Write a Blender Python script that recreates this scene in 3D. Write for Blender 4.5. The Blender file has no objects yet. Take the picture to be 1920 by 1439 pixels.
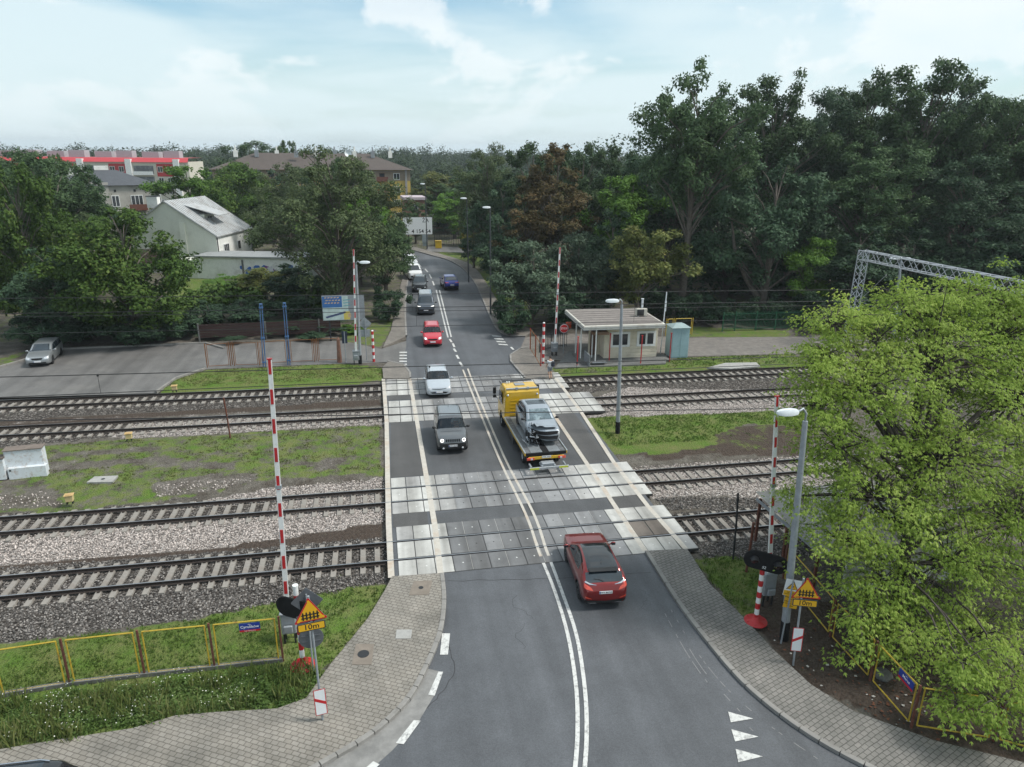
import bpy, bmesh, math, random
from math import sin, cos, pi, radians as R, sqrt, atan2
from mathutils import Vector, Matrix, noise
from mathutils.bvhtree import BVHTree
D = bpy.data
SC = bpy.context.scene
COL = SC.collection
random.seed(7)
# ------------------------------------------------------------------ survey of the place: camera and photo -> ground
PITCH, ROLL, YAW, FPX, CAMH = R(18.1386), R(.5406), R(10.4367), 1330., 16.5524
def _ray(px, py):
    x = (px-960)/FPX; y = -(py-719.5)/FPX
    c, s = cos(ROLL), sin(ROLL)
    x, y = c*x-s*y, s*x+c*y
    fw = cos(PITCH)+y*sin(PITCH); up = -sin(PITCH)+y*cos(PITCH)
    return Vector((x*cos(YAW)+fw*sin(YAW), fw*cos(YAW)-x*sin(YAW), up))
R0 = _ray(960, 719.5); RX = _ray(961, 719.5)-R0; RY = _ray(960, 720.5)-R0
MI = Matrix((R0, RX, RY)).transposed().inverted()
CAM = Vector((0, 0, CAMH))
def proj(v):
    a = MI @ (Vector(v)-CAM)
    return (960+a.y/a.x, 719.5+a.z/a.x) if a.x > .01 else (-9999, -9999)
def G(px, py, z=0.):
    r = _ray(px, py); t = (z-CAMH)/r.z
    return Vector((r.x*t, r.y*t, z))
def at_row(base, py):
    """height above base point at which the photo row py is met"""
    lo, hi = -5., 90.
    for _ in range(40):
        m = (lo+hi)/2
        if proj((base[0], base[1], m))[1] > py: lo = m
        else: hi = m
    return lo
def on_plane_y(px, py, Y):
    r = _ray(px, py); t = Y/r.y
    return CAM+r*t
# ------------------------------------------------------------------ objects
def link(o, parent=None):
    COL.objects.link(o)
    if parent is not None: o.parent = parent
    return o
def tag(o, label=None, cat=None, group=None, kind=None):
    if label: o['label'] = label
    if cat: o['category'] = cat
    if group: o['group'] = group
    if kind: o['kind'] = kind
    return o
def thing(name, label, cat, loc=(0, 0, 0), rz=0., group=None):
    o = D.objects.new(name, None); link(o)
    o.location = loc; o.rotation_euler = (0, 0, rz); o.empty_display_size = .3
    return tag(o, label, cat, group)
def copy_tree(o, parent=None):
    c = o.copy(); link(c)
    if parent is not None: c.parent = parent
    for ch in [x for x in COL.objects if x.parent == o]: copy_tree(ch, c)
    return c
class MB:
    """collects shapes for ONE mesh object"""
    def __init__(s): s.v = []; s.f = []; s.m = []; s.mi = 0; s.sm = []; s.smooth = False
    def mat(s, i): s.mi = i; return s
    def add(s, vs, fs, M=None):
        o = len(s.v)
        for p in vs: s.v.append(tuple(M @ Vector(p)) if M is not None else tuple(p))
        for f in fs: s.f.append([o+i for i in f]); s.m.append(s.mi); s.sm.append(s.smooth)
        return s
    def box(s, c, d, rz=0., M=None, bev=0.):
        x, y, z = d[0]/2, d[1]/2, d[2]/2
        T = Matrix.Translation(c) @ Matrix.Rotation(rz, 4, 'Z')
        if M is not None: T = M @ T
        if bev <= 0:
            vs = [(-x,-y,-z),(x,-y,-z),(x,y,-z),(-x,y,-z),(-x,-y,z),(x,-y,z),(x,y,z),(-x,y,z)]
            return s.add(vs, [(3,2,1,0),(4,5,6,7),(0,1,5,4),(1,2,6,5),(2,3,7,6),(3,0,4,7)], T)
        b = bev; vs = []; 
        ring = lambda ix, iy, zz: [(-x+ix,-y+iy,zz),(x-ix,-y+iy,zz),(x-ix,y-iy,zz),(-x+ix,y-iy,zz)]
        def oct_(ins, zz):
            xx, yy = x-ins, y-ins
            return [(-xx+b,-yy,zz),(xx-b,-yy,zz),(xx,-yy+b,zz),(xx,yy-b,zz),(xx-b,yy,zz),(-xx+b,yy,zz),(-xx,yy-b,zz),(-xx,-yy+b,zz)]
        vs = oct_(b, -z)+oct_(0, -z+b)+oct_(0, z-b)+oct_(b, z)
        fs = [tuple(range(7,-1,-1)), tuple(range(24, 32))]
        for k in range(3):
            for i in range(8): fs.append((k*8+i, k*8+(i+1)%8, k*8+8+(i+1)%8, k*8+8+i))
        return s.add(vs, fs, T)
    def cyl(s, p0, p1, r0, r1=None, n=10, cap=True):
        r1 = r0 if r1 is None else r1
        p0, p1 = Vector(p0), Vector(p1); d = (p1-p0)
        if d.length < 1e-6: return s
        q = d.to_track_quat('Z', 'Y').to_matrix()
        vs = []
        for p, r in ((p0, r0), (p1, r1)):
            for i in range(n):
                a = 2*pi*i/n; vs.append(p+q @ Vector((r*cos(a), r*sin(a), 0)))
        fs = [(i, (i+1) % n, n+(i+1) % n, n+i) for i in range(n)]
        sm = s.smooth; s.smooth = n > 6; s.add(vs, fs); s.smooth = sm
        if cap: s.add(vs, [tuple(range(n-1, -1, -1)), tuple(range(n, 2*n))])
        return s
    def tube(s, pts, rad, n=6, cap=True):
        pts = [Vector(p) for p in pts]
        rad = rad if isinstance(rad, (list, tuple)) else [rad]*len(pts)
        vs = []; up = Vector((0, 0, 1))
        for i, p in enumerate(pts):
            t = (pts[min(i+1, len(pts)-1)]-pts[max(i-1, 0)]).normalized()
            a = t.cross(up)
            if a.length < .15: a = t.cross(Vector((0, 1, 0)))
            a.normalize(); b = a.cross(t)
            for k in range(n):
                an = 2*pi*k/n; vs.append(p+a*rad[i]*cos(an)+b*rad[i]*sin(an))
        fs = [(i*n+k, i*n+(k+1) % n, (i+1)*n+(k+1) % n, (i+1)*n+k) for i in range(len(pts)-1) for k in range(n)]
        sm = s.smooth; s.smooth = True; s.add(vs, fs); s.smooth = sm
        if cap: s.add(vs, [tuple(range(n-1, -1, -1)), tuple(range(len(vs)-n, len(vs)))])
        return s
    def prism(s, poly, z0, z1, M=None):
        n = len(poly); vs = [(p[0], p[1], z0) for p in poly]+[(p[0], p[1], z1) for p in poly]
        a = sum(poly[i][0]*poly[(i+1)%n][1]-poly[(i+1)%n][0]*poly[i][1] for i in range(n))
        fs = [tuple(range(n-1, -1, -1)), tuple(range(n, 2*n))]+[(i, (i+1) % n, n+(i+1) % n, n+i) for i in range(n)]
        if a < 0: fs = [tuple(reversed(f)) for f in fs]
        return s.add(vs, fs, M)
    def lathe(s, prof, n=16, M=None):
        vs = [(r*cos(2*pi*k/n), r*sin(2*pi*k/n), z) for r, z in prof for k in range(n)]
        fs = [(i*n+k, i*n+(k+1) % n, (i+1)*n+(k+1) % n, (i+1)*n+k) for i in range(len(prof)-1) for k in range(n)]
        sm = s.smooth; s.smooth = True; s.add(vs, fs, M); s.smooth = sm
        return s
    def ball(s, c, r, n=10, m=6):
        r = r if isinstance(r, (list, tuple)) else (r, r, r)
        vs = [(c[0]+r[0]*sin(pi*i/m)*cos(2*pi*k/n), c[1]+r[1]*sin(pi*i/m)*sin(2*pi*k/n), c[2]-r[2]*cos(pi*i/m)) for i in range(m+1) for k in range(n)]
        fs = [(i*n+k, i*n+(k+1) % n, (i+1)*n+(k+1) % n, (i+1)*n+k) for i in range(m) for k in range(n)]
        sm = s.smooth; s.smooth = True; s.add(vs, fs); s.smooth = sm
        return s
    def build(s, name, mats, parent=None, **kw):
        me = D.meshes.new(name); me.from_pydata(s.v, [], s.f)
        for m in (mats if isinstance(mats, (list, tuple)) else [mats]): me.materials.append(m)
        me.polygons.foreach_set('material_index', s.m)
        me.polygons.foreach_set('use_smooth', s.sm)
        me.update()
        o = D.objects.new(name, me); link(o, parent)
        return tag(o, **kw)
# ------------------------------------------------------------------ materials
def nn(nt, t, **kw):
    n = nt.nodes.new(t)
    for k, v in kw.items():
        if k in n.inputs.keys() if isinstance(k, str) else False: n.inputs[k].default_value = v
        else: setattr(n, k, v)
    return n
def lk(nt, a, ao, b, bi): nt.links.new(a.outputs[ao], b.inputs[bi])
def newmat(name):
    m = D.materials.new(name); m.use_nodes = True; nt = m.node_tree
    return m, nt, nt.nodes['Principled BSDF']
def rgba(c): return (c[0], c[1], c[2], 1.)
def mat(name, col, rough=.6, metal=0., spec=.5, coat=0., vary=0., vscale=3., dirt=None, dscale=1.2, damt=.4, bump=0., bscale=40., world=False, coat_rough=.03):
    """procedural: base colour, broken up by a fine noise (vary), blotches of a second colour (dirt) and a bump"""
    m, nt, b = newmat(name)
    b.inputs['Roughness'].default_value = rough; b.inputs['Metallic'].default_value = metal
    b.inputs['Specular IOR Level'].default_value = spec; b.inputs['Coat Weight'].default_value = coat
    b.inputs['Coat Roughness'].default_value = coat_rough
    b.inputs['Base Color'].default_value = rgba(col)
    if world: src = nn(nt, 'ShaderNodeNewGeometry'); so = 'Position'
    else: src = nn(nt, 'ShaderNodeTexCoord'); so = 'Object'
    cur = None
    if vary > 0:
        n = nn(nt, 'ShaderNodeTexNoise'); n.inputs['Scale'].default_value = vscale; n.inputs['Detail'].default_value = 6
        n.inputs['Roughness'].default_value = .65
        lk(nt, src, so, n, 'Vector')
        r = nn(nt, 'ShaderNodeValToRGB'); r.color_ramp.elements[0].position = .3; r.color_ramp.elements[1].position = .7
        r.color_ramp.elements[0].color = rgba([x*(1-vary) for x in col]); r.color_ramp.elements[1].color = rgba([min(1, x*(1+vary)) for x in col])
        lk(nt, n, 'Fac', r, 'Fac'); cur = r
    if dirt is not None:
        n = nn(nt, 'ShaderNodeTexNoise'); n.inputs['Scale'].default_value = dscale; n.inputs['Detail'].default_value = 8
        n.inputs['Roughness'].default_value = .7
        lk(nt, src, so, n, 'Vector')
        r = nn(nt, 'ShaderNodeValToRGB'); r.color_ramp.elements[0].position = .5; r.color_ramp.elements[1].position = .68
        r.color_ramp.elements[0].color = (0, 0, 0, 1); r.color_ramp.elements[1].color = (damt,)*3+(1,)
        lk(nt, n, 'Fac', r, 'Fac')
        mx = nn(nt, 'ShaderNodeMixRGB'); lk(nt, r, 'Color', mx, 'Fac')
        mx.inputs['Color1'].default_value = rgba(col); mx.inputs['Color2'].default_value = rgba(dirt)
        if cur: lk(nt, cur, 'Color', mx, 'Color1')
        cur = mx
    if cur: lk(nt, cur, 'Color', b, 'Base Color')
    if bump > 0:
        n = nn(nt, 'ShaderNodeTexNoise'); n.inputs['Scale'].default_value = bscale; n.inputs['Detail'].default_value = 4
        lk(nt, src, so, n, 'Vector')
        bp = nn(nt, 'ShaderNodeBump'); bp.inputs['Strength'].default_value = bump; bp.inputs['Distance'].default_value = .02
        lk(nt, n, 'Fac', bp, 'Height'); lk(nt, bp, 'Normal', b, 'Normal')
    return m
def leafmat(name, c0, c1, c2=None, trans=.25, rough=.55, hue=.0):
    """leaf colours spread leaf by leaf (random per island) with large soft patches"""
    m, nt, b = newmat(name)
    g = nn(nt, 'ShaderNodeNewGeometry'); tc = nn(nt, 'ShaderNodeTexCoord')
    n = nn(nt, 'ShaderNodeTexNoise'); n.inputs['Scale'].default_value = .35; n.inputs['Detail'].default_value = 3
    lk(nt, tc, 'Object', n, 'Vector')
    oi = nn(nt, 'ShaderNodeObjectInfo')
    a = nn(nt, 'ShaderNodeMath', operation='MULTIPLY'); a.inputs[1].default_value = .55; lk(nt, g, 'Random Per Island', a, 0)
    a2 = nn(nt, 'ShaderNodeMath', operation='MULTIPLY_ADD'); a2.inputs[1].default_value = 1.3; a2.inputs[2].default_value = -.45; lk(nt, n, 'Fac', a2, 0)
    s = nn(nt, 'ShaderNodeMath', operation='ADD', use_clamp=True); lk(nt, a, 0, s, 0); lk(nt, a2, 0, s, 1)
    r = nn(nt, 'ShaderNodeValToRGB'); r.color_ramp.elements[0].color = rgba(c0); r.color_ramp.elements[1].color = rgba(c1)
    if c2:
        r.color_ramp.elements[1].position = .6
        e = r.color_ramp.elements.new(1.); e.color = rgba(c2)
    lk(nt, s, 0, r, 'Fac')
    hs = nn(nt, 'ShaderNodeHueSaturation')
    mr = nn(nt, 'ShaderNodeMapRange'); mr.inputs['To Min'].default_value = .8; mr.inputs['To Max'].default_value = 1.2
    lk(nt, oi, 'Random', mr, 'Value'); lk(nt, mr, 'Result', hs, 'Value'); lk(nt, r, 'Color', hs, 'Color')
    b.inputs['Roughness'].default_value = rough; b.inputs['Specular IOR Level'].default_value = .12
    lk(nt, hs, 'Color', b, 'Base Color')
    t = nn(nt, 'ShaderNodeBsdfTranslucent'); lk(nt, hs, 'Color', t, 'Color')
    mx = nn(nt, 'ShaderNodeMixShader'); mx.inputs[0].default_value = trans
    lk(nt, b, 0, mx, 1); lk(nt, t, 0, mx, 2)
    lk(nt, mx, 0, nt.nodes['Material Output'], 'Surface')
    return m
def glassmat(name, col=(.016, .024, .032), rough=.06):
    return mat(name, col, rough=rough, spec=1., vary=.3, vscale=1.5)
M = dict(
 steel=mat('galvanised steel', (.33, .36, .39), .5, .35, vary=.15, vscale=5, dirt=(.2, .19, .18), damt=.4),
 grey_paint=mat('grey paint', (.24, .26, .28), .55, vary=.12, vscale=4, dirt=(.12, .11, .1), damt=.3),
 dark_metal=mat('dark metal', (.03, .032, .035), .5, .3, vary=.2),
 black=mat('black plastic', (.012, .012, .013), .5, vary=.2),
 matte_black=mat('matte black', (.015, .015, .016), .85, spec=.2, vary=.2),
 rubber=mat('tyre rubber', (.02, .02, .021), .85, vary=.25, vscale=20),
 alloy=mat('alloy rim', (.35, .36, .38), .3, .7, vary=.1),
 white_paint=mat('white paint', (.72, .73, .72), .5, vary=.06, vscale=4, dirt=(.45, .42, .38), damt=.35, dscale=3),
 red_paint=mat('red paint', (.45, .018, .022), .45, vary=.12, vscale=4, dirt=(.25, .03, .03), damt=.4),
 rust=mat('rusty steel', (.13, .045, .028), .8, vary=.35, vscale=9, dirt=(.05, .03, .025), damt=.7, dscale=6),
 yellow_rail=mat('faded yellow paint', (.45, .32, .03), .6, vary=.15, vscale=5, dirt=(.16, .08, .03), damt=.8, dscale=5),
 orange_rail=mat('faded orange paint', (.22, .085, .025), .7, vary=.25, vscale=5, dirt=(.14, .06, .03), damt=.7, dscale=4),
 yellow_sign=mat('yellow sign sheet', (.72, .40, .015), .4, vary=.05, vscale=5),
 white_sign=mat('white sign sheet', (.75, .77, .78), .4, vary=.05, vscale=5),
 blue_sign=mat('blue enamel', (.018, .045, .26), .35, vary=.1),
 red_sign=mat('red sign sheet', (.5, .015, .02), .4, vary=.08),
 sign_back=mat('sign back aluminium', (.13, .14, .155), .5, .3, vary=.15, dirt=(.08, .08, .08), damt=.4),
 blue_paint=mat('blue paint', (.06, .14, .30), .55, vary=.2, vscale=4, dirt=(.12, .1, .12), damt=.5, dscale=3),
 concrete=mat('concrete', (.33, .325, .31), .85, vary=.14, vscale=6, dirt=(.18, .17, .15), damt=.5, dscale=2, bump=.3, bscale=60),
 dark_concrete=mat('dark concrete', (.14, .14, .135), .9, vary=.2, vscale=6, dirt=(.07, .07, .06), damt=.6, dscale=2, bump=.3),
 glass=glassmat('dark glass'),
 window=glassmat('window pane', (.03, .035, .04), .06),
 chrome=mat('chrome', (.6, .6, .62), .15, 1., vary=.05),
 lamp_white=mat('lamp housing', (.66, .70, .72), .4, vary=.06, vscale=4),
 plate=mat('number plate', (.72, .73, .74), .4, vary=.03),
 ink=mat('black lettering', (.01, .01, .011), .6, vary=.1),
 white_ink=mat('white lettering', (.8, .8, .8), .5, vary=.03),
 bark=mat('bark', (.125, .105, .088), .95, vary=.35, vscale=5, dirt=(.05, .055, .04), damt=.6, dscale=2, bump=.8, bscale=14),
 wire=mat('wire', (.03, .03, .032), .5, .4, vary=.1),
)
def text_into(mb, s, size, M4, mi, depth=.002):
    """flat lettering as mesh faces, centred, lying in the local XY plane of M4"""
    cu = D.curves.new('lettering', 'FONT'); cu.body = s; cu.size = size; cu.align_x = 'CENTER'; cu.align_y = 'CENTER'
    cu.resolution_u = 2; cu.offset = size*.012
    o = D.objects.new('lettering', cu); COL.objects.link(o)
    dg = bpy.context.evaluated_depsgraph_get(); me = D.meshes.new_from_object(o.evaluated_get(dg))
    k = mb.mi; mb.mi = mi
    mb.add([v.co for v in me.vertices], [list(p.vertices) for p in me.polygons], M4)
    mb.mi = k
    D.objects.remove(o); D.curves.remove(cu); D.meshes.remove(me)
def face_to(p, yaw, tilt=0., roll=0.):
    """frame whose local +Z looks along -Y rotated by yaw (so XY is the sign's face, X to the viewer's right)"""
    return Matrix.Translation(p) @ Matrix.Rotation(yaw, 4, 'Z') @ Matrix.Rotation(R(90)+tilt, 4, 'X') @ Matrix.Rotation(roll, 4, 'Z')
def inside(poly, x, y):
    c = False; j = len(poly)-1
    for i in range(len(poly)):
        xi, yi = poly[i]; xj, yj = poly[j]
        if (yi > y) != (yj > y) and x < (xj-xi)*(y-yi)/(yj-yi)+xi: c = not c
        j = i
    return c
def densify(pts, step, closed=False):
    out = []; n = len(pts)
    for i in range(n if closed else n-1):
        a, b = Vector(pts[i]), Vector(pts[(i+1) % n]); k = max(1, int((b-a).length/step))
        for q in range(k): out.append(a.lerp(b, q/k))
    if not closed: out.append(Vector(pts[-1]))
    return out
def smooth_path(pts, k=6):
    """Catmull-Rom through the points"""
    P = [Vector(p) for p in pts]; P = [P[0]*2-P[1]]+P+[P[-1]*2-P[-2]]; out = []
    for i in range(1, len(P)-2):
        for q in range(k):
            t = q/k; a, b, c, d = P[i-1], P[i], P[i+1], P[i+2]
            out.append(.5*((2*b)+(c-a)*t+(2*a-5*b+4*c-d)*t*t+(3*b-a-3*c+d)*t**3))
    out.append(P[-2]); return out
def ribbon(mb, path, w, z, wl=None):
    """flat strip of width w along a ground path"""
    path = [Vector(p) for p in path]; vs = []
    for i, p in enumerate(path):
        t = (path[min(i+1, len(path)-1)]-path[max(i-1, 0)]); t.z = 0; t.normalize(); n = Vector((-t.y, t.x, 0))
        vs += [(p.x+n.x*w/2, p.y+n.y*w/2, z), (p.x-n.x*w/2, p.y-n.y*w/2, z)]
    mb.add(vs, [(2*i+1, 2*i+3, 2*i+2, 2*i) for i in range(len(path)-1)])
def sheet(mb, poly, z):
    """horizontal polygon, triangulated"""
    from mathutils.geometry import tessellate_polygon
    vs = [Vector((p[0], p[1], z)) for p in poly]
    tr = tessellate_polygon([vs]); fs = []
    for t in tr:
        a, b, c = (vs[i] for i in t)
        fs.append(t if (b-a).cross(c-a).z > 0 else (t[0], t[2], t[1]))
    mb.add(vs, fs)
# ================================================================== GROUND
TRACK_PX = [((0, 1101.5), (1300, 984.5)), ((0, 985.5), (1300, 888.5)), ((0, 810), (1300, 744.5)), ((0, 759), (1300, 703))]
TRACKS = []                                     # (Y at X=0, slope)
for a, b in TRACK_PX:
    p, q = G(*a), G(*b); s = (q.y-p.y)/(q.x-p.x); TRACKS.append((p.y-s*p.x, s))
def ty(i, x): return TRACKS[i][0]+TRACKS[i][1]*x
def sstep(a, b, x):
    t = max(0., min(1., (x-a)/(b-a))); return t*t*(3-2*t)
def ground_z(x, y):
    dip = sstep(23.2, 24.6, y)*(1-sstep(34.6, 36., y)) + sstep(42., 43., y)*(1-sstep(51.6, 52.6, y))
    return -.19*dip
GRASS = [  # photo outlines of the grassy patches and how dense each is
 ([(-300, 850), (0, 838), (240, 818), (480, 803), (715, 790), (722, 890), (600, 893), (470, 905), (330, 930), (150, 950), (-300, 975)], .58),
 ([(295, 738), (330, 712), (385, 694), (640, 682), (722, 690), (720, 713), (500, 726)], .95),
 ([(1095, 785), (1300, 766), (1520, 758), (1520, 800), (1400, 795), (1340, 815), (1345, 835), (1250, 850), (1150, 850)], .95),
 ([(1340, 800), (1520, 795), (1520, 835), (1300, 848)], .3),
 ([(1035, 690), (1240, 684), (1260, 672), (1490, 664), (1520, 684), (1045, 704)], .72),
 ([(-300, 1250), (0, 1208), (300, 1168), (480, 1130), (560, 1112), (725, 1085), (735, 1092), (700, 1155), (640, 1225), (600, 1262), (0, 1320), (-300, 1360)], .88),
 ([(-400, 1350), (0, 1305), (560, 1245), (625, 1250), (590, 1310), (540, 1335), (250, 1372), (0, 1418), (-400, 1460)], .75),
 ([(1295, 1038), (1395, 1038), (1430, 1075), (1418, 1150), (1390, 1150), (1330, 1090)], .85),
 ([(640, 620), (745, 595), (735, 620), (715, 652), (640, 640)], .6),
 ([(880, 515), (918, 545), (965, 606), (1000, 615), (980, 540), (930, 500)], .9),
 ([(800, 474), (905, 500), (990, 500), (880, 465)], .8),
 ([(795, 464), (905, 462), (905, 455), (795, 455)], .8),
 ([(-300, 690), (0, 672), (50, 658), (0, 700), (-300, 730)], .6),
 ([(1480, 620), (1290, 612), (1290, 632), (1480, 634)], .7),
 ([(300, 560), (340, 490), (420, 520), (400, 560)], .9),
]
PALE = [
 ([(-300, 1010), (0, 1003), (350, 972), (721, 944), (721, 972), (500, 1008), (250, 1035), (0, 1052), (-300, 1065)], 1.),
 ([(300, 948), (480, 915), (600, 902), (721, 893), (721, 917), (330, 952)], .9), ([(520, 930), (721, 918), (721, 944), (480, 962)], .6),
 ([(250, 786), (721, 762), (721, 790), (560, 800), (350, 812), (200, 818)], .8), ([(0, 794), (250, 780), (721, 764), (721, 757), (0, 785)], .4),
 ([(1080, 752), (1180, 722), (1300, 726), (1520, 728), (1520, 770), (1110, 783)], .95),
 ([(1170, 872), (1500, 850), (1600, 850), (1600, 935), (1300, 925), (1220, 930), (1195, 900)], .85),
 ([(1200, 1010), (1500, 985), (1500, 1030), (1300, 1035)], .35),
 ([(88, 868), (300, 858), (440, 868), (440, 879), (250, 872), (92, 882)], .3), ([(285, 908), (400, 888), (485, 890), (470, 902), (390, 918), (290, 928)], .36), ([(560, 870), (640, 858), (660, 868), (600, 884)], .3), ([(100, 850), (300, 838), (300, 846), (100, 858)], .25), ([(0, 900), (80, 905), (120, 940), (0, 950)], .25),
]
DARK = [
 ([(-300, 1090), (0, 1058), (330, 1035), (725, 1000), (725, 1085), (560, 1112), (480, 1130), (300, 1165), (-300, 1240)], 1.),
 ([(-300, 985), (0, 970), (721, 918), (721, 944), (0, 1003), (-300, 1015)], .8), ([(0, 955), (300, 930), (480, 915), (0, 972)], .7),
 ([(-300, 765), (0, 750), (715, 720), (715, 745), (0, 785), (-300, 800)], .8),
 ([(-300, 815), (0, 804), (250, 790), (250, 812), (0, 835), (-300, 845)], .8),
 ([(1045, 704), (1520, 684), (1520, 728), (1300, 726), (1180, 722), (1070, 738)], .95),
 ([(1240, 960), (1520, 930), (1520, 1040), (1300, 1035)], 1.), ([(1220, 920), (1520, 915), (1520, 945), (1250, 950)], .7),
]
BROWN = [
 ([(-300, 1066), (0, 1052), (250, 1035), (500, 1008), (721, 972), (721, 1003), (330, 1040), (0, 1064), (-300, 1085)], 1.), ([(-300, 800), (0, 783), (715, 744), (721, 756), (0, 795), (-300, 812)], .8), ([(-300, 760), (0, 746), (295, 738), (500, 727), (720, 714), (720, 722), (0, 756), (-300, 770)], .7), ([(600, 905), (721, 893), (721, 905)], .5), ([(1345, 800), (1520, 795), (1520, 850), (1330, 850), (1230, 860), (1180, 850), (1310, 835)], .75), ([(1400, 1100), (1440, 1080), (1600, 1150), (2000, 1300), (2000, 1460), (1750, 1395), (1520, 1290), (1430, 1190)], .9)]
def axis(lo, hi, st, far):
    a = []; x = lo
    while x <= hi: a.append(x); x += st
    s = st; l = []; x = lo
    while x > -far: s *= 1.22; x -= s; l.append(x)
    s = st; x = a[-1]; r = []
    while x < far: s *= 1.22; x += s; r.append(x)
    return l[::-1]+a+r
def splat(x, y):
    """how much grass, pale stones, dark stones lie here (0..1)"""
    if y < 9: return (.3, 0, 0, 0)
    u, v = proj((x, y, 0))
    if u < -310 or u > 1980: return (.45, 0, .25 if 24 < y < 53 else 0, 0)
    g = p = d = 0.
    for po, w in GRASS:
        if inside(po, u, v): g = max(g, w)
    for po, w in PALE:
        if inside(po, u, v): p = max(p, w)
    for po, w in DARK:
        if inside(po, u, v): d = max(d, w)
    if p: d *= 1-p
    if g: d *= .3
    if p and g: g = max(0., g-p*1.3)
    if y > 68 and not g: g = .35
    br = max([0.]+[w for po, w in BROWN if inside(po, u, v)])
    return (g, p, d, br)
def build_ground():
    xs = axis(-40, 46, .33, 1800); ys = axis(11, 76, .33, 2600); nx, ny = len(xs), len(ys)
    vs, cols = [], []
    for y in ys:
        for x in xs:
            g, p, d, br = splat(x, y)
            n = noise.noise((x*.7, y*.7, 0))*.5+noise.noise((x*2.3, y*2.3, 3))*.3
            amp = .05*g if y < 80 else 0.
            if p > .3 or d > .3: amp = .05
            road = -.6 < x < 14 and 9 < y < 140
            z = ground_z(x, y)+(n*amp if not road else -.03)
            if x > 15 and 36 < y < 42 or x < -.6 and 36.5 < y < 42: z += .02*n
            vs.append((x, y, z)); cols.append((g, p, d, br))
    fs = [(j*nx+i, j*nx+i+1, (j+1)*nx+i+1, (j+1)*nx+i) for j in range(ny-1) for i in range(nx-1)]
    me = D.meshes.new('ground'); me.from_pydata(vs, [], fs)
    ca = me.color_attributes.new('surface', 'FLOAT_COLOR', 'POINT')
    ca.data.foreach_set('color', [c for q in cols for c in q])
    me.polygons.foreach_set('use_smooth', [True]*len(fs))
    me.materials.append(ground_mat()); me.update()
    o = D.objects.new('ground', me); link(o); tag(o, kind='structure')
    return o
def ground_mat():
    m, nt, b = newmat('earth, grass and ballast')
    L = nt.links.new
    at = nn(nt, 'ShaderNodeAttribute'); at.attribute_name = 'surface'
    sp = nn(nt, 'ShaderNodeSeparateColor'); L(at.outputs['Color'], sp.inputs[0])
    ge = nn(nt, 'ShaderNodeNewGeometry')
    def noi(sc, det=6, ro=.65):
        n = nn(nt, 'ShaderNodeTexNoise'); n.inputs['Scale'].default_value = sc; n.inputs['Detail'].default_value = det; n.inputs['Roughness'].default_value = ro
        L(ge.outputs['Position'], n.inputs['Vector']); return n
    def ramp(fac, *st):
        r = nn(nt, 'ShaderNodeValToRGB'); e = r.color_ramp.elements
        while len(e) < len(st): e.new(.5)
        for k, (p, c) in enumerate(st): e[k].position = p; e[k].color = rgba(c)
        L(fac, r.inputs['Fac']); return r.outputs['Color']
    def mask(chan, n, gain=.9, soft=.22):
        a = nn(nt, 'ShaderNodeMath', operation='SUBTRACT'); a.inputs[1].default_value = .5; L(n.outputs['Fac'], a.inputs[0])
        k = nn(nt, 'ShaderNodeMath', operation='MULTIPLY_ADD'); k.inputs[1].default_value = gain*2.4; L(a.outputs[0], k.inputs[0]); L(chan, k.inputs[2])
        r = nn(nt, 'ShaderNodeMapRange', interpolation_type='SMOOTHSTEP'); r.inputs['From Min'].default_value = .5-soft; r.inputs['From Max'].default_value = .5+soft
        L(k.outputs[0], r.inputs['Value']); return r.outputs['Result']
    def mix(f, a, b_):
        x = nn(nt, 'ShaderNodeMixRGB'); L(f, x.inputs['Fac']); L(a, x.inputs['Color1']); L(b_, x.inputs['Color2']); return x.outputs['Color']
    n1, n2, n3 = noi(.9, 8), noi(6, 6, .7), noi(26, 3)
    dirt = mix(ramp(n1.outputs['Fac'], (.35, (0, 0, 0)), (.65, (1, 1, 1))), ramp(n2.outputs['Fac'], (.3, (.045, .036, .028)), (.7, (.10, .085, .07))), ramp(n2.outputs['Fac'], (.3, (.10, .092, .078)), (.7, (.19, .175, .15))))
    grass = mix(ramp(n1.outputs['Fac'], (.35, (0, 0, 0)), (.68, (1, 1, 1))), ramp(n3.outputs['Fac'], (.3, (.05, .095, .012)), (.7, (.11, .20, .03))), ramp(n3.outputs['Fac'], (.3, (.10, .11, .035)), (.7, (.19, .19, .075))))
    vo = nn(nt, 'ShaderNodeTexVoronoi'); vo.inputs['Scale'].default_value = 11; L(ge.outputs['Position'], vo.inputs['Vector'])
    vc = nn(nt, 'ShaderNodeSeparateColor'); L(vo.outputs['Color'], vc.inputs[0])
    ed = ramp(vo.outputs['Distance'], (.25, (1, 1, 1)), (.75, (.25, .25, .25)))
    def stones(*st):
        x = nn(nt, 'ShaderNodeMixRGB', blend_type='MULTIPLY'); x.inputs['Fac'].default_value = 1
        L(ramp(vc.outputs[0], *st), x.inputs['Color1']); L(ed, x.inputs['Color2']); return x.outputs['Color']
    pale = stones((.0, (.19, .16, .142)), (.3, (.36, .315, .285)), (.75, (.49, .44, .405)), (1., (.62, .575, .54)))
    dark = stones((.0, (.05, .042, .036)), (.55, (.125, .11, .098)), (.85, (.20, .18, .163)), (1., (.36, .33, .305)))
    brown = ramp(n2.outputs['Fac'], (.3, (.040, .029, .023)), (.7, (.088, .068, .054)))
    dirt = mix(mask(at.outputs['Alpha'], noi(1.5, 8, .7), .45), dirt, brown)
    c = mix(mask(sp.outputs[2], noi(1.7, 7), .5), dirt, dark)
    c = mix(mask(sp.outputs[1], noi(1.3, 9, .75), .6), c, pale)
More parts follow.
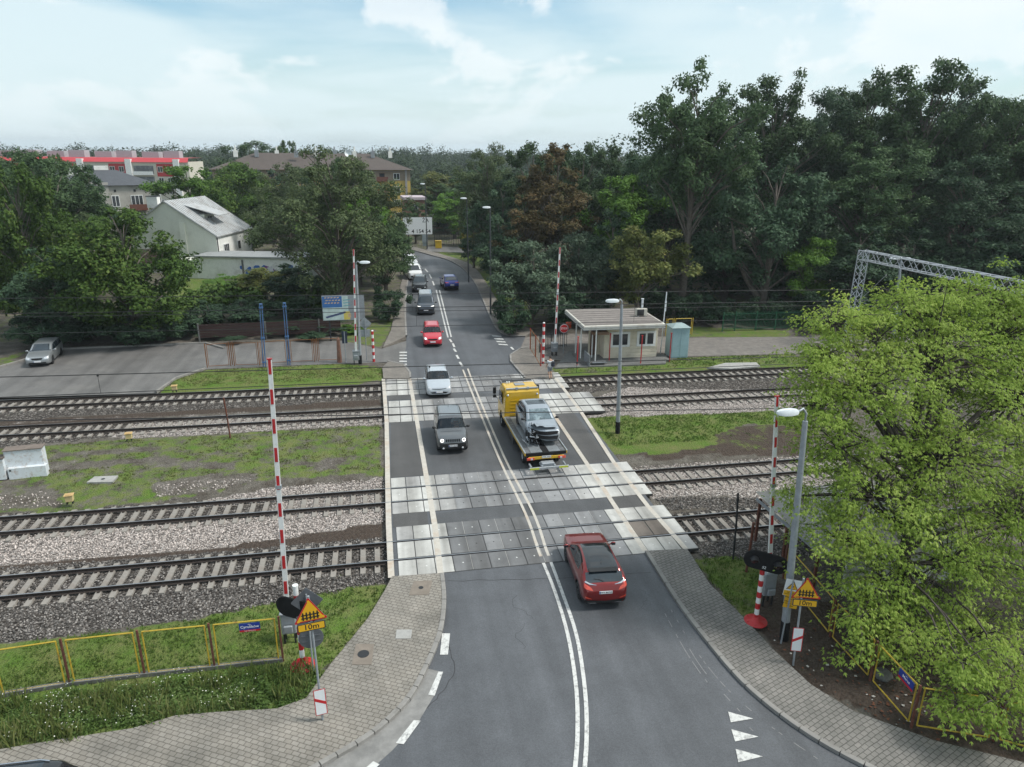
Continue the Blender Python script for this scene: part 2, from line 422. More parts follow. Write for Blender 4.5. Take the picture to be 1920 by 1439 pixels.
    c = mix(mask(sp.outputs[0], noi(1.1, 9, .75), .95), c, grass)
    L(c, b.inputs['Base Color']); b.inputs['Roughness'].default_value = .95; b.inputs['Specular IOR Level'].default_value = .2
    bp = nn(nt, 'ShaderNodeBump'); bp.inputs['Strength'].default_value = .9; bp.inputs['Distance'].default_value = .06
    ad = nn(nt, 'ShaderNodeMath', operation='SUBTRACT'); L(n2.outputs['Fac'], ad.inputs[0]); L(vo.outputs['Distance'], ad.inputs[1])
    L(ad.outputs[0], bp.inputs['Height']); L(bp.outputs['Normal'], b.inputs['Normal'])
    return m
build_ground()
# ------------------------------------------------------------------ paved surfaces
def asphalt(name, c, patch, tint=(.0, .0, .0)):
    m = mat(name, c, rough=.6, spec=.5, vary=.16, vscale=.55, dirt=patch, dscale=.35, damt=.55, bump=.5, bscale=55, world=True)
    nt = m.node_tree; b = nt.nodes['Principled BSDF']; src = b.inputs['Base Color'].links[0].from_socket
    g = nn(nt, 'ShaderNodeNewGeometry'); n = nn(nt, 'ShaderNodeTexNoise'); n.inputs['Scale'].default_value = 22; n.inputs['Detail'].default_value = 5
    n.inputs['Roughness'].default_value = .8
    lk(nt, g, 'Position', n, 'Vector')
    r = nn(nt, 'ShaderNodeValToRGB'); r.color_ramp.elements[0].position = .3; r.color_ramp.elements[0].color = (.66, .66, .66, 1); r.color_ramp.elements[1].position = .75; r.color_ramp.elements[1].color = (1.3, 1.3, 1.3, 1)
    lk(nt, n, 'Fac', r, 'Fac')
    x = nn(nt, 'ShaderNodeMixRGB', blend_type='MULTIPLY'); x.inputs['Fac'].default_value = 1
    nt.links.new(src, x.inputs['Color1']); lk(nt, r, 'Color', x, 'Color2')
    # long streaks where wheels run
    mp = nn(nt, 'ShaderNodeMapping'); mp.inputs['Scale'].default_value = (1.15, .03, 1); lk(nt, g, 'Position', mp, 'Vector')
    n2 = nn(nt, 'ShaderNodeTexNoise'); n2.inputs['Scale'].default_value = 1.; n2.inputs['Detail'].default_value = 4; lk(nt, mp, 'Vector', n2, 'Vector')
    r2 = nn(nt, 'ShaderNodeValToRGB'); r2.color_ramp.elements[0].position = .3; r2.color_ramp.elements[0].color = (.8, .8, .8, 1); r2.color_ramp.elements[1].position = .7; r2.color_ramp.elements[1].color = (1.18, 1.18, 1.18, 1)
    lk(nt, n2, 'Fac', r2, 'Fac')
    y = nn(nt, 'ShaderNodeMixRGB', blend_type='MULTIPLY'); y.inputs['Fac'].default_value = 1
    lk(nt, x, 'Color', y, 'Color1'); lk(nt, r2, 'Color', y, 'Color2'); lk(nt, y, 'Color', b, 'Base Color')
    return m
ASPH = asphalt('asphalt', (.092, .097, .106), (.064, .067, .073))
ASPH_OLD = asphalt('old asphalt', (.14, .135, .13), (.21, .20, .185))
ASPH_NEW = asphalt('dark asphalt infill', (.08, .082, .086), (.06, .061, .064))
ASPH_WALK = asphalt('walkway asphalt', (.08, .077, .075), (.06, .058, .056))
def pavers(name, rot, c1, c2, mortar, stain):
    m, nt, b = newmat(name); L = nt.links.new
    g = nn(nt, 'ShaderNodeNewGeometry'); mp = nn(nt, 'ShaderNodeMapping'); mp.inputs['Rotation'].default_value = (0, 0, rot); L(g.outputs['Position'], mp.inputs['Vector'])
    wv = nn(nt, 'ShaderNodeTexNoise'); wv.inputs['Scale'].default_value = 1.3; L(g.outputs['Position'], wv.inputs['Vector'])
    av = nn(nt, 'ShaderNodeMixRGB', blend_type='ADD'); av.inputs['Fac'].default_value = .06; L(mp.outputs['Vector'], av.inputs['Color1']); L(wv.outputs['Color'], av.inputs['Color2'])
    br = nn(nt, 'ShaderNodeTexBrick'); L(av.outputs['Color'], br.inputs['Vector'])
    br.inputs['Scale'].default_value = 1; br.inputs['Brick Width'].default_value = .23; br.inputs['Row Height'].default_value = .155
    br.inputs['Mortar Size'].default_value = .014; br.inputs['Mortar Smooth'].default_value = .3; br.inputs['Bias'].default_value = -.1
    br.inputs['Color1'].default_value = rgba(c1); br.inputs['Color2'].default_value = rgba(c2); br.inputs['Mortar'].default_value = rgba(mortar)
    n = nn(nt, 'ShaderNodeTexNoise'); n.inputs['Scale'].default_value = .55; n.inputs['Detail'].default_value = 8; n.inputs['Roughness'].default_value = .68; L(g.outputs['Position'], n.inputs['Vector'])
    r = nn(nt, 'ShaderNodeValToRGB'); r.color_ramp.elements[0].position = .33; r.color_ramp.elements[0].color = rgba(stain); r.color_ramp.elements[1].position = .66; r.color_ramp.elements[1].color = (1.12, 1.1, 1.06, 1); L(n.outputs['Fac'], r.inputs['Fac'])
    x = nn(nt, 'ShaderNodeMixRGB', blend_type='MULTIPLY'); x.inputs['Fac'].default_value = 1; L(br.outputs['Color'], x.inputs['Color1']); L(r.outputs['Color'], x.inputs['Color2'])
    L(x.outputs['Color'], b.inputs['Base Color']); b.inputs['Roughness'].default_value = .9
    bp = nn(nt, 'ShaderNodeBump'); bp.inputs['Strength'].default_value = .6; bp.inputs['Distance'].default_value = .01; bp.invert = True
    L(br.outputs['Fac'], bp.inputs['Height']); L(bp.outputs['Normal'], b.inputs['Normal'])
    return m
PAVE_L = pavers('light concrete pavers', R(28), (.24, .222, .198), (.28, .262, .238), (.125, .115, .10), (.62, .62, .6))
PAVE_R = pavers('grey concrete pavers', R(-22), (.175, .17, .16), (.215, .205, .195), (.085, .08, .075), (.66, .66, .64))
PAVE_F = pavers('worn pavers', R(5), (.19, .175, .16), (.23, .21, .19), (.12, .11, .1), (.7, .7, .68))
KERB = mat('kerb concrete', (.24, .23, .215), .9, vary=.18, vscale=3, dirt=(.1, .095, .085), damt=.7, dscale=1.5, bump=.3, world=True)
PAINT = mat('worn road paint', (.55, .55, .53), .7, vary=.1, vscale=9, dirt=(.13, .13, .13), damt=.8, dscale=7, world=True)
PAINT_OLD = mat('old cream paint', (.46, .43, .38), .8, vary=.12, vscale=6, dirt=(.38, .25, .15), damt=.55, dscale=.8, world=True)
gp = lambda L: [G(*p) for p in L]
KL = smooth_path(gp([(829, 1080), (833, 1130), (825, 1190), (800, 1252), (765, 1315), (700, 1378), (600, 1439)])+[Vector((-3.1, 16.0, 0)), Vector((-4.4, 16.3, 0)), Vector((-6, 16.6, 0)), Vector((-9, 16.85, 0)), Vector((-15, 17.2, 0))])
KR = smooth_path(gp([(1212, 1038), (1270, 1130), (1330, 1210), (1400, 1290), (1500, 1370), (1620, 1439), (1800, 1520), (2100, 1620)]))
FL = smooth_path(gp([(762, 632), (760, 590), (762, 545), (769, 507), (778, 487), (765, 470), (700, 455)]))      # far left kerb
FR = smooth_path(gp([(985, 633), (945, 629), (925, 608), (905, 562), (890, 531), (868, 505), (840, 489), (805, 479), (760, 466), (700, 448)]))
road = MB()
near = KL[::-1]+gp([(733, 1088), (722, 712)])
near = [Vector((-18, 8, 0)), Vector((22, 8, 0))]+KR[::-1]+gp([(1290, 1033), (1042, 711)])+gp([(722, 711), (733, 1088)])+KL
sheet(road, near, .03)
far = gp([(769, 711), (985, 711)])+gp([(958, 672), (975, 656)])+FR+FL[::-1]+gp([(762, 650), (755, 684), (769, 702)])
sheet(road, far, .03)
road.build('road', ASPH, kind='structure')
pk = MB(); sheet(pk, gp([(-260, 712), (-60, 700), (0, 690), (118, 655), (385, 645), (640, 640), (715, 655), (762, 640), (768, 690), (752, 684), (728, 680), (640, 683), (500, 688), (385, 693), (330, 711), (292, 738), (0, 747), (-260, 762)]), .02)
pk.build('parking_lot', ASPH_OLD, kind='structure')
yd = MB(); sheet(yd, gp([(985, 633), (1060, 626), (1290, 634), (1500, 632), (1720, 628), (1720, 655), (1500, 664), (1290, 669), (1255, 676), (1000, 676), (1005, 650), (975, 655), (962, 645)]), .02)
yd.build('yard', mat('trodden gravel', (.17, .155, .14), .95, vary=.25, vscale=2, dirt=(.09, .085, .08), damt=.6, dscale=.6, bump=.5, world=True), kind='structure')
lane = MB(); sheet(lane, gp([(800, 463), (800, 472), (905, 476), (1000, 476), (1000, 464)]), .02); lane.build('side_road', ASPH_OLD, kind='structure')
def pavement(front, back, m, z=.13):
    mb = MB(); mb.mi = 0; P = list(front)+list(back)[::-1]; sheet(mb, P, z)
    for a, b in zip(P, P[1:]+P[:1]): mb.add([(a.x, a.y, -.08), (b.x, b.y, -.08), (b.x, b.y, z), (a.x, a.y, z)], [(0, 1, 2, 3)])
    mb.build('pavement', m, kind='structure')
    return mb
pavement(KL, gp([(735, 1086), (722, 1112), (690, 1165), (650, 1215), (615, 1258), (575, 1315), (520, 1335), (400, 1342), (330, 1348), (250, 1372), (120, 1392), (0, 1412), (-250, 1450)]), PAVE_L)
pavement(KR, gp([(1288, 1034), (1330, 1100), (1395, 1165), (1450, 1225), (1520, 1290), (1600, 1340), (1750, 1395), (1920, 1437), (2250, 1500)]), PAVE_R)
pavement(gp([(769, 713), (769, 702), (757, 686)]), gp([(719, 713), (717, 692), (728, 681)]), PAVE_F)
pavement(gp([(760, 634)])+FL[1:40], gp([(718, 654), (733, 622), (747, 560), (752, 533), (762, 503), (770, 484), (755, 466)]), PAVE_F)
pavement(gp([(985, 713), (958, 680), (957, 668), (975, 657)]), gp([(1040, 712), (1028, 690), (1013, 665), (1008, 651)]), PAVE_F)
pavement(FR[:48], gp([(1000, 622), (975, 612), (960, 603), (935, 570), (917, 540), (899, 513), (882, 497), (852, 485), (815, 475), (768, 462)]), PAVE_F)
def kerb(path, name='kerb', side=1):
    path = densify(path, .5); vs = []; w = .16; fs = []; k = 5
    for i, p in enumerate(path):
        t = path[min(i+1, len(path)-1)]-path[max(i-1, 0)]; t.normalize(); n = Vector((-t.y, t.x, 0))*side
        for dx, z in ((0, -.05), (.0, .145), (.03, .155), (w, .155), (w, .1)): vs.append((p.x-n.x*(dx-.08), p.y-n.y*(dx-.08), z))
    mb = MB(); q = [Vector(v) for v in vs]
    for i in range(len(path)-1):                 # separate kerb stones with open joints
        a, b = q[i*k:(i+1)*k], q[(i+1)*k:(i+2)*k]; e = .012 if i % 2 else 0.; L_ = max(.05, (b[0]-a[0]).length); dz = random.uniform(-.006, .006) if i % 2 == 0 else dz
        A = [u.lerp(v, (.0 if i % 2 else .014/L_)) for u, v in zip(a, b)]; B = [v.lerp(u, e/L_) for u, v in zip(a, b)]; o_ = Vector((0, 0, dz))
        mb.add([p+o_ for p in A+B], [(j, j+1, k+j+1, k+j) for j in range(k-1)])
    return mb.build(name, KERB, kind='structure')
kerb(KL, side=1); kerb(KR, side=-1); kerb(FL, side=-1); kerb(FR, side=-1)
kerb(gp([(769, 711), (769, 702), (757, 686), (728, 680)]), side=1); kerb(gp([(985, 711), (958, 680), (957, 668), (975, 656), (1010, 650)]), side=1)
kerb(gp([(-150, 712), (0, 690), (118, 656), (385, 645), (420, 655)]), side=-1); kerb(gp([(292, 738), (330, 711), (385, 693)]), side=-1)
# worn concrete gutter along the left kerb
gt = MB(); sheet(gt, gp([(803, 1256), (830, 1262), (818, 1300), (785, 1355), (735, 1410), (690, 1450), (650, 1475), (612, 1455), (608, 1439), (706, 1378), (770, 1317)]), .036)
gt.build('gutter', mat('gutter concrete', (.22, .215, .205), .9, vary=.2, vscale=2.5, dirt=(.12, .12, .115), damt=.6, dscale=.8, bump=.4, world=True), kind='structure')
# infill between the decks: carriageway and walkways
inf = MB()
for P in ([(786, 788), (985+20, 778), (1045, 858), (1130, 871), (800, 893)], [(812, 962), (1140, 926), (1166, 957), (815, 990)]):
    pass
sheet(inf, gp([(812, 965), (1140, 929), (1168, 958), (815, 988)]), .036); sheet(inf, gp([(792, 790), (1075, 772), (1128, 868), (800, 893)]), .036)
sheet(inf, gp([(766, 742), (1010, 736), (1020, 744), (766, 752)]), .036)
inf.build('road_infill', ASPH_NEW, kind='structure')
wk = MB()
for P in ([(733, 787), (775, 785), (795, 893), (733, 897)], [(737, 966), (801, 961), (803, 985), (738, 991)], [(729, 740), (768, 738), (770, 750), (729, 752)], [(1042, 773), (1072, 770), (1146, 866), (1100, 871)], [(1140, 930), (1190, 926), (1214, 951), (1165, 957)], [(1028, 728), (1047, 726), (1057, 736), (1038, 738)]):
    sheet(wk, gp(P), .04)
wk.build('walkway_infill', ASPH_WALK, kind='structure')
# painted markings
def dist_w(p): return p
mk = MB(); mk2 = MB()
CL = [(1014, 1046), (1040, 1110), (1064, 1190), (1079, 1280), (1083, 1360), (1078, 1445), (1060, 1560)]
CR = [(1029, 1045), (1053, 1110), (1080, 1190), (1095, 1280), (1100, 1360), (1096, 1445), (1080, 1560)]
for c in (CL, CR): ribbon(mk, smooth_path(gp(c), 5), .13, .047)
for c in ([(868, 695), (885, 738), (935, 860), (985, 965), (1008, 1030), (1014, 1046)], [(877, 693), (893, 735), (945, 858), (999, 962), (1023, 1030), (1029, 1045)]): ribbon(mk2, smooth_path(gp(c), 5), .13, .0665)
for a, b in (((818, 545), (840, 634)), ((824, 545), (846, 633))): ribbon(mk, densify(gp([a, b]), 2), .14, .047)
for a, b in (((843, 637), (847, 643)), ((849, 645), (852, 652)), ((851, 655), (855, 661)), ((856, 667), (860, 674)), ((862, 680), (867, 688)), ((811, 528), (814, 536)), ((805, 515), (809, 523)), ((797, 505), (802, 511)), ((785, 496), (789, 501)), ((958, 652), (963, 657)), ((965, 661), (970, 666))):
    ribbon(mk, gp([a, b]), .18, .047)
# walk edge lines across the crossing
for c, w in (([(734, 1086), (729, 985), (727, 900), (725, 790), (719, 712)], .26), ([(826, 1078), (815, 985), (799, 893), (781, 787), (768, 712)], .26), ([(1210, 1036), (1160, 962), (1100, 871), (1040, 782), (985, 711)], .24), ([(1286, 1032), (1215, 952), (1150, 868), (1088, 772), (1042, 711)], .24)):
    ribbon(mk2, densify(gp(c), 1.), w, .067)
sheet(mk, gp([(1365, 1337), (1412, 1350), (1370, 1357)]), .047); sheet(mk, gp([(1371, 1370), (1422, 1384), (1378, 1393)]), .047); sheet(mk, gp([(1379, 1407), (1430, 1421), (1384, 1432)]), .047)
sheet(mk, gp([(829, 1190), (844, 1190), (840, 1230), (825, 1230)]), .047)
for P in ([(822, 1262), (831, 1262), (815, 1307), (803, 1305)], [(776, 1353), (789, 1354), (757, 1398), (742, 1396)], [(700, 1430), (712, 1436), (695, 1452), (682, 1446)]): sheet(mk, gp(P), .047)
for k in range(5): y = 661+k*5.6; sheet(mk, gp([(749, y), (763, y), (763, y+2.2), (749, y+2.2)]), .047)
for k in range(4): y = 630+k*5.3; x = 922+k*4; sheet(mk, gp([(x, y), (x+17, y+1), (x+19, y+3), (x+2, y+2)]), .047)
sheet(mk, gp([(762, 552), (768, 552), (768, 559), (762, 559)]), .047)
# repairs, tar-sealed cracks and chalky scrapes of the near carriageway
tar = MB(); rg = random.Random(12)
for L_ in ([(835, 1188), (850, 1262), (800, 1330), (735, 1400), (690, 1445)], [(1222, 1076), (1090, 1082), (1050, 1086), (840, 1092)]):
    p = smooth_path(gp(L_), 8); p = [Vector((a.x+rg.gauss(0, .03), a.y+rg.gauss(0, .03), 0)) for a in p]; ribbon(tar, p, .022, .035)
for k in range(4):
    x, y = rg.uniform(2.5, 10), rg.uniform(12.5, 24); p = [Vector((x, y, 0))]
    for j in range(9): p.append(p[-1]+Vector((rg.gauss(.0, .14), rg.choice((-1, 1))*.05+.16*(1 if k % 2 else -1), 0)))
    ribbon(tar, p, .010, .035)
tar.build('road_crack', mat('tar in cracks', (.028, .028, .03), .7, vary=.3), kind='structure')
scr = MB()
for L_ in ([(1258, 1145), (1300, 1215), (1360, 1290), (1440, 1360), (1540, 1430)], [(1240, 1140), (1290, 1230), (1350, 1310), (1440, 1400)], [(1270, 1180), (1320, 1260), (1400, 1350)]):
    p = smooth_path(gp(L_), 14)
    for a, b in zip(p, p[1:]):
        if rg.random() < .38: ribbon(scr, [a, b], .03, .035)
scr.build('road_scrape', mat('chalky scrape', (.2, .2, .2), .9, vary=.2), kind='structure')
mk.build('road_marking', PAINT, kind='structure'); mk2.build('crossing_marking', PAINT_OLD, kind='structure')
sm = MB(); sheet(sm, gp([(975, 706), (985, 708), (983, 714), (975, 714)]), .16)
# ================================================================== RAILWAY
RAIL_SIDE = mat('rail web', (.035, .026, .022), .75, .2, vary=.3, vscale=6, world=True)
RAIL_TOP = mat('polished railhead', (.33, .34, .36), .28, .9, vary=.1, vscale=4, world=True)
SLEEP = mat('sleeper concrete', (.25, .23, .205), .9, vary=.25, vscale=4, dirt=(.12, .085, .065), damt=.7, dscale=2.2, bump=.3)
def rail_mesh():
    prof = [(-.07, -.172), (.07, -.172), (.07, -.158), (.012, -.13), (.012, -.04), (.036, -.028), (.036, -.004), (.028, 0), (-.028, 0), (-.036, -.004), (-.036, -.028), (-.012, -.04), (-.012, -.13), (-.07, -.158)]
    mb = MB(); n = len(prof); X0, X1 = -75, 110
    vs = [(x, y, z) for x in (X0, X1) for y, z in prof]
    for i in range(n): mb.mi = 1 if i == 7 else 0; mb.add([vs[i], vs[(i+1) % n], vs[n+(i+1) % n], vs[n+i]], [(0, 3, 2, 1)])
    return mb
rail_proto = None
sl = MB()
h = [(-1.3, .0), (-1.3, .17), (-.85, .19), (-.45, .16), (.45, .16), (.85, .19), (1.3, .17), (1.3, 0)]
vs = [(s*(.13 if z < .05 else .11), y, z-.2) for s in (-1, 1) for y, z in h]
n = len(h); sl.add(vs, [tuple(range(n)), tuple(range(2*n-1, n-1, -1))]+[(i, n+i, n+(i+1) % n, (i+1) % n) for i in range(n)])
for s in (-1, 1):
    for q in (-1, 1): sl.mi = 1; sl.box((0, s*.753+q*.12, .0), (.1, .08, .04))
names = ['nearest railway track with dark rails and pale concrete sleepers, in front of the red car',
         'second railway track from the viewer, behind the tow truck, bordered by pale pink stones',
         'third railway track crossing between the dark grey boxy car and the white hatchback',
         'farthest railway track, passing the keeper hut and the grassy edge of the parking lot']
sleep_mesh = None; RAILZ = .07
for i in range(4):
    t = thing('railway_track', names[i], 'railway track', (0, TRACKS[i][0], RAILZ), atan2(TRACKS[i][1], 1), 'railway tracks of the level crossing')
    for s in (-1, 1):
        if rail_proto is None: r = rail_mesh().build('rail', [RAIL_SIDE, RAIL_TOP], t); rail_proto = r
        else: r = rail_proto.copy(); link(r, t)
        r.location = (0, s*.753, 0)
    far = [(-16, 24), (-19, 29), (-26, 38), (-29, 42)][i]
    x = -30.2 if i > 1 else -22.2
    cnt = 0; ex = [0, 0, 0, 0]
    xl = .1; xr = [13.0, 12.9, 13.2, 13.0][i]
    k = 0; x = far[0]-1.
    while x < far[1] and cnt < 99:
        if not xl-.2 < x < xr+.3:
            if sleep_mesh is None: o = sl.build('sleeper', [SLEEP, RAIL_SIDE], t); sleep_mesh = o.data
            else: o = D.objects.new('sleeper', sleep_mesh); link(o, t)
            o.location = (x+random.uniform(-.02, .02), random.uniform(-.03, .03), -.155); cnt += 1
            o.rotation_euler = (0, 0, random.gauss(0, .008))
        x += .6
# decks of concrete slabs
def slabmat(name, c):
    m = mat(name, c, .85, vary=.16, vscale=2.2, dirt=[k*.5 for k in c], damt=.65, dscale=1.1, bump=.2, world=True)
    nt = m.node_tree; b = nt.nodes['Principled BSDF']; src = b.inputs['Base Color'].links[0].from_socket      # tyre dirt dragged across joints
    g = nn(nt, 'ShaderNodeNewGeometry'); mp = nn(nt, 'ShaderNodeMapping'); mp.inputs['Scale'].default_value = (1.3, .05, 1); lk(nt, g, 'Position', mp, 'Vector')
    n = nn(nt, 'ShaderNodeTexNoise'); n.inputs['Scale'].default_value = 1.; n.inputs['Detail'].default_value = 5; lk(nt, mp, 'Vector', n, 'Vector')
    r = nn(nt, 'ShaderNodeValToRGB'); r.color_ramp.elements[0].position = .34; r.color_ramp.elements[0].color = (.62, .61, .6, 1); r.color_ramp.elements[1].position = .62; r.color_ramp.elements[1].color = (1.08, 1.08, 1.08, 1); lk(nt, n, 'Fac', r, 'Fac')
    x = nn(nt, 'ShaderNodeMixRGB', blend_type='MULTIPLY'); x.inputs['Fac'].default_value = 1; nt.links.new(src, x.inputs['Color1']); lk(nt, r, 'Color', x, 'Color2'); lk(nt, x, 'Color', b, 'Base Color'); return m
SL = [slabmat('pale slab', (.47, .465, .44)), slabmat('light slab', (.36, .355, .345)), slabmat('mid slab', (.235, .237, .24)), slabmat('worn slab', (.165, .167, .17)), slabmat('brown slab', (.17, .145, .125)), slabmat('greyish slab', (.30, .30, .298))]
JOINT = mat('slab joint', (.05, .05, .05), .9, vary=.2)
DOTW = mat('lifting plug', (.6, .6, .58), .6, vary=.1)
dn = ['concrete slab deck of the nearest track, right behind the red car', 'concrete slab deck under the tail of the yellow tow truck', 'concrete slab deck under the tow truck cab, behind the dark grey boxy car', 'farthest concrete slab deck, where the pedestrian in white walks']
for i in range(4):
    y0, s = TRACKS[i]
    xl = [.05, -.1, -.05, -.15][i]; xr = [13.1, 13.0, 14.3, 13.2][i]
    t = thing('crossing_deck', dn[i], 'crossing deck', (0, y0, 0), atan2(s, 1), 'slab decks of the level crossing')
    outer = [1.2, 1.15, 1.2, 1.05][i]
    for (c, w) in ((0, 1.33), (.84+outer/2, outer), (-.84-outer/2, outer)):
        mb = MB(); wd = .75; n = int((xr-xl)/wd); wd = (xr-xl)/n
        mb.mi = 6; mb.box(((xl+xr)/2, 0, -.02), (xr-xl, w, .12))
        for k in range(n):
            x = xl+(k+.5)*wd
            inroad = 2.0 < x < 10.2
            if not inroad: q = 0 if random.random() < .8 else 1
            else:
                edge = min(x-2.0, 10.2-x); u = random.random()
                if i == 0: q = 1 if edge < .5 else (3 if u < .75 else 2)
                elif i == 1: q = 1 if edge < .9 else (2 if u < .8 else 3)
                else: q = 1 if edge < .9 or u < .08 else (2 if u < .85 else 5)
            if i == 0 and c == 0 and 11 < x < 12.4: q = 4
            mb.mi = q; dz = random.uniform(-.003, .003)
            mb.box((x, 0, .0), (wd-.035, w-.03, .12+dz), bev=.012)
            if inroad and random.random() < .85 or random.random() < .3:
                mb.mi = 7 if random.random() < .8 else 6; mb.cyl((x+.02, 0, .05), (x+.02, 0, .066), .035, n=8)
            if inroad and q >= 2:
                mb.mi = 1
                if k % 2 == 0: mb.box((x-wd/2, 0, .03), (.03, w-.03, .07))
        o = mb.build('slab_row', SL+[JOINT, DOTW], t); o.location = (0, c, 0)
# ------------------------------------------------------------------ loose stones and grass (nobody could count them)
def scatter_stones(name, zones, mats, dens, smin, smax, seed):
    rng = random.Random(seed); mb = MB()
    base = [(1, 0, 0), (-1, 0, 0), (0, 1, 0), (0, -1, 0), (0, 0, 1), (0, 0, -1)]
    fc = [(0, 2, 4), (2, 1, 4), (1, 3, 4), (3, 0, 4), (2, 0, 5), (1, 2, 5), (3, 1, 5), (0, 3, 5)]
    for (x0, x1, y0, y1, chan, dd) in zones:
        for _ in range(int((x1-x0)*(y1-y0)*dens*dd)):
            x = rng.uniform(x0, x1); y = rng.uniform(y0, y1)
            w = splat(x, y)[chan]
            if rng.random() > w: continue
            if min(abs(y-ty(i, x)) for i in range(4)) < 1.25 and rng.random() < .6: continue
            hit = any(abs(abs(y-ty(i, x))-.75) < .1 for i in range(4))
            if hit: continue
            s = rng.uniform(smin, smax); q = Matrix.Rotation(rng.random()*6.28, 3, 'Z') @ Matrix.Rotation(rng.random()*3, 3, 'X')
            z = ground_z(x, y)+.02
            on = min(abs(y-ty(i, x)) for i in range(4)) < 1.25
            if on: z = ground_z(x, y)+.015
            mb.mi = rng.randrange(len(mats))
            mb.add([q @ Vector((a*s*rng.uniform(.6, 1.2), b*s*rng.uniform(.6, 1.2), c*s*rng.uniform(.5, 1)))+Vector((x, y, z)) for a, b, c in base], fc)
    return mb.build(name, mats, kind='stuff', label=name.replace('_', ' ')+' between the sleepers and along the tracks', cat='ballast')
ST_D = [mat('dark ballast %d' % k, (c, c*.92, c*.85), .9, vary=.3, vscale=8) for k, c in enumerate((.07, .11, .16, .3))]
ST_P = [mat('pale ballast %d' % k, (c, c*.88, c*.81), .9, vary=.2, vscale=8) for k, c in enumerate((.22, .37, .49, .61))]
scatter_stones('dark_ballast_stones', [(-17, 0, 23.6, 31, 2, 1), (13, 22, 24, 31, 2, 1)], ST_D, 130, .03, .06, 1)
scatter_stones('pale_ballast_stones', [(-22, 0, 29, 36, 1, 1), (13, 26, 31, 37, 1, 1), (14, 34, 42, 50, 1, .35)], ST_P, 110, .03, .06, 2)
# ================================================================== VEHICLES
def carpaint(name, c, metal=.35, rough=.32):
    return mat(name, c, rough, metal, .5, coat=.8, vary=.06, vscale=2, dirt=[k*.7+.02 for k in c], damt=.25, dscale=1.3)
LIGHT_W = mat('headlamp glass', (.62, .64, .66), .12, .3, vary=.25, vscale=9)
LIGHT_R = mat('tail lamp glass', (.62, .07, .04), .15, vary=.3, vscale=8, coat=.6)
LIGHT_LIT = None
def litmat(name, c, st):
    m, nt, b = newmat(name); b.inputs['Base Color'].default_value = rgba(c); b.inputs['Emission Color'].default_value = rgba(c); b.inputs['Emission Strength'].default_value = st
    return m
LIT = litmat('lit lamp', (1, .97, .92), 1.2); LIT_R = litmat('lit tail lamp', (.9, .05, .03), .5)
def interp(pts, y):
    if y <= pts[0][0]: return pts[0][1]
    for (a, b), (c, d) in zip(pts, pts[1:]):
        if y <= c: return b+(d-b)*(y-a)/(c-a) if c > a else d
    return pts[-1][1]
def sm_interp(pts, y, r=.05):
    return (interp(pts, y-r)+2*interp(pts, y)+interp(pts, y+r))/4
def clearglass():
    m, nt, b = newmat('clear windscreen'); nt.nodes.remove(b)
    t = nn(nt, 'ShaderNodeBsdfTransparent'); t.inputs['Color'].default_value = (.80, .84, .86, 1); g = nn(nt, 'ShaderNodeBsdfGlossy'); g.inputs['Roughness'].default_value = .04; g.inputs['Color'].default_value = (.9, .95, 1, 1)
    f = nn(nt, 'ShaderNodeFresnel'); f.inputs['IOR'].default_value = 1.65; x = nn(nt, 'ShaderNodeMixShader'); lk(nt, f, 0, x, 0); lk(nt, t, 0, x, 1); lk(nt, g, 0, x, 2); lk(nt, x, 0, nt.nodes['Material Output'], 'Surface'); return m
CLEAR = clearglass(); CABIN = mat('dark cabin trim', (.035, .036, .04), .8, vary=.2)
DRIVERS = []
def cabin(c, t, y, zs, shirt, label):
    """dashboard, two seats and a steering wheel; the driver is added later"""
    q = MB(); q.box((0, y-.98, zs+.27), (c.W*.8, .3, .16), bev=.05); q.build('dashboard', CABIN, t)
    for sx in (-.36, .36):
        q = MB(); q.box((sx, y, zs-.06), (.5, .5, .14), bev=.04); q.box((sx, y+.3, zs+.28), (.48, .14, .62), bev=.05); q.box((sx, y+.33, zs+.68), (.26, .1, .17), bev=.03); q.build('seat', CABIN, t)
    q = MB(); Mx = Matrix.Translation((.36, y-.5, zs+.36)) @ Matrix.Rotation(R(62), 4, 'X'); n = 16; q.tube([Mx @ Vector((.18*cos(2*pi*i/n), .18*sin(2*pi*i/n), 0)) for i in range(n+1)], .016, n=5); q.box((0, 0, 0), (.34, .05, .02), M=Mx); q.build('steering_wheel', M['black'], t)
    DRIVERS.append((t, (.36, y+.06, zs+.02), shirt, label))
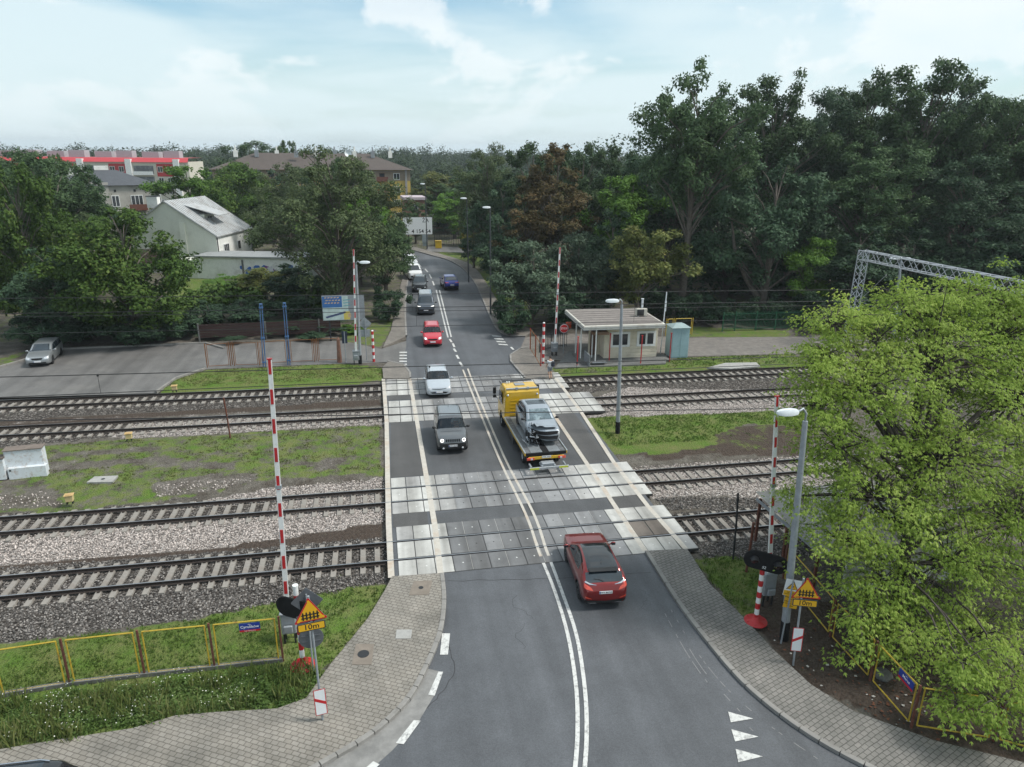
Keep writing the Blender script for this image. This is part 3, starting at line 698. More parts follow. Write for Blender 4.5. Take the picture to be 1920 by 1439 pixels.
class Car:
    """a car body lofted from cross-sections; local axes: x across, y back from the nose (0..L), z up"""
    def __init__(s, L, W, top, belt, bottom=.2, wheels=(.85, 3.4), wr=.33, tumble=.30, plan=None, clad=False, shoulder=.05):
        s.L, s.W, s.top, s.belt, s.bottom, s.wheels, s.wr, s.tumble, s.clad, s.sh = L, W, top, belt, bottom, wheels, wr, tumble, clad, shoulder
        s.plan = plan or [(0, .70), (.04, .82), (.15, .92), (.4, .975), (.9, 1), (L-.9, 1), (L-.4, .975), (L-.12, .93), (L-.03, .87), (L, .8)]
    def T(s, y): return sm_interp(s.top, y)
    def Bl(s, y): return min(interp(s.belt, y), s.T(y)-.03)
    def w(s, y): return interp(s.plan, y)*s.W/2
    def roofw(s, y): return s.w(y)*.93-s.tumble*max(0, s.T(y)-s.Bl(y)-.05)
    def section(s, y):
        w, zt, zb = s.w(y), s.T(y), s.bottom+.0
        e = min(y, s.L-y)
        zb += .10*max(0, 1-e/.25)
        bl = s.Bl(y); h = zt-bl; rw = s.roofw(y)
        za = zb; R_ = s.wr+.07
        for yw in s.wheels:
            d = abs(y-yw)
            if d < R_: za = max(za, s.wr+sqrt(R_*R_-d*d))
        za = min(za, bl-.1)
        r = .06 if h > .2 else h*.3
        P = [(0, zb), (.58*w, zb), (.84*w, max(zb+.0, za)), (.96*w, max(zb+.06, za+.005)), (1.*w, max(zb+.24*(bl-zb)+.05, za+.02)),
             (1.*w, max(zb+.6*(bl-zb), za+.05)), (.985*w, bl-s.sh), (.94*w, bl)]
        P += [(.5*(.93*w+rw)+.012, bl+h*.5), (rw, zt-r-.01), (rw-.05, zt-r*.35), (rw*.8, zt-r*.08), (rw*.4, zt+.006), (0, zt+.01)]
        return P
    def build(s, parent, paint, deform=None, name='body', hole=None):
        ys = sorted(set([0, .015, .04, .08, .13]+[s.L-q for q in (0, .015, .04, .08, .13)]+[i*s.L/64 for i in range(1, 64)]+[yw+sg*(s.wr+.07)*cos(a*pi/16) for yw in s.wheels for sg in (-1, 1) for a in range(0, 9)]))
        ys2 = [ys[0]]
        for y in ys[1:]:
            if y-ys2[-1] > .008: ys2.append(y)
        ys = ys2
        secs = [s.section(y) for y in ys]; n = len(secs[0]); k = 2*n-1
        vs = []
        for y, P in zip(ys, secs):
            vs += [(-x, y, z) for x, z in P[::-1]][:-1]+[(x, y, z) for x, z in P]
        # ring order: top centre (left side down) -> bottom centre -> right side up
        vs2 = []
        for y, P in zip(ys, secs):
            ring = [(-x, y, z) for x, z in P[::-1]]+[(x, y, z) for x, z in P[1:]]
            vs2 += ring
        vs = vs2; k = 2*n-1; fs = []; ms = []
        for i in range(len(ys)-1):
            for j in range(k-1):
                fs.append((i*k+j, i*k+j+1, (i+1)*k+j+1, (i+1)*k+j))
                c = j if j < n-1 else k-2-j      # 0 = top .. n-2 = bottom
                c = n-2-c                        # column index from bottom
                ms.append(1 if c <= 1 or (s.clad and c == 2) or (s.clad and c == 3) else 0)
        fs.append(tuple(range(k-1, -1, -1))); ms.append(0)
        o = (len(ys)-1)*k; fs.append(tuple(range(o, o+k))); ms.append(0)
        if deform: vs = [deform(Vector(v)) for v in vs]
        me = D.meshes.new(name); me.from_pydata(vs, [], fs)
        me.materials.append(paint); me.materials.append(M['black'])
        me.polygons.foreach_set('material_index', ms); me.polygons.foreach_set('use_smooth', [True]*(len(fs)-2)+[False]*2)
        me.update(); bm = bmesh.new(); bm.from_mesh(me); bmesh.ops.recalc_face_normals(bm, faces=bm.faces); bm.to_mesh(me)
        s.bvh = BVHTree.FromBMesh(bm)
        if hole:                                   # opening behind the windscreen glass
            kill = [f for f in bm.faces if hole[0]+.02 < f.calc_center_median().y < hole[1] and abs(f.calc_center_median().x) < s.roofw(f.calc_center_median().y)-.02 and f.calc_center_median().z > s.Bl(f.calc_center_median().y)-.02]
            bmesh.ops.delete(bm, geom=kill, context='FACES'); bm.to_mesh(me)
        bm.free(); me.set_sharp_from_angle(angle=R(38))
        ob = D.objects.new(name, me); link(ob, parent); s.root = parent
        return ob
    def hit(s, p, d, eps):
        loc, nor, _, _ = s.bvh.ray_cast(Vector(p), Vector(d))
        if loc is None: loc, nor, _, _ = s.bvh.find_nearest(Vector(p)+Vector(d)*3.)
        return loc+nor*eps
    def patch(s, name, m, rows, axis, parent=None, eps=.008, nu=8, thick=0.):
        """rows: polylines of (u,v); front: u=x v=z, rear same, left/right: u=y v=z, top: u=x v=y"""
        grid = []; 
        def P(u, v):
            if axis == 'front': return s.hit((u, -3, v), (0, 1, 0), eps)
            if axis == 'rear': return s.hit((u, s.L+3, v), (0, -1, 0), eps)
            if axis == 'left': return s.hit((-4, u, v), (1, 0, 0), eps)
            if axis == 'right': return s.hit((4, u, v), (-1, 0, 0), eps)
            return s.hit((u, v, 5), (0, 0, -1), eps)
        nv = max(2, int(max((Vector(rows[0][i])-Vector(rows[1][i])).length for i in range(len(rows[0])))/.07)+1)
        A = [Vector(p) for p in rows[0]]; B = [Vector(p) for p in rows[1]]
        def resample(Q, n):
            d = [0.]
            for a, b in zip(Q, Q[1:]): d.append(d[-1]+(b-a).length)
            out = []
            for i in range(n+1):
                t = d[-1]*i/n; j = 0
                while j < len(Q)-2 and d[j+1] < t: j += 1
                out.append(Q[j].lerp(Q[j+1], min(1, max(0, (t-d[j])/(d[j+1]-d[j]+1e-9)))))
            return out
        if len(A) < 9: n_ = 14; A, B = resample(A, n_), resample(B, n_)
        for q in range(nv+1):
            t = q/nv; grid.append([P(*(a.lerp(b, t))[:2]) for a, b in zip(A, B)])
        k = len(A); mb = MB(); mb.smooth = True
        mb.add([p for r in grid for p in r], [(i*k+j, i*k+j+1, (i+1)*k+j+1, (i+1)*k+j) for i in range(nv) for j in range(k-1)])
        ob = mb.build(name, m, parent or s.root)
        # make faces point outwards
        bm = bmesh.new(); bm.from_mesh(ob.data); c = Vector((0, s.L/2, .8))
        if sum(((f.calc_center_median()-c).dot(f.normal))*f.calc_area() for f in bm.faces) < 0: bmesh.ops.reverse_faces(bm, faces=bm.faces)
        bm.to_mesh(ob.data); bm.free()
        return ob
    def both(s, name, m, rows, axis, **kw):
        for sg in (1, -1):
            rr = [[(sg*u, v) for u, v in r] for r in rows] if axis in ('front', 'rear', 'top') else rows
            s.patch(name, m, rr, axis if axis in ('front', 'rear', 'top') else ('right' if sg > 0 else 'left'), **kw)
    def side_windows(s, splits, gap=.045, lo=.03, hi=.085, m=None):
        for a, b in zip(splits, splits[1:]):
            n = max(4, int((b-a)/.1)); A, B = [], []
            for i in range(n+1):
                y = a+gap/2+(b-a-gap)*i/n; zl = interp(s.belt, y)+lo; zh = s.T(y)-hi
                if zh < zl+.01: zh = zl+.01
                A.append((y, zl)); B.append((y, zh))
            s.both('side_window', m or M['glass'], [A, B], 'side', eps=.006)
    def topglass(s, name, y0, y1, inset=.06, m=None, eps=.006, arc=.0):
        n = 8; A, B = [], []
        for i in range(n+1):
            u = -1+2*i/n
            A.append((u*(s.roofw(y0)-inset), y0+arc*(u*u))); B.append((u*(s.roofw(y1)-inset), y1+arc*.4*(u*u)))
        return s.patch(name, m or M['glass'], [A, B], 'top', eps=eps)
    def wheels4(s, rim=M['alloy'], spokes=5):
        for yw in s.wheels:
            for sg in (-1, 1):
                x = sg*(s.w(yw)-.115); r = s.wr
                Mx = Matrix.Translation((x, yw, r)) @ Matrix.Rotation(sg*pi/2, 4, 'Y')
                w = MB(); w.lathe([(r*.62, -.1), (r*.93, -.1), (r, -.06), (r, .06), (r*.93, .1), (r*.66, .1), (r*.62, .085)], 24, Mx)
                t = w.build('wheel', M['rubber'], s.root)
                q = MB(); q.lathe([(r*.66, .08), (r*.62, .1), (r*.58, .085), (r*.56, .02)], 20, Mx)
                for k in range(spokes):
                    q.box((r*.33, 0, .075), (r*.5, r*.16, .03), M=Mx @ Matrix.Rotation(2*pi*k/spokes, 4, 'Z'))
                q.lathe([(0, .1), (r*.13, .095), (r*.14, .06)], 10, Mx); q.build('rim', rim, t)
                b = MB(); b.lathe([(r*.64, .0), (0, .0)], 16, Mx); b.build('brake_disc', M['dark_metal'], t)
    def mirrors(s, y, z, m, out=.13):
        for sg in (-1, 1):
            b = MB(); x = sg*(s.w(y)*.96)
            b.cyl((x-sg*.05, y, z-.03), (x+sg*out*.5, y+.01, z), .03, n=6); b.ball((x+sg*out, y+.02, z+.02), (.11, .06, .075))
            b.build('mirror', m, s.root)
            g = MB(); g.box((x+sg*out, y+.078, z+.02), (.16, .012, .1), bev=.004); g.build('mirror_glass', M['glass'], s.root)
    def plate(s, end, z, text=None, w=.5, eps=.016):
        f = end == 'front'
        p0 = s.hit((0, -3 if f else s.L+3, z), (0, 1 if f else -1, 0), eps)
        Mx = Matrix.Translation(p0) @ (Matrix.Rotation(R(90), 4, 'X') if f else Matrix.Rotation(pi, 4, 'Z') @ Matrix.Rotation(R(90), 4, 'X'))
        b = MB(); b.box((0, 0, 0), (w, .115, .022), M=Mx, bev=.004); b.mi = 2; b.box((-w/2+.025, 0, .0125), (.04, .1, .002), M=Mx)
        if text: text_into(b, text, .1, Mx @ Matrix.Translation((.02, 0, .0135)), 1)
        b.build('number_plate', [M['plate'], M['ink'], M['blue_sign']], s.root)
def put_car(name, label, cat, centre, heading, group=None):
    """Empty on the ground; local +y runs from nose to tail so the nose points along `heading`"""
    return thing(name, label, cat, centre, heading, group)
def nose_at(p, L, yaw, front=True):
    """origin (nose) so that nose/tail touches ground point p; car's +y axis (nose->tail) rotated by yaw"""
    d = Vector((-sin(yaw), cos(yaw), 0)); return Vector((p.x, p.y, .03))-(d*L if not front else d*0)
CG = 'cars in the queue on the road'
# ---- red crossover, seen from behind
yaw = atan2(G(1062, 1068).x-G(1090, 1142).x, -(G(1062, 1068).y-G(1090, 1142).y))   # tail -> nose direction
def heading_from(tail_px, nose_px):
    a, b = G(*tail_px), G(*nose_px); d = a-b; return atan2(-d.x, d.y)
red = carpaint('deep red metallic paint', (.19, .009, .009), .45, .3)
hd = heading_from((1133, 1147), (1099, 1046))
hd = heading_from((1088, 1144), (1064, 1071))
c = Car(4.39, 1.80, [(0, .55), (.03, .74), (.12, .86), (.5, .95), (1.1, 1.03), (1.3, 1.07), (2.0, 1.47), (2.4, 1.55), (2.9, 1.555), (3.4, 1.50), (3.75, 1.42), (3.83, 1.36), (4.15, 1.13), (4.28, 1.07), (4.34, .98), (4.39, .78)],
        [(0, .8), (1.2, .97), (2.6, 1.01), (3.3, 1.10), (3.8, 1.16), (4.39, 1.05)], .24, (.88, 3.52), .35, .40, clad=True)
p = nose_at(G(1134, 1146), c.L, hd, False)
t = put_car('crossover_car', 'deep red crossover with black roof seen from behind, just short of the tracks', 'car', p, hd, CG)
c.build(t, red)
c.side_windows([1.35, 2.35, 3.3], hi=.05, gap=.03); c.topglass('windscreen', 1.34, 2.0, .03)
c.topglass('roof_panel', 2.03, 3.8, -.035, mat('gloss black roof', (.014, .017, .02), .09, spec=1., vary=.2)); c.topglass('rear_window', 3.84, 4.2, .06)
b = MB(); b.box((0, 3.82, 1.425), (1.12, .26, .03), bev=.012); b.build('spoiler', M['black'], t)
b = MB(); b.tube([(.05, 4.2, 1.14), (.2, 4.12, 1.18), (.42, 4.08, 1.2)], .012); b.build('wiper', M['black'], t)
c.both('tail_lamp', LIGHT_R, [[(.48, .86), (.72, .93), (.82, .98)], [(.55, .98), (.72, 1.07), (.80, 1.10)]], 'rear', eps=.015)
c.both('lamp_strip', M['chrome'], [[(.35, 1.045), (.6, 1.07), (.78, 1.12)], [(.35, 1.06), (.6, 1.10), (.74, 1.15)]], 'rear', eps=.02)
c.both('reflector', LIGHT_R, [[(.52, .52), (.78, .6)], [(.55, .56), (.78, .66)]], 'rear', eps=.012)
c.patch('rear_bumper', M['black'], [[(-.85, .3), (0, .3), (.85, .3)], [(-.84, .5), (0, .44), (.84, .5)]], 'rear', eps=.014)
c.both('exhaust_trim', M['chrome'], [[(.35, .35), (.62, .36)], [(.35, .375), (.62, .39)]], 'rear', eps=.025)
c.plate('rear', .80, 'WY 8671F'); c.wheels4(M['dark_metal']); c.mirrors(1.45, 1.08, red)
b = MB(); b.tube([(.0, 3.45, 1.5), (.0, 3.52, 1.62)], [.012, .006]); b.build('aerial', M['black'], t)
# ---- dark grey boxy off-roader
grey = carpaint('dark grey paint', (.13, .137, .145), .6, .28)
def front_car(name, label, px, hd, c, paint, group=CG, hole=None):
    t = put_car(name, label, 'car', nose_at(G(*px), c.L, hd, True), hd, group); c.build(t, paint, hole=hole); return t
c = Car(4.24, 1.81, [(0, .6), (.03, .86), (.1, .97), (.45, 1.04), (1.0, 1.08), (1.25, 1.12), (1.72, 1.6), (1.95, 1.68), (3.6, 1.68), (3.98, 1.62), (4.15, 1.1), (4.22, 1.0), (4.24, .8)],
        [(0, .8), (1.2, 1.03), (4.24, 1.09)], .26, (.85, 3.42), .35, .24, clad=True)
hd_lane = heading_from((812, 690), (828, 745))*.0
t = front_car('off_roader_car', 'dark grey boxy off roader with round lit headlamps and slatted grille, on the crossing', (850, 854), R(-1), c, grey, hole=(1.27, 1.72)); cabin(c, t, 2.35, .72, (.62, .62, .62), 'driver in a pale shirt at the wheel of the dark grey off roader')
c.side_windows([1.28, 2.25, 3.2, 3.85]); c.topglass('windscreen', 1.27, 1.72, .03, CLEAR); c.topglass('roof_panel', 1.98, 3.9, .07, carpaint('grey roof with sky reflection', (.22, .24, .26), .6, .28), eps=.004)  # roof colour lightened to stand for the sky's reflection
for sg in (-1, 1):
    p0 = c.hit((sg*.62, -3, .87), (0, 1, 0), .01); h = MB(); h.lathe([(0, .02), (.055, .02), (.06, .03)], 14, Matrix.Translation(p0) @ Matrix.Rotation(R(90), 4, 'X'))
    h.mi = 1; h.lathe([(.06, .03), (.075, .045), (.098, .045), (.105, .0)], 18, Matrix.Translation(p0) @ Matrix.Rotation(R(90), 4, 'X')); h.build('headlamp', [M['glass'], LIT], t)
    p1 = c.hit((sg*.55, -3, .42), (0, 1, 0), .01); h = MB(); h.lathe([(0, .02), (.055, .02), (.06, .0)], 12, Matrix.Translation(p1) @ Matrix.Rotation(R(90), 4, 'X')); h.build('fog_lamp', LIGHT_W, t)
c.patch('front_bumper', M['black'], [[(-.84, .3), (0, .3), (.84, .3)], [(-.86, .68), (0, .7), (.86, .68)]], 'front', eps=.014)
g = MB(); 
for k in range(7): g.box((-.36+k*.12, c.hit((-.36+k*.12, -3, .86), (0, 1, 0), .0).y-.012, .86), (.075, .03, .17), bev=.008)
g.build('grille', M['matte_black'], t)
c.plate('front', .56, 'WW 2617Y'); c.wheels4(M['dark_metal']); c.mirrors(1.42, 1.14, M['black'])
b = MB(); b.tube([(.0, 3.4, 1.68), (.0, 3.5, 1.86)], [.012, .005]); b.build('aerial', M['black'], t)
# ---- white hatchback
whp = carpaint('silvery white paint', (.44, .48, .52), .2, .35)
c = Car(4.25, 1.775, [(0, .5), (.03, .68), (.12, .78), (.5, .9), (.95, 1.0), (1.15, 1.05), (1.95, 1.43), (2.3, 1.48), (3.3, 1.46), (3.8, 1.38), (4.1, 1.05), (4.2, .95), (4.25, .7)],
        [(0, .7), (1.1, .92), (4.25, 1.02)], .19, (.88, 3.53), .32, .3)
t = front_car('hatchback_car', 'silvery white hatchback with smiling black grille, driving over the far tracks', (824, 748), R(-1), c, whp, hole=(1.17, 1.95)); cabin(c, t, 2.5, .5, (.25, .35, .5), 'driver in a blue shirt at the wheel of the silvery white hatchback')
c.side_windows([1.2, 2.25, 3.15, 3.75]); c.topglass('windscreen', 1.17, 1.95, .04, CLEAR)
c.both('headlamp', LIGHT_W, [[(.48, .63), (.82, .68)], [(.55, .76), (.80, .86)]], 'front', eps=.012)
c.patch('grille', M['matte_black'], [[(-.48, .36), (0, .34), (.48, .36)], [(-.62, .45), (0, .53), (.62, .45)]], 'front', eps=.012)
c.patch('upper_grille', M['dark_metal'], [[(-.46, .66), (0, .625), (.46, .66)], [(-.5, .70), (0, .67), (.5, .70)]], 'front', eps=.012)
c.both('fog_lamp', LIGHT_W, [[(.66, .44), (.78, .45)], [(.66, .50), (.78, .51)]], 'front', eps=.012)
c.plate('front', .46); c.wheels4(); c.mirrors(1.35, 1.04, whp)
b = MB(); b.tube([(0, 3.6, 1.44), (0, 3.7, 1.6)], [.012, .005]); b.build('aerial', M['black'], t)
# ---- red compact people carrier
redb = carpaint('bright red paint', (.50, .012, .03), .1, .3)
c = Car(4.2, 1.69, [(0, .5), (.03, .72), (.12, .84), (.5, .95), (.95, 1.04), (1.1, 1.08), (1.7, 1.5), (2.0, 1.58), (3.4, 1.6), (3.85, 1.56), (4.1, 1.05), (4.17, .95), (4.2, .7)],
        [(0, .75), (1.1, .97), (2.2, 1.0), (2.25, .93), (4.2, 1.0)], .19, (.87, 3.45), .31, .25)
t = front_car('people_carrier_car', 'bright red compact people carrier with lit headlamps, beyond the far tracks', (812, 653), R(-2), c, redb, hole=(1.12, 1.7)); cabin(c, t, 2.3, .6, (.4, .38, .36), 'driver at the wheel of the bright red people carrier')
c.side_windows([1.14, 2.15, 3.1, 3.85]); c.topglass('windscreen', 1.12, 1.7, .04, CLEAR)
c.both('headlamp', LIGHT_W, [[(.47, .70), (.78, .74)], [(.52, .86), (.76, .9)]], 'front', eps=.012)
c.both('lit_bulb', LIT, [[(.57, .75), (.67, .76)], [(.57, .83), (.67, .84)]], 'front', eps=.02)
c.patch('grille', M['matte_black'], [[(-.38, .68), (0, .66), (.38, .68)], [(-.42, .78), (0, .78), (.42, .78)]], 'front', eps=.014)
c.patch('lower_grille', M['matte_black'], [[(-.6, .3), (0, .3), (.6, .3)], [(-.5, .37), (0, .37), (.5, .37)]], 'front', eps=.012)
c.plate('front', .52); c.wheels4(); c.mirrors(1.3, 1.08, redb)
# ---- dark passenger van
vanp = carpaint('anthracite paint', (.045, .055, .072), .4, .32)
c = Car(4.95, 1.9, [(0, .55), (.03, .95), (.1, 1.05), (.5, 1.14), (.75, 1.2), (1.35, 1.78), (1.6, 1.9), (2.0, 1.95), (4.6, 1.95), (4.8, 1.88), (4.92, 1.2), (4.95, .7)],
        [(0, .85), (.7, 1.12), (4.95, 1.14)], .22, (.95, 3.95), .34, .19)
t = front_car('van_car', 'dark passenger van with slim lit headlamps, behind the red people carrier', (799, 593), R(-3), c, vanp)
c.side_windows([.82, 1.7, 2.9, 4.0, 4.7]); c.topglass('windscreen', .79, 1.38, .03)
c.both('headlamp', LIT, [[(.5, .97), (.86, .97)], [(.55, 1.0), (.84, 1.02)]], 'front', eps=.014)
c.patch('grille', M['matte_black'], [[(-.75, .45), (0, .45), (.75, .45)], [(-.8, .66), (0, .7), (.8, .66)]], 'front', eps=.012)
c.patch('badge_strip', M['chrome'], [[(-.5, .955), (0, .95), (.5, .955)], [(-.5, .975), (0, .97), (.5, .975)]], 'front', eps=.012)
c.topglass('roof_panel', 1.7, 4.6, .07, carpaint('paler van roof', (.2, .22, .24), .3, .25), eps=.004)  # roof panel paler than the van's body
c.plate('front', .56); c.wheels4(); c.mirrors(.95, 1.2, M['black'], .17)
# ---- black sport utility
blk = carpaint('black paint', (.018, .019, .021), .3, .25)
suv_top = [(0, .55), (.03, .85), (.1, .97), (.5, 1.04), (1.05, 1.08), (1.2, 1.12), (1.9, 1.58), (2.25, 1.68), (3.6, 1.66), (4.05, 1.55), (4.35, 1.08), (4.45, .95), (4.5, .7)]
c = Car(4.5, 1.85, suv_top, [(0, .85), (1.15, 1.02), (4.5, 1.12)], .24, (.92, 3.6), .35, .28, clad=True)
t = front_car('sport_utility_car', 'black sport utility with pale bonnet reflection, between the dark van and the white van', (786, 550), R(-5), c, blk)
c.side_windows([1.25, 2.35, 3.3, 4.0]); c.topglass('windscreen', 1.23, 1.9, .04)
c.both('headlamp', LIGHT_W, [[(.62, .62), (.82, .62)], [(.62, .72), (.82, .74)]], 'front', eps=.012)
c.patch('grille', M['dark_metal'], [[(-.4, .6), (0, .5), (.4, .6)], [(-.58, .86), (0, .88), (.58, .86)]], 'front', eps=.012)
c.patch('skid_trim', M['chrome'], [[(-.5, .33), (0, .33), (.5, .33)], [(-.55, .37), (0, .37), (.55, .37)]], 'front', eps=.016)
c.plate('front', .5); c.wheels4(M['dark_metal']); c.mirrors(1.42, 1.1, blk)
# ---- white delivery van half under the tree
wv = carpaint('white paint', (.72, .73, .73), .0, .35)
c = Car(5.0, 1.95, [(0, .55), (.03, .92), (.1, 1.02), (.5, 1.12), (.8, 1.2), (1.45, 1.78), (1.7, 1.9), (2.1, 1.95), (4.7, 1.95), (4.9, 1.88), (4.97, 1.2), (5.0, .7)],
        [(0, .85), (.75, 1.1), (5, 1.12)], .22, (.95, 3.95), .34, .18)
t = front_car('delivery_van', 'white delivery van half hidden under the roadside tree, last in the queue', (780, 527), R(6), c, wv)
t['category'] = 'van'
c.side_windows([.9, 1.85]); c.topglass('windscreen', .84, 1.5, .04)
c.both('headlamp', LIGHT_W, [[(.6, .82), (.84, .84)], [(.62, .96), (.82, .99)]], 'front', eps=.012)
c.patch('grille', M['matte_black'], [[(-.6, .42), (0, .42), (.6, .42)], [(-.7, .66), (0, .7), (.7, .66)]], 'front', eps=.012)
c.plate('front', .54); c.wheels4(); c.mirrors(1.05, 1.2, M['black'], .17)
# ---- white car behind it, only its roof shows
c = Car(4.4, 1.8, suv_top[:-2]+[(4.38, .95), (4.4, .7)], [(0, .85), (1.15, 1.0), (4.4, 1.08)], .22, (.9, 3.5), .33, .28)
t = front_car('estate_car', 'white car of which only the roof shows behind the white delivery van', (774, 504), R(9), c, wv)
c.side_windows([1.25, 2.35, 3.3, 3.95]); c.topglass('windscreen', 1.23, 1.9, .04); c.both('headlamp', LIGHT_W, [[(.6, .7), (.82, .7)], [(.6, .8), (.8, .82)]], 'front', eps=.012); c.plate('front', .5); c.wheels4(); c.mirrors(1.42, 1.1, wv)
# ---- blue coupe-like SUV driving away
blu = carpaint('royal blue paint', (.012, .022, .22), .3, .28)
c = Car(4.5, 1.86, suv_top[:8]+[(3.3, 1.62), (4.0, 1.3), (4.3, 1.12), (4.42, 1.06), (4.47, .95), (4.5, .75)], [(0, .85), (1.15, 1.02), (4.0, 1.12), (4.5, 1.05)], .24, (.92, 3.6), .36, .28, clad=True)
t = put_car('coupe_car', 'royal blue sloping-back car driving away on the right-hand lane', 'car', nose_at(G(848, 546), c.L, R(184), False), R(184), CG)
c.build(t, blu); c.side_windows([1.25, 2.35, 3.3]); c.topglass('windscreen', 1.23, 1.9, .04); c.topglass('rear_window', 3.4, 4.15, .07)
c.both('tail_lamp', LIGHT_R, [[(.4, .98), (.86, .96)], [(.4, 1.03), (.82, 1.05)]], 'rear', eps=.014)
c.patch('rear_bumper', M['black'], [[(-.86, .32), (0, .32), (.86, .32)], [(-.86, .56), (0, .6), (.86, .56)]], 'rear', eps=.012)
c.plate('rear', .72); c.wheels4(M['dark_metal']); c.mirrors(1.42, 1.1, blu)
# ---- parked silver estate
sil = carpaint('dusty silver paint', (.30, .32, .33), .5, .38)
c = Car(4.57, 1.77, [(0, .5), (.03, .68), (.12, .78), (.5, .88), (1.0, .96), (1.25, 1.0), (2.0, 1.4), (2.35, 1.46), (3.9, 1.46), (4.25, 1.38), (4.48, .95), (4.55, .85), (4.57, .6)],
        [(0, .7), (1.2, .9), (4.57, .98)], .19, (.9, 3.5), .32, .28)
h = heading_from((112, 657), (78, 691)); t = put_car('parked_estate_car', 'dusty silver estate car parked alone at the edge of the parking lot', 'car', nose_at(G(72, 690), c.L, h, True), h)
c.build(t, sil); c.side_windows([1.3, 2.35, 3.3, 4.2]); c.topglass('windscreen', 1.27, 2.0, .04)
c.both('headlamp', LIGHT_W, [[(.46, .62), (.8, .64)], [(.5, .76), (.78, .82)]], 'front', eps=.012)
c.patch('grille', M['matte_black'], [[(-.33, .60), (0, .57), (.33, .60)], [(-.4, .72), (0, .72), (.4, .72)]], 'front', eps=.012)
c.patch('lower_grille', M['matte_black'], [[(-.6, .3), (0, .3), (.6, .3)], [(-.6, .4), (0, .4), (.6, .4)]], 'front', eps=.012)
c.plate('front', .46); c.wheels4(M['dark_metal']); c.mirrors(1.45, 1.0, sil)
# ---- black car at the bottom left corner
c = Car(4.5, 1.85, suv_top, [(0, .85), (1.15, 1.02), (4.5, 1.12)], .24, (.92, 3.6), .35, .28, clad=True)
pr = on_plane_y(60, 1428, 15.1)
h = R(97); d = Vector((-sin(h), cos(h), 0))
t = put_car('dark_car', 'black car at the photo\'s lower left corner, only its roof in view', 'car', Vector((-12.75, 15.45, .03)), R(-90))
c.build(t, blk); c.side_windows([1.25, 2.35, 3.3, 4.0]); c.topglass('windscreen', 1.23, 1.9, .04); c.topglass('roof_panel', 2.1, 3.7, .1, M['glass']); c.both('headlamp', LIGHT_W, [[(.62, .62), (.82, .62)], [(.62, .72), (.82, .74)]], 'front'); c.both('tail_lamp', LIGHT_R, [[(.5, .9), (.82, .9)], [(.5, 1.0), (.8, 1.0)]], 'rear'); c.wheels4(); c.mirrors(1.42, 1.1, blk)
for sg in (-1, 1):
    b = MB(); b.tube([(sg*.62, 2.0, 1.66), (sg*.62, 2.2, 1.71), (sg*.62, 3.6, 1.69), (sg*.62, 3.8, 1.62)], .02); b.build('roof_rail', M['chrome'], t)
# ---- yellow recovery truck
YEL = carpaint('recovery yellow paint', (.60, .36, .008), .0, .4)
ALU = mat('scuffed aluminium deck', (.42, .45, .47), .42, .5, vary=.15, vscale=3, dirt=(.22, .22, .22), damt=.5, dscale=2.5)
tail = G(1030, 893); hd = R(-2.4)
h_t = heading_from((1029, 893), (985, 757))
t = thing('recovery_truck', 'yellow recovery truck with aluminium flatbed crossing the tracks', 'truck', Vector((tail.x, tail.y, .04)), R(2.0))
# local: y forward from the tail bar, x right
b = MB(); b.mi = 0
b.box((0, 4.4, .72), (.8, 6.6, .2), bev=.02); b.box((0, 7.4, .62), (1.6, .6, .3)); b.build('chassis', M['dark_metal'], t)
cab = MB(); cab.smooth = False
prof = [(6.55, .75), (6.5, .95), (6.5, 2.55), (6.6, 2.68), (6.8, 2.74), (7.9, 2.72), (8.15, 2.62), (8.45, 1.75), (8.58, 1.1), (8.58, .5), (8.05, .5), (8.0, .75), (7.85, .98), (7.6, 1.05), (7.3, .98), (7.15, .75)]
w0 = 1.12; npf = len(prof)
vs = []
for sx, ins in ((-1, 0.), (-1, .06), (1, .06), (1, 0.)):
    pass
cx = [-1.12, -1.06, 1.06, 1.12]
cy, cz = 7.5, 1.7
for x in cx:
    k = .955 if abs(x) > 1.1 else 1.
    for y, z in prof:
        tum = 1-.06*max(0, z-1.5)
        vs.append((x*tum, cy+(y-cy)*k, (cz+(z-cz)*k) if z > 1.2 else z))
fs = [tuple(range(npf-1, -1, -1)), tuple(range(3*npf, 4*npf))]
for q in range(3): fs += [(q*npf+i, q*npf+(i+1) % npf, (q+1)*npf+(i+1) % npf, (q+1)*npf+i) for i in range(npf)]
cab.add(vs, fs); co = cab.build('cab', YEL, t)
bm = bmesh.new(); bm.from_mesh(co.data); bmesh.ops.recalc_face_normals(bm, faces=bm.faces); bm.to_mesh(co.data); bm.free()
q = MB(); q.mi = 0; q.box((0, 7.45, 2.755), (.62, .5, .03), bev=.01); q.build('roof_hatch', M['grey_paint'], co)
q = MB(); q.tube([(-1.0, 6.6, 2.76), (1.0, 6.6, 2.76)], .05, n=8); 
for x in (-.35, .35): q.box((x, 6.6, 2.76), (.14, .13, .13))
q.build('light_bar', M['steel'], t)
q = MB(); 
for x in (-.72, -.58): q.lathe([(0, .16), (.03, .16), (.05, .1), (.035, .0)], 8, Matrix.Translation((x, 7.75, 2.72)))
q.build('air_horn', M['lamp_white'], co)
q = MB(); q.box((-1.07, 8.05, 2.72), (.05, .7, .03)); q.box((0, 8.15, 2.77), (1.9, .35, .03), bev=.01); q.build('sun_visor', M['black'], co)
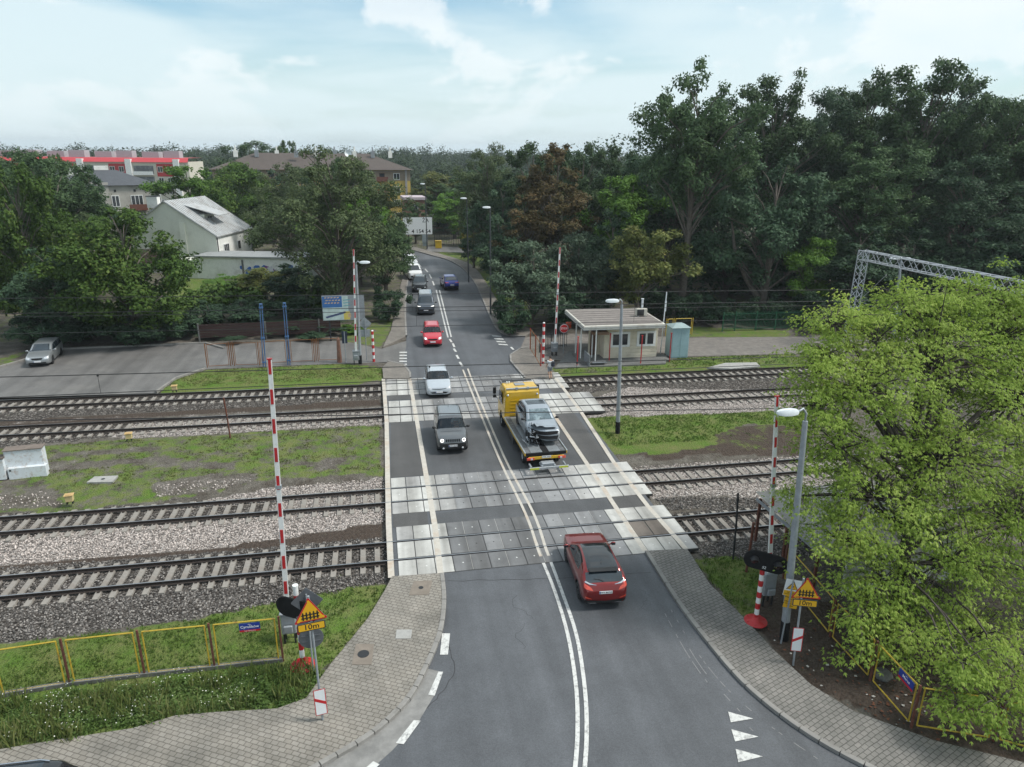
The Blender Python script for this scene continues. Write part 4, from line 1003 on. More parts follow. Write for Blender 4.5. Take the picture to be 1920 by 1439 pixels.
for sg in (-1, 1):
    q = MB(); q.prism([(7.25, 1.55), (8.25, 1.55), (8.1, 2.3), (7.25, 2.3)], 0, .012, Matrix.Translation((sg*1.125-(.012 if sg < 0 else 0), 0, 0)) @ Matrix(((0, 0, 1, 0), (1, 0, 0, 0), (0, 1, 0, 0), (0, 0, 0, 1)))); q.build('side_window', M['glass'], co)
    q = MB(); q.tube([(sg*1.1, 8.25, 2.45), (sg*1.38, 8.3, 2.4), (sg*1.38, 8.3, 1.7), (sg*1.12, 8.3, 1.6)], .018)
    q.box((sg*1.4, 8.27, 2.15), (.2, .1, .42), bev=.02); q.box((sg*1.4, 8.27, 1.78), (.2, .1, .2), bev=.02); q.build('mirror', M['black'], co)
    q = MB(); q.mi = 0; q.lathe([(0, .02), (.06, .02), (.07, 0)], 10, Matrix.Translation((sg*.92, 6.49, 2.38)) @ Matrix.Rotation(R(90), 4, 'X')); q.build('work_lamp', LIGHT_W, co)
q = MB(); q.box((0, 8.53, 1.9), (1.9, .06, .7), bev=.02); q.build('windscreen', M['glass'], co)
q = MB()
for k in range(5): q.box((0, 6.488, 1.15+k*.22), (1.5, .02, .03))
q.build('back_panel_rib', YEL, co)
for sg in (-1, 1):       # low yellow flank panels of the bed
    q = MB(); q.box((sg*1.16, 3.65, .95), (.06, 5.8, .16), bev=.015); q.build('side_rail', YEL, t)
    q = MB(); q.box((sg*1.165, 3.5, 1.06), (.07, 5.5, .05), bev=.012); q.build('rail_cap', ALU, t)
q = MB(); q.mi = 0
q.box((0, 3.65, .97), (2.26, 5.7, .09)); q.mi = 1
for x in (-.5, .5): 
    for k in range(38): q.box((x, .9+k*.145, 1.022), (.62, .11, .012))
q.mi = 2; q.box((0, 3.65, 1.02), (.36, 5.65, .012))
for x in (-.97, .97): q.mi = 3; q.box((x, 3.65, 1.019), (.3, 5.65, .012))
q.build('flatbed', [M['dark_metal'], ALU, M['matte_black'], mat('worn deck edge', (.14, .145, .15), .6, .4, vary=.3, vscale=4, dirt=(.3, .31, .32), damt=.5, dscale=4)], t)
q = MB(); q.box((0, .78, .93), (2.3, .06, .16), bev=.01); q.build('tail_edge', M['matte_black'], t)
q = MB(); q.box((0, .72, .74), (2.0, .05, .16), bev=.01); q.build('rear_beam', YEL, t)
for sg in (-1, 1):
    q = MB(); q.box((sg*.88, .68, .72), (.42, .06, .15), bev=.015); q.mi = 1; q.box((sg*.82, .645, .72), (.12, .02, .1)); q.build('tail_lamp', [LIGHT_R, LIGHT_W], t)
Mx = Matrix.Translation((0, .67, .80)) @ Matrix.Rotation(R(90), 4, 'X'); q = MB(); q.box((0, 0, 0), (.52, .12, .02), M=Mx); text_into(q, 'WWL 55691', .1, Mx @ Matrix.Translation((0, 0, .012)), 1); q.build('number_plate', [M['plate'], M['ink']], t)
q = MB(); q.mi = 0
q.box((0, .1, .42), (2.2, .1, .12), bev=.01); q.mi = 1
for sg in (-1, 1): q.box((sg*.95, .38, .44), (.08, .6, .08)); q.box((sg*.35, .38, .46), (.1, .6, .1))
q.box((0, .42, .5), (.7, .35, .22), bev=.02); q.mi = 2
for sg in (-1, 1): q.box((sg*.8, .045, .42), (.5, .012, .11))
q.build('underlift', [ALU, M['steel'], mat('reflective yellow-green', (.5, .55, .05), .5, vary=.1)], t)
for (yw, r) in ((1.95, .4), (7.6, .4)):
    for sg in (-1, 1):
        dx = 1.0 if yw > 3 else .95
        Mx = Matrix.Translation((sg*(dx-.02), yw, r)) @ Matrix.Rotation(sg*pi/2, 4, 'Y')
        q = MB(); q.lathe([(r*.55, -.14), (r*.94, -.14), (r, -.1), (r, .1), (r*.94, .14), (r*.6, .14), (r*.55, .1)], 26, Mx); wq = q.build('wheel', M['rubber'], t)
        q = MB(); q.lathe([(r*.58, .12), (r*.5, .06), (r*.25, .05), (r*.22, .12), (0, .13)], 18, Mx); q.build('rim', M['steel'], wq)
    if yw < 3:
        for sg in (-1, 1):
            q = MB(); q.tube([(sg*1.0, yw+.55*cos(a), .42+.5*sin(a)) for a in [pi*i/8 for i in range(9)]], .12, n=4); q.build('mudguard', M['black'], t)
for sg in (-1, 1):
    q = MB(); q.box((sg*.95, 4.3, .55), (.5, 1.2, .5), bev=.04); q.build('tool_box', M['dark_metal'], t)
# ---- wrecked silver crossover riding on the flatbed
wr = carpaint('silver paint of the wreck', (.33, .37, .41), .4, .35)
def crash(v):
    k = sstep(1.5, .2, v.y)*sstep(.1, -.85, v.x)             # front, on its right-hand side (left in view)
    if k > 0:
        v = v.copy(); v.y += .55*k*(1-.3*v.z); v.x += .30*k*sstep(.9, .2, v.z); v.z += .10*k*noise.noise((v.x*5, v.y*5, v.z*5))-(.12*k if v.z > .7 else 0)
        v += Vector((noise.noise(v*6), noise.noise(v*6+Vector((9, 0, 0))), noise.noise(v*6+Vector((0, 9, 0)))))*.09*k
    return v
c = Car(4.4, 1.8, [(0, .55), (.03, .83), (.12, .93), (.5, 1.0), (1.0, 1.07), (1.2, 1.11), (1.9, 1.55), (2.2, 1.66), (3.3, 1.64), (3.8, 1.5), (4.1, 1.12), (4.35, 1.05), (4.4, .7)], [(0, .85), (1.15, 1.0), (4.4, 1.14)], .24, (.9, 3.57), .34, .28)
wn = G(1024, 838, 1.05); a = R(1.0)
t = thing('wrecked_car', 'wrecked silver crossover with crushed front corner, riding on the recovery truck', 'car', Vector((wn.x-.03, wn.y, 1.06)), a)
c.build(t, wr, crash)
c.side_windows([1.25, 2.35, 3.3, 4.0]); c.topglass('windscreen', 1.22, 1.9, .04, mat('cracked windscreen', (.10, .14, .16), .12, spec=.8, vary=.5, vscale=3, dirt=(.4, .5, .52), damt=.7, dscale=2.4)); c.topglass('sunroof', 2.35, 3.1, .16)
c.patch('engine_bay', M['matte_black'], [[(-.75, .62), (-.3, .66), (.3, .68), (.72, .72)], [(-.8, .86), (-.3, .84), (.3, .86), (.74, .86)]], 'front', eps=.02)
c.patch('grille', M['black'], [[(-.35, .38), (0, .36), (.66, .4)], [(-.4, .6), (0, .6), (.72, .62)]], 'front', eps=.02)
c.patch('headlamp', LIGHT_W, [[(.66, .66), (.86, .68)], [(.7, .84), (.84, .88)]], 'front', eps=.02)
c.patch('bumper_trim', M['chrome'], [[(-.5, .29), (0, .28), (.75, .3)], [(-.5, .33), (0, .32), (.75, .35)]], 'front', eps=.03)
q = MB(); rg = random.Random(5); 
for k in range(70):
    p = Vector((-.62+rg.gauss(0, .17), .38+rg.gauss(0, .2), .5+rg.gauss(0, .16))); q.mi = rg.choice((0, 0, 0, 1, 2))
    q.box((0, 0, 0), (rg.uniform(.05, .3), rg.uniform(.02, .12), rg.uniform(.02, .08)), M=Matrix.Translation(p) @ Matrix.Rotation(rg.random()*6, 4, 'Z') @ Matrix.Rotation(rg.random()*6, 4, 'X') @ Matrix.Rotation(rg.random()*6, 4, 'Y'))
for k in range(9):
    p = Vector((-.6+rg.gauss(0, .2), .35, .5+rg.gauss(0, .12))); q.mi = rg.choice((0, 1)); q.tube([p, p+Vector((rg.gauss(0, .2), rg.gauss(-.1, .2), rg.gauss(0, .15))), p+Vector((rg.gauss(0, .3), rg.gauss(-.1, .2), rg.gauss(-.1, .2)))], .015, n=4)
q.build('torn_wreckage', [M['matte_black'], M['steel'], wr], t)
q = MB(); q.smooth = True
n = 10; vs = []
for j in range(n+1):
    for i in range(n+1):
        x = -.72+1.4*i/n; y = .12+1.0*j/n; p = c.hit((x, y+.08, 4), (0, 0, -1), .02)
        k = sstep(.2, -.7, x)*sstep(1.1, .2, y); vs.append((x*(.95 if j > 7 else 1), y+.25*k, max(p.z, 1.0+.05*sin(j))+.10*sstep(.6, 0, y)+k*(.12*sin(i*2.1+j)+.10)))
q.add(vs, [(j*(n+1)+i, j*(n+1)+i+1, (j+1)*(n+1)+i+1, (j+1)*(n+1)+i) for j in range(n) for i in range(n)]); q.build('buckled_bonnet', wr, t)
c.wheels4(M['dark_metal']); c.mirrors(1.42, 1.12, M['black'])
# ================================================================== STREET AND RAILWAY FURNITURE
def lean(base, top_px, h):
    """top point of a pole of height h whose head is seen at photo column/row top_px (poles lean a little)"""
    r = _ray(*top_px); d = Vector((base.x, base.y, 0))-Vector((0, 0, 0)); t = sqrt(d.x**2+d.y**2)/sqrt(r.x**2+r.y**2); p = CAM+r*t
    return p
def stripes(mb, p0, p1, r, n, first=1, sq=False):
    """alternating bands, material 0 white, 1 red"""
    p0, p1 = Vector(p0), Vector(p1)
    for k in range(n):
        mb.mi = (first+k) % 2; a, b = p0.lerp(p1, k/n), p0.lerp(p1, (k+1)/n); mb.cyl(a, b, r, n=4 if sq else 10)
WR = [M['white_paint'], M['red_paint']]
def barrier(name_label, base_px, top_px, mach_h, seg, aside, arm_from=1.0, r0=.085, r1=.06):
    b = G(*base_px); t = thing('barrier', name_label, 'barrier', b, 0, 'raised level crossing barriers')
    top = lean(b, top_px, 9)-b; foot = Vector((0, 0, arm_from)); 
    d = (top-foot); L = d.length; d.normalize()
    arm = MB(); n = seg*2+1
    k0 = 0.
    yv = Vector((0, -1, 0)); xv = d.cross(yv).normalized(); yv = xv.cross(d)
    def bar(a, b_, w, dep, mi, off=0.):
        arm.mi = mi; A, B = foot+d*a, foot+d*b_
        vs = [P+xv*sx*w*(1-.25*(q/L))+yv*(sy*dep+off) for P, q in ((A, a), (B, b_)) for sx, sy in ((-1, -1), (1, -1), (1, 1), (-1, 1))]
        arm.add(vs, [(3, 2, 1, 0), (4, 5, 6, 7), (0, 1, 5, 4), (1, 2, 6, 5), (2, 3, 7, 6), (3, 0, 4, 7)])
    bar(0, L, .085, .035, 0)
    st = (L-.35)/seg
    for k in range(seg): 
        a = .35+k*st+st*.48; bar(a, min(L-.03, a+st*.5), .055, .006, 1, .038); bar(a, min(L-.03, a+st*.5), .055, .006, 1, -.038)
    bar(L-.04, L, .1, .05, 1); bar(L*.52, L*.52+.12, .11, .06, 2)
    arm.build('arm', [M['white_paint'], M['red_paint'], M['steel']], t)
    q = MB(); q.box((aside, .12, mach_h*.62), (.5, .42, mach_h*.62), bev=.03); q.box((aside, .12, mach_h*.95), (.56, .48, .05), bev=.015); q.build('machine_box', M['grey_paint'], t)
    q = MB()
    for sx in (-.18, .18):
        for sy in (-.14, .14): q.box((aside+sx, .12+sy, mach_h*.16), (.06, .06, mach_h*.34))
    q.build('stand', M['dark_metal'], t)
    q = MB(); q.box((aside*.4, .05, mach_h+.1), (abs(aside)+.2, .16, .2), bev=.02); q.box((aside+.0, -.2, .7), (.3, .1, .26), bev=.02); q.build('hinge', M['grey_paint'], t)
    q = MB(); q.box((-aside*.9, .1, mach_h*.75), (.36, .2, .2), bev=.02); q.build('counterweight', M['lamp_white'], t)
    return t
barrier('raised red and white barrier by the yellow railed fence, standing tallest at front left', (545, 1205), (505, 672), 1.3, 9, .0, 1.2)
barrier('raised red and white barrier behind the black oval signal at front right', (1435, 1135), (1457, 742), 1.5, 9, .05, 1.2)
barrier('raised red and white barrier in front of the blue and yellow billboard', (669, 684), (663, 468), 1.2, 8, -.02, 1.1)
barrier('raised red and white barrier beside the keeper hut with the stop board', (1040, 668), (1050, 465), 1.2, 8, -.02, 1.1)
# signals
def disc_signal(p, M4, two, parent, r=.36):
    q = MB()
    if two:
        pts = [(-.42+r*cos(a), r*sin(a)) for a in [pi/2+pi*i/10 for i in range(11)]]+[(.42+r*cos(a), r*sin(a)) for a in [-pi/2+pi*i/10 for i in range(11)]]
        q.prism(pts, -.03, .03, M4); q.build('backboard', M['matte_black'], parent)
        xs = (-.42, .42)
    for x in xs:
        q = MB(); T = M4 @ Matrix.Translation((x, 0, .03)); n = 12
        q.lathe([(.14, 0), (.14, .05), (0, .06)], 14, T); q.build('lens', mat('dark lens', (.05, .03, .03), .15, vary=.2), parent)
        q = MB(); vs = []; 
        for z, a0 in ((0, 0), (.26, 1)):
            for k in range(n+1): a = (pi*.0+pi*k/n) if not a0 else pi*.15+pi*.7*k/n; vs.append((.16*cos(a), .16*sin(a)+(.0 if not a0 else -.03), z))
        q.add(vs, [(k, k+1, n+2+k, n+1+k) for k in range(n)], T); q.build('hood', M['dark_metal'], parent)
def signal(label, base_px, top_h, yaw, head_h, rot, stripes_n, tag_text=None, head_dx=0.):
    b = G(*base_px); b.z = .09; t = thing('light_signal', label, 'signal light', b, 0)
    q = MB(); stripes(q, (0, 0, .1), (0, 0, top_h), .085, stripes_n, 1); q.mi = 0; q.cyl((0, 0, top_h), (0, 0, top_h+.06), .095); q.build('post', WR, t)
    q = MB(); q.lathe([(.42, .02), (.42, .05), (.14, .08), (.12, .22), (0, .22)], 18)
    for k in range(6): q.cyl((.33*cos(k*pi/3), .33*sin(k*pi/3), .05), (.33*cos(k*pi/3), .33*sin(k*pi/3), .09), .025, n=6)
    q.build('base_plate', M['red_paint'], t)
    M4 = face_to(Vector((head_dx, -.14, head_h)), yaw, 0, rot)
    disc_signal(b, M4, True, t)
    if tag_text:
        q = MB(); text_into(q, tag_text, .14, M4 @ Matrix.Translation((0, -.22, .034)), 0); q.build('number', M['white_ink'], t)
    return t
signal('black oval twin lamp signal facing the viewer on a red and white post', (1416, 1170), 2.75, R(-20), 2.62, R(-11), 11, '52')
ls = signal('twin lamp signal with black discs turned away, behind the left yellow triangle sign', (569, 1254), 3.1, R(150), 2.35, R(0), 10)
# thin striped marker posts by the far pavement
def marker(label, px, h, n=9, red_top=False):
    b = G(*px); q = MB(); stripes(q, (0, 0, 0), (0, 0, h), .1, n, 1); q.mi = 0 if not red_top else 1; q.lathe([(.1, h), (.08, h+.07), (0, h+.09)], 10)
    o = q.build('striped_post', WR, None, label=label, cat='post'); o.location = b; return o
marker('short red and white banded post on the grass left of the far road', (701, 679), 2.6)
marker('short red and white banded post at the end of the orange fence by the hut', (1018, 685), 3.5, 11)
# ---- road signs, near left pole
def ring_prism(poly, s): 
    cx = sum(p[0] for p in poly)/len(poly); cy = sum(p[1] for p in poly)/len(poly); return [(cx+(x-cx)*s, cy+(y-cy)*s) for x, y in poly]
def round_tri(a, r=.06):
    pts = []; h = a*.866
    C = [(-a/2+r*1.6, -h/3+r), (a/2-r*1.6, -h/3+r), (0, 2*h/3-r*2)]
    for k, (x, y) in enumerate(C):
        for j in range(6): an = R(-150+120*k)+R(120)*j/5; pts.append((x+r*cos(an), y+r*sin(an)))
    return pts
def rrect(w, h, r=.03): return [(sx*(w/2-r)+r*cos(R(a)), sy*(h/2-r)+r*sin(R(a))) for sx, sy, a0 in ((1, 1, 0), (-1, 1, 90), (-1, -1, 180), (1, -1, 270)) for a in (a0, a0+30, a0+60, a0+90)]
def fence_sign(parent, M4, leaves=None):
    tri = round_tri(.98); q = MB()
    q.mi = 0; q.prism(tri, -.012, 0, M4); q.mi = 1; q.prism(tri, 0, .006, M4); q.mi = 2; q.prism(ring_prism(tri, .86), .006, .010, M4)
    q.mi = 3
    for x in (-.2, -.1, 0, .1, .2): q.prism([(x-.022, -.2), (x+.022, -.2), (x+.022, .03), (x, .075), (x-.022, .03)], .010, .014, M4)
    for y in (-.13, -.03): q.prism([(-.25, y-.018), (.25, y-.018), (.25, y+.018), (-.25, y+.018)], .0145, .017, M4)
    q.build('warning_triangle', [M['sign_back'], M['red_sign'], M['yellow_sign'], M['ink']], parent)
    P4 = M4 @ Matrix.Translation((0, -.45, 0)); q = MB(); q.prism(rrect(.78, .27), -.012, 0, P4); q.mi = 2; q.prism(rrect(.76, .25), 0, .004, P4); q.mi = 1; q.prism(rrect(.72, .21, .02), .004, .007, P4)
    text_into(q, '10m', .25, P4 @ Matrix.Translation((0, 0, .009)), 2); q.build('distance_plate', [M['sign_back'], M['yellow_sign'], M['ink']], parent)
def slash_sign(parent, M4, up=1):
    q = MB(); q.mi = 0; q.prism(rrect(.34, .92, .02), -.01, 0, M4); q.mi = 1; q.prism(rrect(.345, .925, .02), 0, .004, M4); q.mi = 2; q.prism(rrect(.30, .88, .015), .004, .007, M4)
    q.mi = 1; q.prism([(-.15, -.02-.09*up), (.15, -.02+.09*up), (.15, .09+.09*up), (-.15, .09-.09*up)], .007, .010, M4)
    q.build('marker_board', [M['sign_back'], M['red_sign'], M['white_sign']], parent)
b = G(606, 1356); t = thing('warning_sign', 'yellow barrier-ahead triangle with 10 m plate on a leaning pole on the left pavement', 'road sign', b)
tp = lean(b, (578, 1118), 3); d = tp-b
q = MB(); q.tube([(0, 0, 0), d*1.0], .034, n=8); q.build('pole', M['steel'], t)
def on_pole(f, yaw, dy=-.06, rot=0.): 
    ang = atan2(d.x, d.z); return face_to(d*f+Vector((0, dy, 0)), yaw, R(0), 0) @ Matrix.Rotation(-ang+rot, 4, 'Z')
Hp = d.z; hz = lambda row: at_row(b, row)
fence_sign(t, on_pole(hz(1147)/Hp, R(9)))
slash_sign(t, on_pole(hz(1314)/Hp, R(9)), -1)
# backs of signs for the oncoming traffic
b2 = G(588, 1262); t = thing('priority_sign', 'grey backs of diamond, plate and round signs behind the left yellow triangle', 'road sign', b2)
q = MB(); q.cyl((0, 0, 0), (0, 0, 3.05), .03, n=8); q.build('pole', M['steel'], t)
M4 = face_to(Vector((0, .05, 2.75)), R(4)); q = MB(); q.prism(rrect(.72, .72, .04), -.01, .01, M4 @ Matrix.Rotation(R(45), 4, 'Z')); q.build('diamond_back', M['sign_back'], t)
M4 = face_to(Vector((.02, .05, 1.98)), R(4)); q = MB(); q.prism(rrect(.8, .5), -.01, .01, M4); q.build('plate_back', M['sign_back'], t)
M4 = face_to(Vector((.02, .05, 1.35)), R(4)); q = MB(); q.prism([(.4*cos(a), .4*sin(a)) for a in [2*pi*i/28 for i in range(28)]], -.01, .01, M4)
q.prism([(-.3, .08), (.3, .08), (.3, .11), (-.3, .11)], .01, .03, M4); q.prism([(-.3, -.13), (.3, -.13), (.3, -.1), (-.3, -.1)], .01, .03, M4); q.build('round_back', M['sign_back'], t)
# near right
b = G(1487, 1248); t = thing('warning_sign', 'yellow barrier-ahead triangle with 10 m plate partly behind leaves of the pale green tree', 'road sign', b)
q = MB(); d = lean(b, (1507, 1085), 3)-b; q.tube([(0, 0, 0), d], .034, n=8); q.build('pole', M['steel'], t); Hp = d.z
fence_sign(t, on_pole(at_row(b, 1108)/Hp, R(-20)) @ Matrix.Translation((.1, 0, 0))); slash_sign(t, on_pole(at_row(b, 1198)/Hp, R(-20)), 1)
# lamp pole with voltage signs
def lamp(label, base_px, top_px, arm_px, head_len, r0=.13, r1=.085, two=False, black_foot=True, m=None, cat='street lamp', name='street_lamp', group=None, headw=.26):
    b = G(*base_px); t = thing(name, label, cat, b, 0, group); m = m or M['steel']
    top = lean(b, top_px, 9)-b; q = MB(); q.tube([(0, 0, .0), top*.5, top], [r0, (r0+r1)/2, r1], n=12); q.build('pole', m, t)
    if black_foot: q = MB(); q.tube([(0, 0, -.02), top*(.75/top.length)], [r0+.012, r0+.008], n=12); q.build('foot_paint', M['matte_black'], t)
    heads = arm_px if isinstance(arm_px, list) else [arm_px]
    for hp in heads:
        e = lean(b, hp, 9)-b; e.y = top.y
        sg = 1 if e.x > top.x else -1
        L = e-top; up = Vector((0, 0, max(.25, L.z+.12)))
        tip = Vector((e.x-sg*head_len*.5, e.y, e.z-.02))
        q = MB(); q.tube([top-Vector((0, 0, .05)), top+up*.55, Vector((top.x+sg*.14, top.y, top.z+up.z*.92)), tip], .04, n=8); q.build('arm', m, t)
        h = MB(); h.smooth = True; hw = headw; 
        secs = [(-.5, .5, .4), (-.42, .8, .8), (-.15, 1, 1), (.2, 1, .95), (.42, .7, .7), (.5, .35, .4)]; vs = []
        for u, w, z in secs:
            x = tip.x+sg*(u+.5)*head_len
            for yy, zz in ((-.5, -.35), (-.5, .15), (-.3, .5), (.3, .5), (.5, .15), (.5, -.35)): vs.append((x, tip.y+yy*hw*w, tip.z+zz*.24*z))
        fs = [(i*6+k, i*6+(k+1) % 6, (i+1)*6+(k+1) % 6, (i+1)*6+k) for i in range(len(secs)-1) for k in range(6)]+[(5, 4, 3, 2, 1, 0), tuple(range(30, 36))]
        h.add(vs, fs); ho = h.build('lamp_head', M['lamp_white'], t)
        bm = bmesh.new(); bm.from_mesh(ho.data); bmesh.ops.recalc_face_normals(bm, faces=bm.faces); bm.to_mesh(ho.data); bm.free(); ho.data.set_sharp_from_angle(angle=R(40))
    return t, b, top
t, b, top = lamp('tall grey street lamp at front right with yellow voltage warnings on its pole', (1470, 1198), (1510, 790), (1463, 764), .75, .15, .085)
def plate_sign(name, label, h, w, hh, kind):
    p = b+top*(h/top.z)+Vector((0, -.2, 0)); M4 = face_to(p, R(-20)) @ Matrix.Rotation(-R(5), 4, 'Z')
    q = MB(); q.prism(rrect(w, hh, .015), -.008, 0, M4)
    if kind == 0:
        q.mi = 1; q.prism(rrect(w-.02, hh-.02, .012), 0, .004, M4); tri = round_tri(.42, .015); T = M4 @ Matrix.Translation((0, .05, 0))
        q.mi = 3; q.prism(tri, .004, .006, T); q.mi = 2; q.prism(ring_prism(tri, .82), .006, .009, T)
        q.mi = 3; q.prism([(.02, .12), (-.05, .0), (-.005, .0), (-.02, -.08), (.05, .03), (.005, .03)], .009, .012, T)
        q.mi = 2; q.prism(rrect(w-.04, .2, .01), .004, .007, M4 @ Matrix.Translation((0, -hh/2+.12, 0)))
        text_into(q, 'Nie dotykać\nurządzenie elektryczne', .055, M4 @ Matrix.Translation((0, -hh/2+.12, .009)), 3)
    else:
        q.mi = 2; q.prism(rrect(w-.01, hh-.01, .012), 0, .004, M4); text_into(q, 'PRZEWODY\nSIECI\nTRAKCYJNEJ\nNA WYSOKOŚCI\n5,60m', .085, M4 @ Matrix.Translation((0, 0, .006)), 3)
    o = q.build(name, [M['sign_back'], M['white_sign'], M['yellow_sign'], M['ink']]); tag(o, label, 'sign', None); return o
hh = lambda row: at_row(b, row)
plate_sign('voltage_sign', 'white plate with yellow lightning triangle on the front right lamp pole', hh(1098), .55, .68, 0)
plate_sign('voltage_sign', 'yellow text plate below the lightning triangle on the front right lamp pole', hh(1118)-.12, .48, .52, 1)
bp = G(1464, 1207); q = MB(); q.cyl((0, 0, 0), (.12, 0, 2.6), .03, n=8); o = q.build('conduit_pipe', M['grey_paint'], label='thin grey cable pipe leaning against the front right lamp pole', cat='pipe'); o.location = bp
lamp('grey street lamp standing in the right-hand grass strip between the tracks', (1158, 812), (1166, 572), (1146, 563), .8, .14, .08)
lamp('street lamp mostly hidden behind the far left raised barrier', (676, 683), (668, 497), (684, 492), .8, .12, .075)
DK = mat('dark lamp post', (.07, .075, .08), .5, .3, vary=.15); LG = 'dark roadside lamps along the far right pavement'
lamp('dark roadside lamp nearest the crossing on the far right pavement', (920, 592), (919, 391), (912, 389), .8, .1, .06, black_foot=False, m=DK, group=LG)
lamp('dark roadside lamp second from the crossing, behind the blue car', (879, 530), (875, 374), (869, 372), .8, .1, .06, black_foot=False, m=DK, group=LG)
lamp('farthest roadside lamp, near the white billboard at the bend', (801, 468), (797, 346), (792, 345), .8, .1, .06, black_foot=False, m=DK, group=LG)
lamp('grey lamp post with two white heads rising behind the pale green tree', (1675, 640), (1689, 490), [(1671, 483), (1704, 486)], 1.0, .16, .11, black_foot=False, name='twin_lamp')
# ---- fences
def panel_fence(label, pts, h, m_frame, m_post, mesh=True, group=None, name='mesh_fence', gap=.14, r=.026, kerb=False):
    """framed panels between posts, each panel a frame with wire mesh"""
    P = [G(*p) if len(p) == 2 else Vector(p) for p in pts]; o0 = P[0]
    t = thing(name, label, 'fence', o0, 0, group)
    for i, p in enumerate(P):
        q = MB(); q.box((p.x-o0.x, p.y-o0.y, h*.5+.02), (.06, .06, h+.1)); q.build('post', m_post, t)
    for a, b in zip(P, P[1:]):
        d = (b-a); L = d.length; d.normalize(); a2 = a+d*gap-o0; b2 = b-d*gap-o0; q = MB(); z0, z1 = .12, h
        for (u, v) in ((a2, b2),):
            A, B, Cc, Dd = u+Vector((0, 0, z0)), v+Vector((0, 0, z0)), v+Vector((0, 0, z1)), u+Vector((0, 0, z1))
            for s_, e_ in ((A, B), (B, Cc), (Cc, Dd), (Dd, A)): q.cyl(s_, e_, r, n=5)
            q.build('panel_frame', m_frame, t)
            if mesh:
                w = MB(); n = int((L+h)/.085)
                for k in range(n):                       # diagonal wires, both ways
                    for sg in (0, 1):
                        s0 = k*.085*1.0; x0, zz0 = (s0, 0.) if s0 < L-2*gap else (L-2*gap, s0-(L-2*gap)); x1, zz1 = (s0-(z1-z0), z1-z0) if s0 > z1-z0 else (0., s0)
                        if zz0 > z1-z0: continue
                        if sg: x0, x1 = (L-2*gap)-x0, (L-2*gap)-x1
                        pA = a2+d*x0+Vector((0, 0, z0+zz0)); pB = a2+d*x1+Vector((0, 0, z0+zz1)); nv = Vector((-d.y, d.x, 0))*.0035
                        w.add([pA-Vector((0, 0, .003)), pB-Vector((0, 0, .003)), pB+Vector((0, 0, .003)), pA+Vector((0, 0, .003))], [(0, 1, 2, 3)])
                w.build('wire_mesh', mat('green wire', (.10, .12, .03), .7, vary=.3), t)
    if kerb:
        q = MB()
        for a, b in zip(P, P[1:]):
            d = b-a; q.box(((a.x+b.x)/2-o0.x, (a.y+b.y)/2-o0.y, .04), (d.length, .14, .2), rz=atan2(d.y, d.x))
        q.build('footing', M['dark_concrete'], t)
    return t
panel_fence('yellow framed mesh fence with rusty red posts along the near left tracks', [(-260, 1336), (-125, 1310), (0-2, 1299+8), (132, 1285), (272, 1268), (403, 1254), (531, 1240)], 1.72, M['yellow_rail'], M['rust'], kerb=True)
fb = G(531, 1240)
def name_plate(label, p, yaw, tilt, main, small, under, roll=0.):
    M4 = face_to(p, yaw, tilt, roll); q = MB(); q.mi = 0; q.prism(rrect(.66, .34, .015), -.006, 0, M4); q.mi = 1; q.prism(rrect(.66, .34, .015), 0, .004, M4); q.mi = 2; q.prism([(-.33, -.165), (.33, -.165), (.33, -.095), (-.33, -.095)], .004, .006, M4)
    text_into(q, main, .14, M4 @ Matrix.Translation((0, .02, .007)), 3); text_into(q, small, .055, M4 @ Matrix.Translation((0, .115, .007)), 3)
    if under: text_into(q, under, .05, M4 @ Matrix.Translation((0, -.13, .008)), 3)
    o = q.build('street_name_sign', [M['sign_back'], M['blue_sign'], M['red_sign'], M['white_ink']]); tag(o, label, 'street sign')
    return o
pA, pB = G(403, 1254), G(531, 1240); pf = pA.lerp(pB, .58); name_plate('blue street plate reading Cyrulików on the yellow railed fence', Vector((pf.x, pf.y-.06, 1.53)), atan2((pB-pA).y, (pB-pA).x), 0, 'Cyrulików', 'ulica', 'Stary Rembertów')
# right-hand fence under the pale tree (mesh gone, frames bent)
RF = [(1468, 1085), (1556, 1195), (1631, 1277), (1708, 1365), (1862, 1390), (2050, 1440)]
panel_fence('yellow railed fence with rusty posts under the pale green tree at the right', RF, 1.5, M['yellow_rail'], M['rust'], mesh=False)
pA, pB = G(1631, 1277), G(1708, 1365); pf = pA.lerp(pB, .74); name_plate('blue street plate reading Marsa hanging askew on the right-hand fence', Vector((pf.x-.07, pf.y-.03, 1.36)), atan2((pB-pA).y, (pB-pA).x), 0, 'Marsa', 'ulica', None, R(-4))
panel_fence('rusty orange framed fence between the parking lot and the far grass', [(389, 690), (433, 687), (440, 687), (487, 686), (495, 684), (540, 681), (545, 681), (590, 679), (597, 678), (638, 677)], 1.9, M['orange_rail'], M['orange_rail'], mesh=False, r=.022, gap=.12)
panel_fence('orange framed fence running beside the far right pavement island', [(1014, 690), (1004, 672), (994, 657)], 1.9, M['orange_rail'], M['red_paint'], mesh=True, r=.035)
panel_fence('yellow framed gate panels behind the blue kiosk', [(1248, 630), (1262, 629), (1297, 628)], 1.6, M['yellow_rail'], M['yellow_rail'], mesh=False, r=.04)
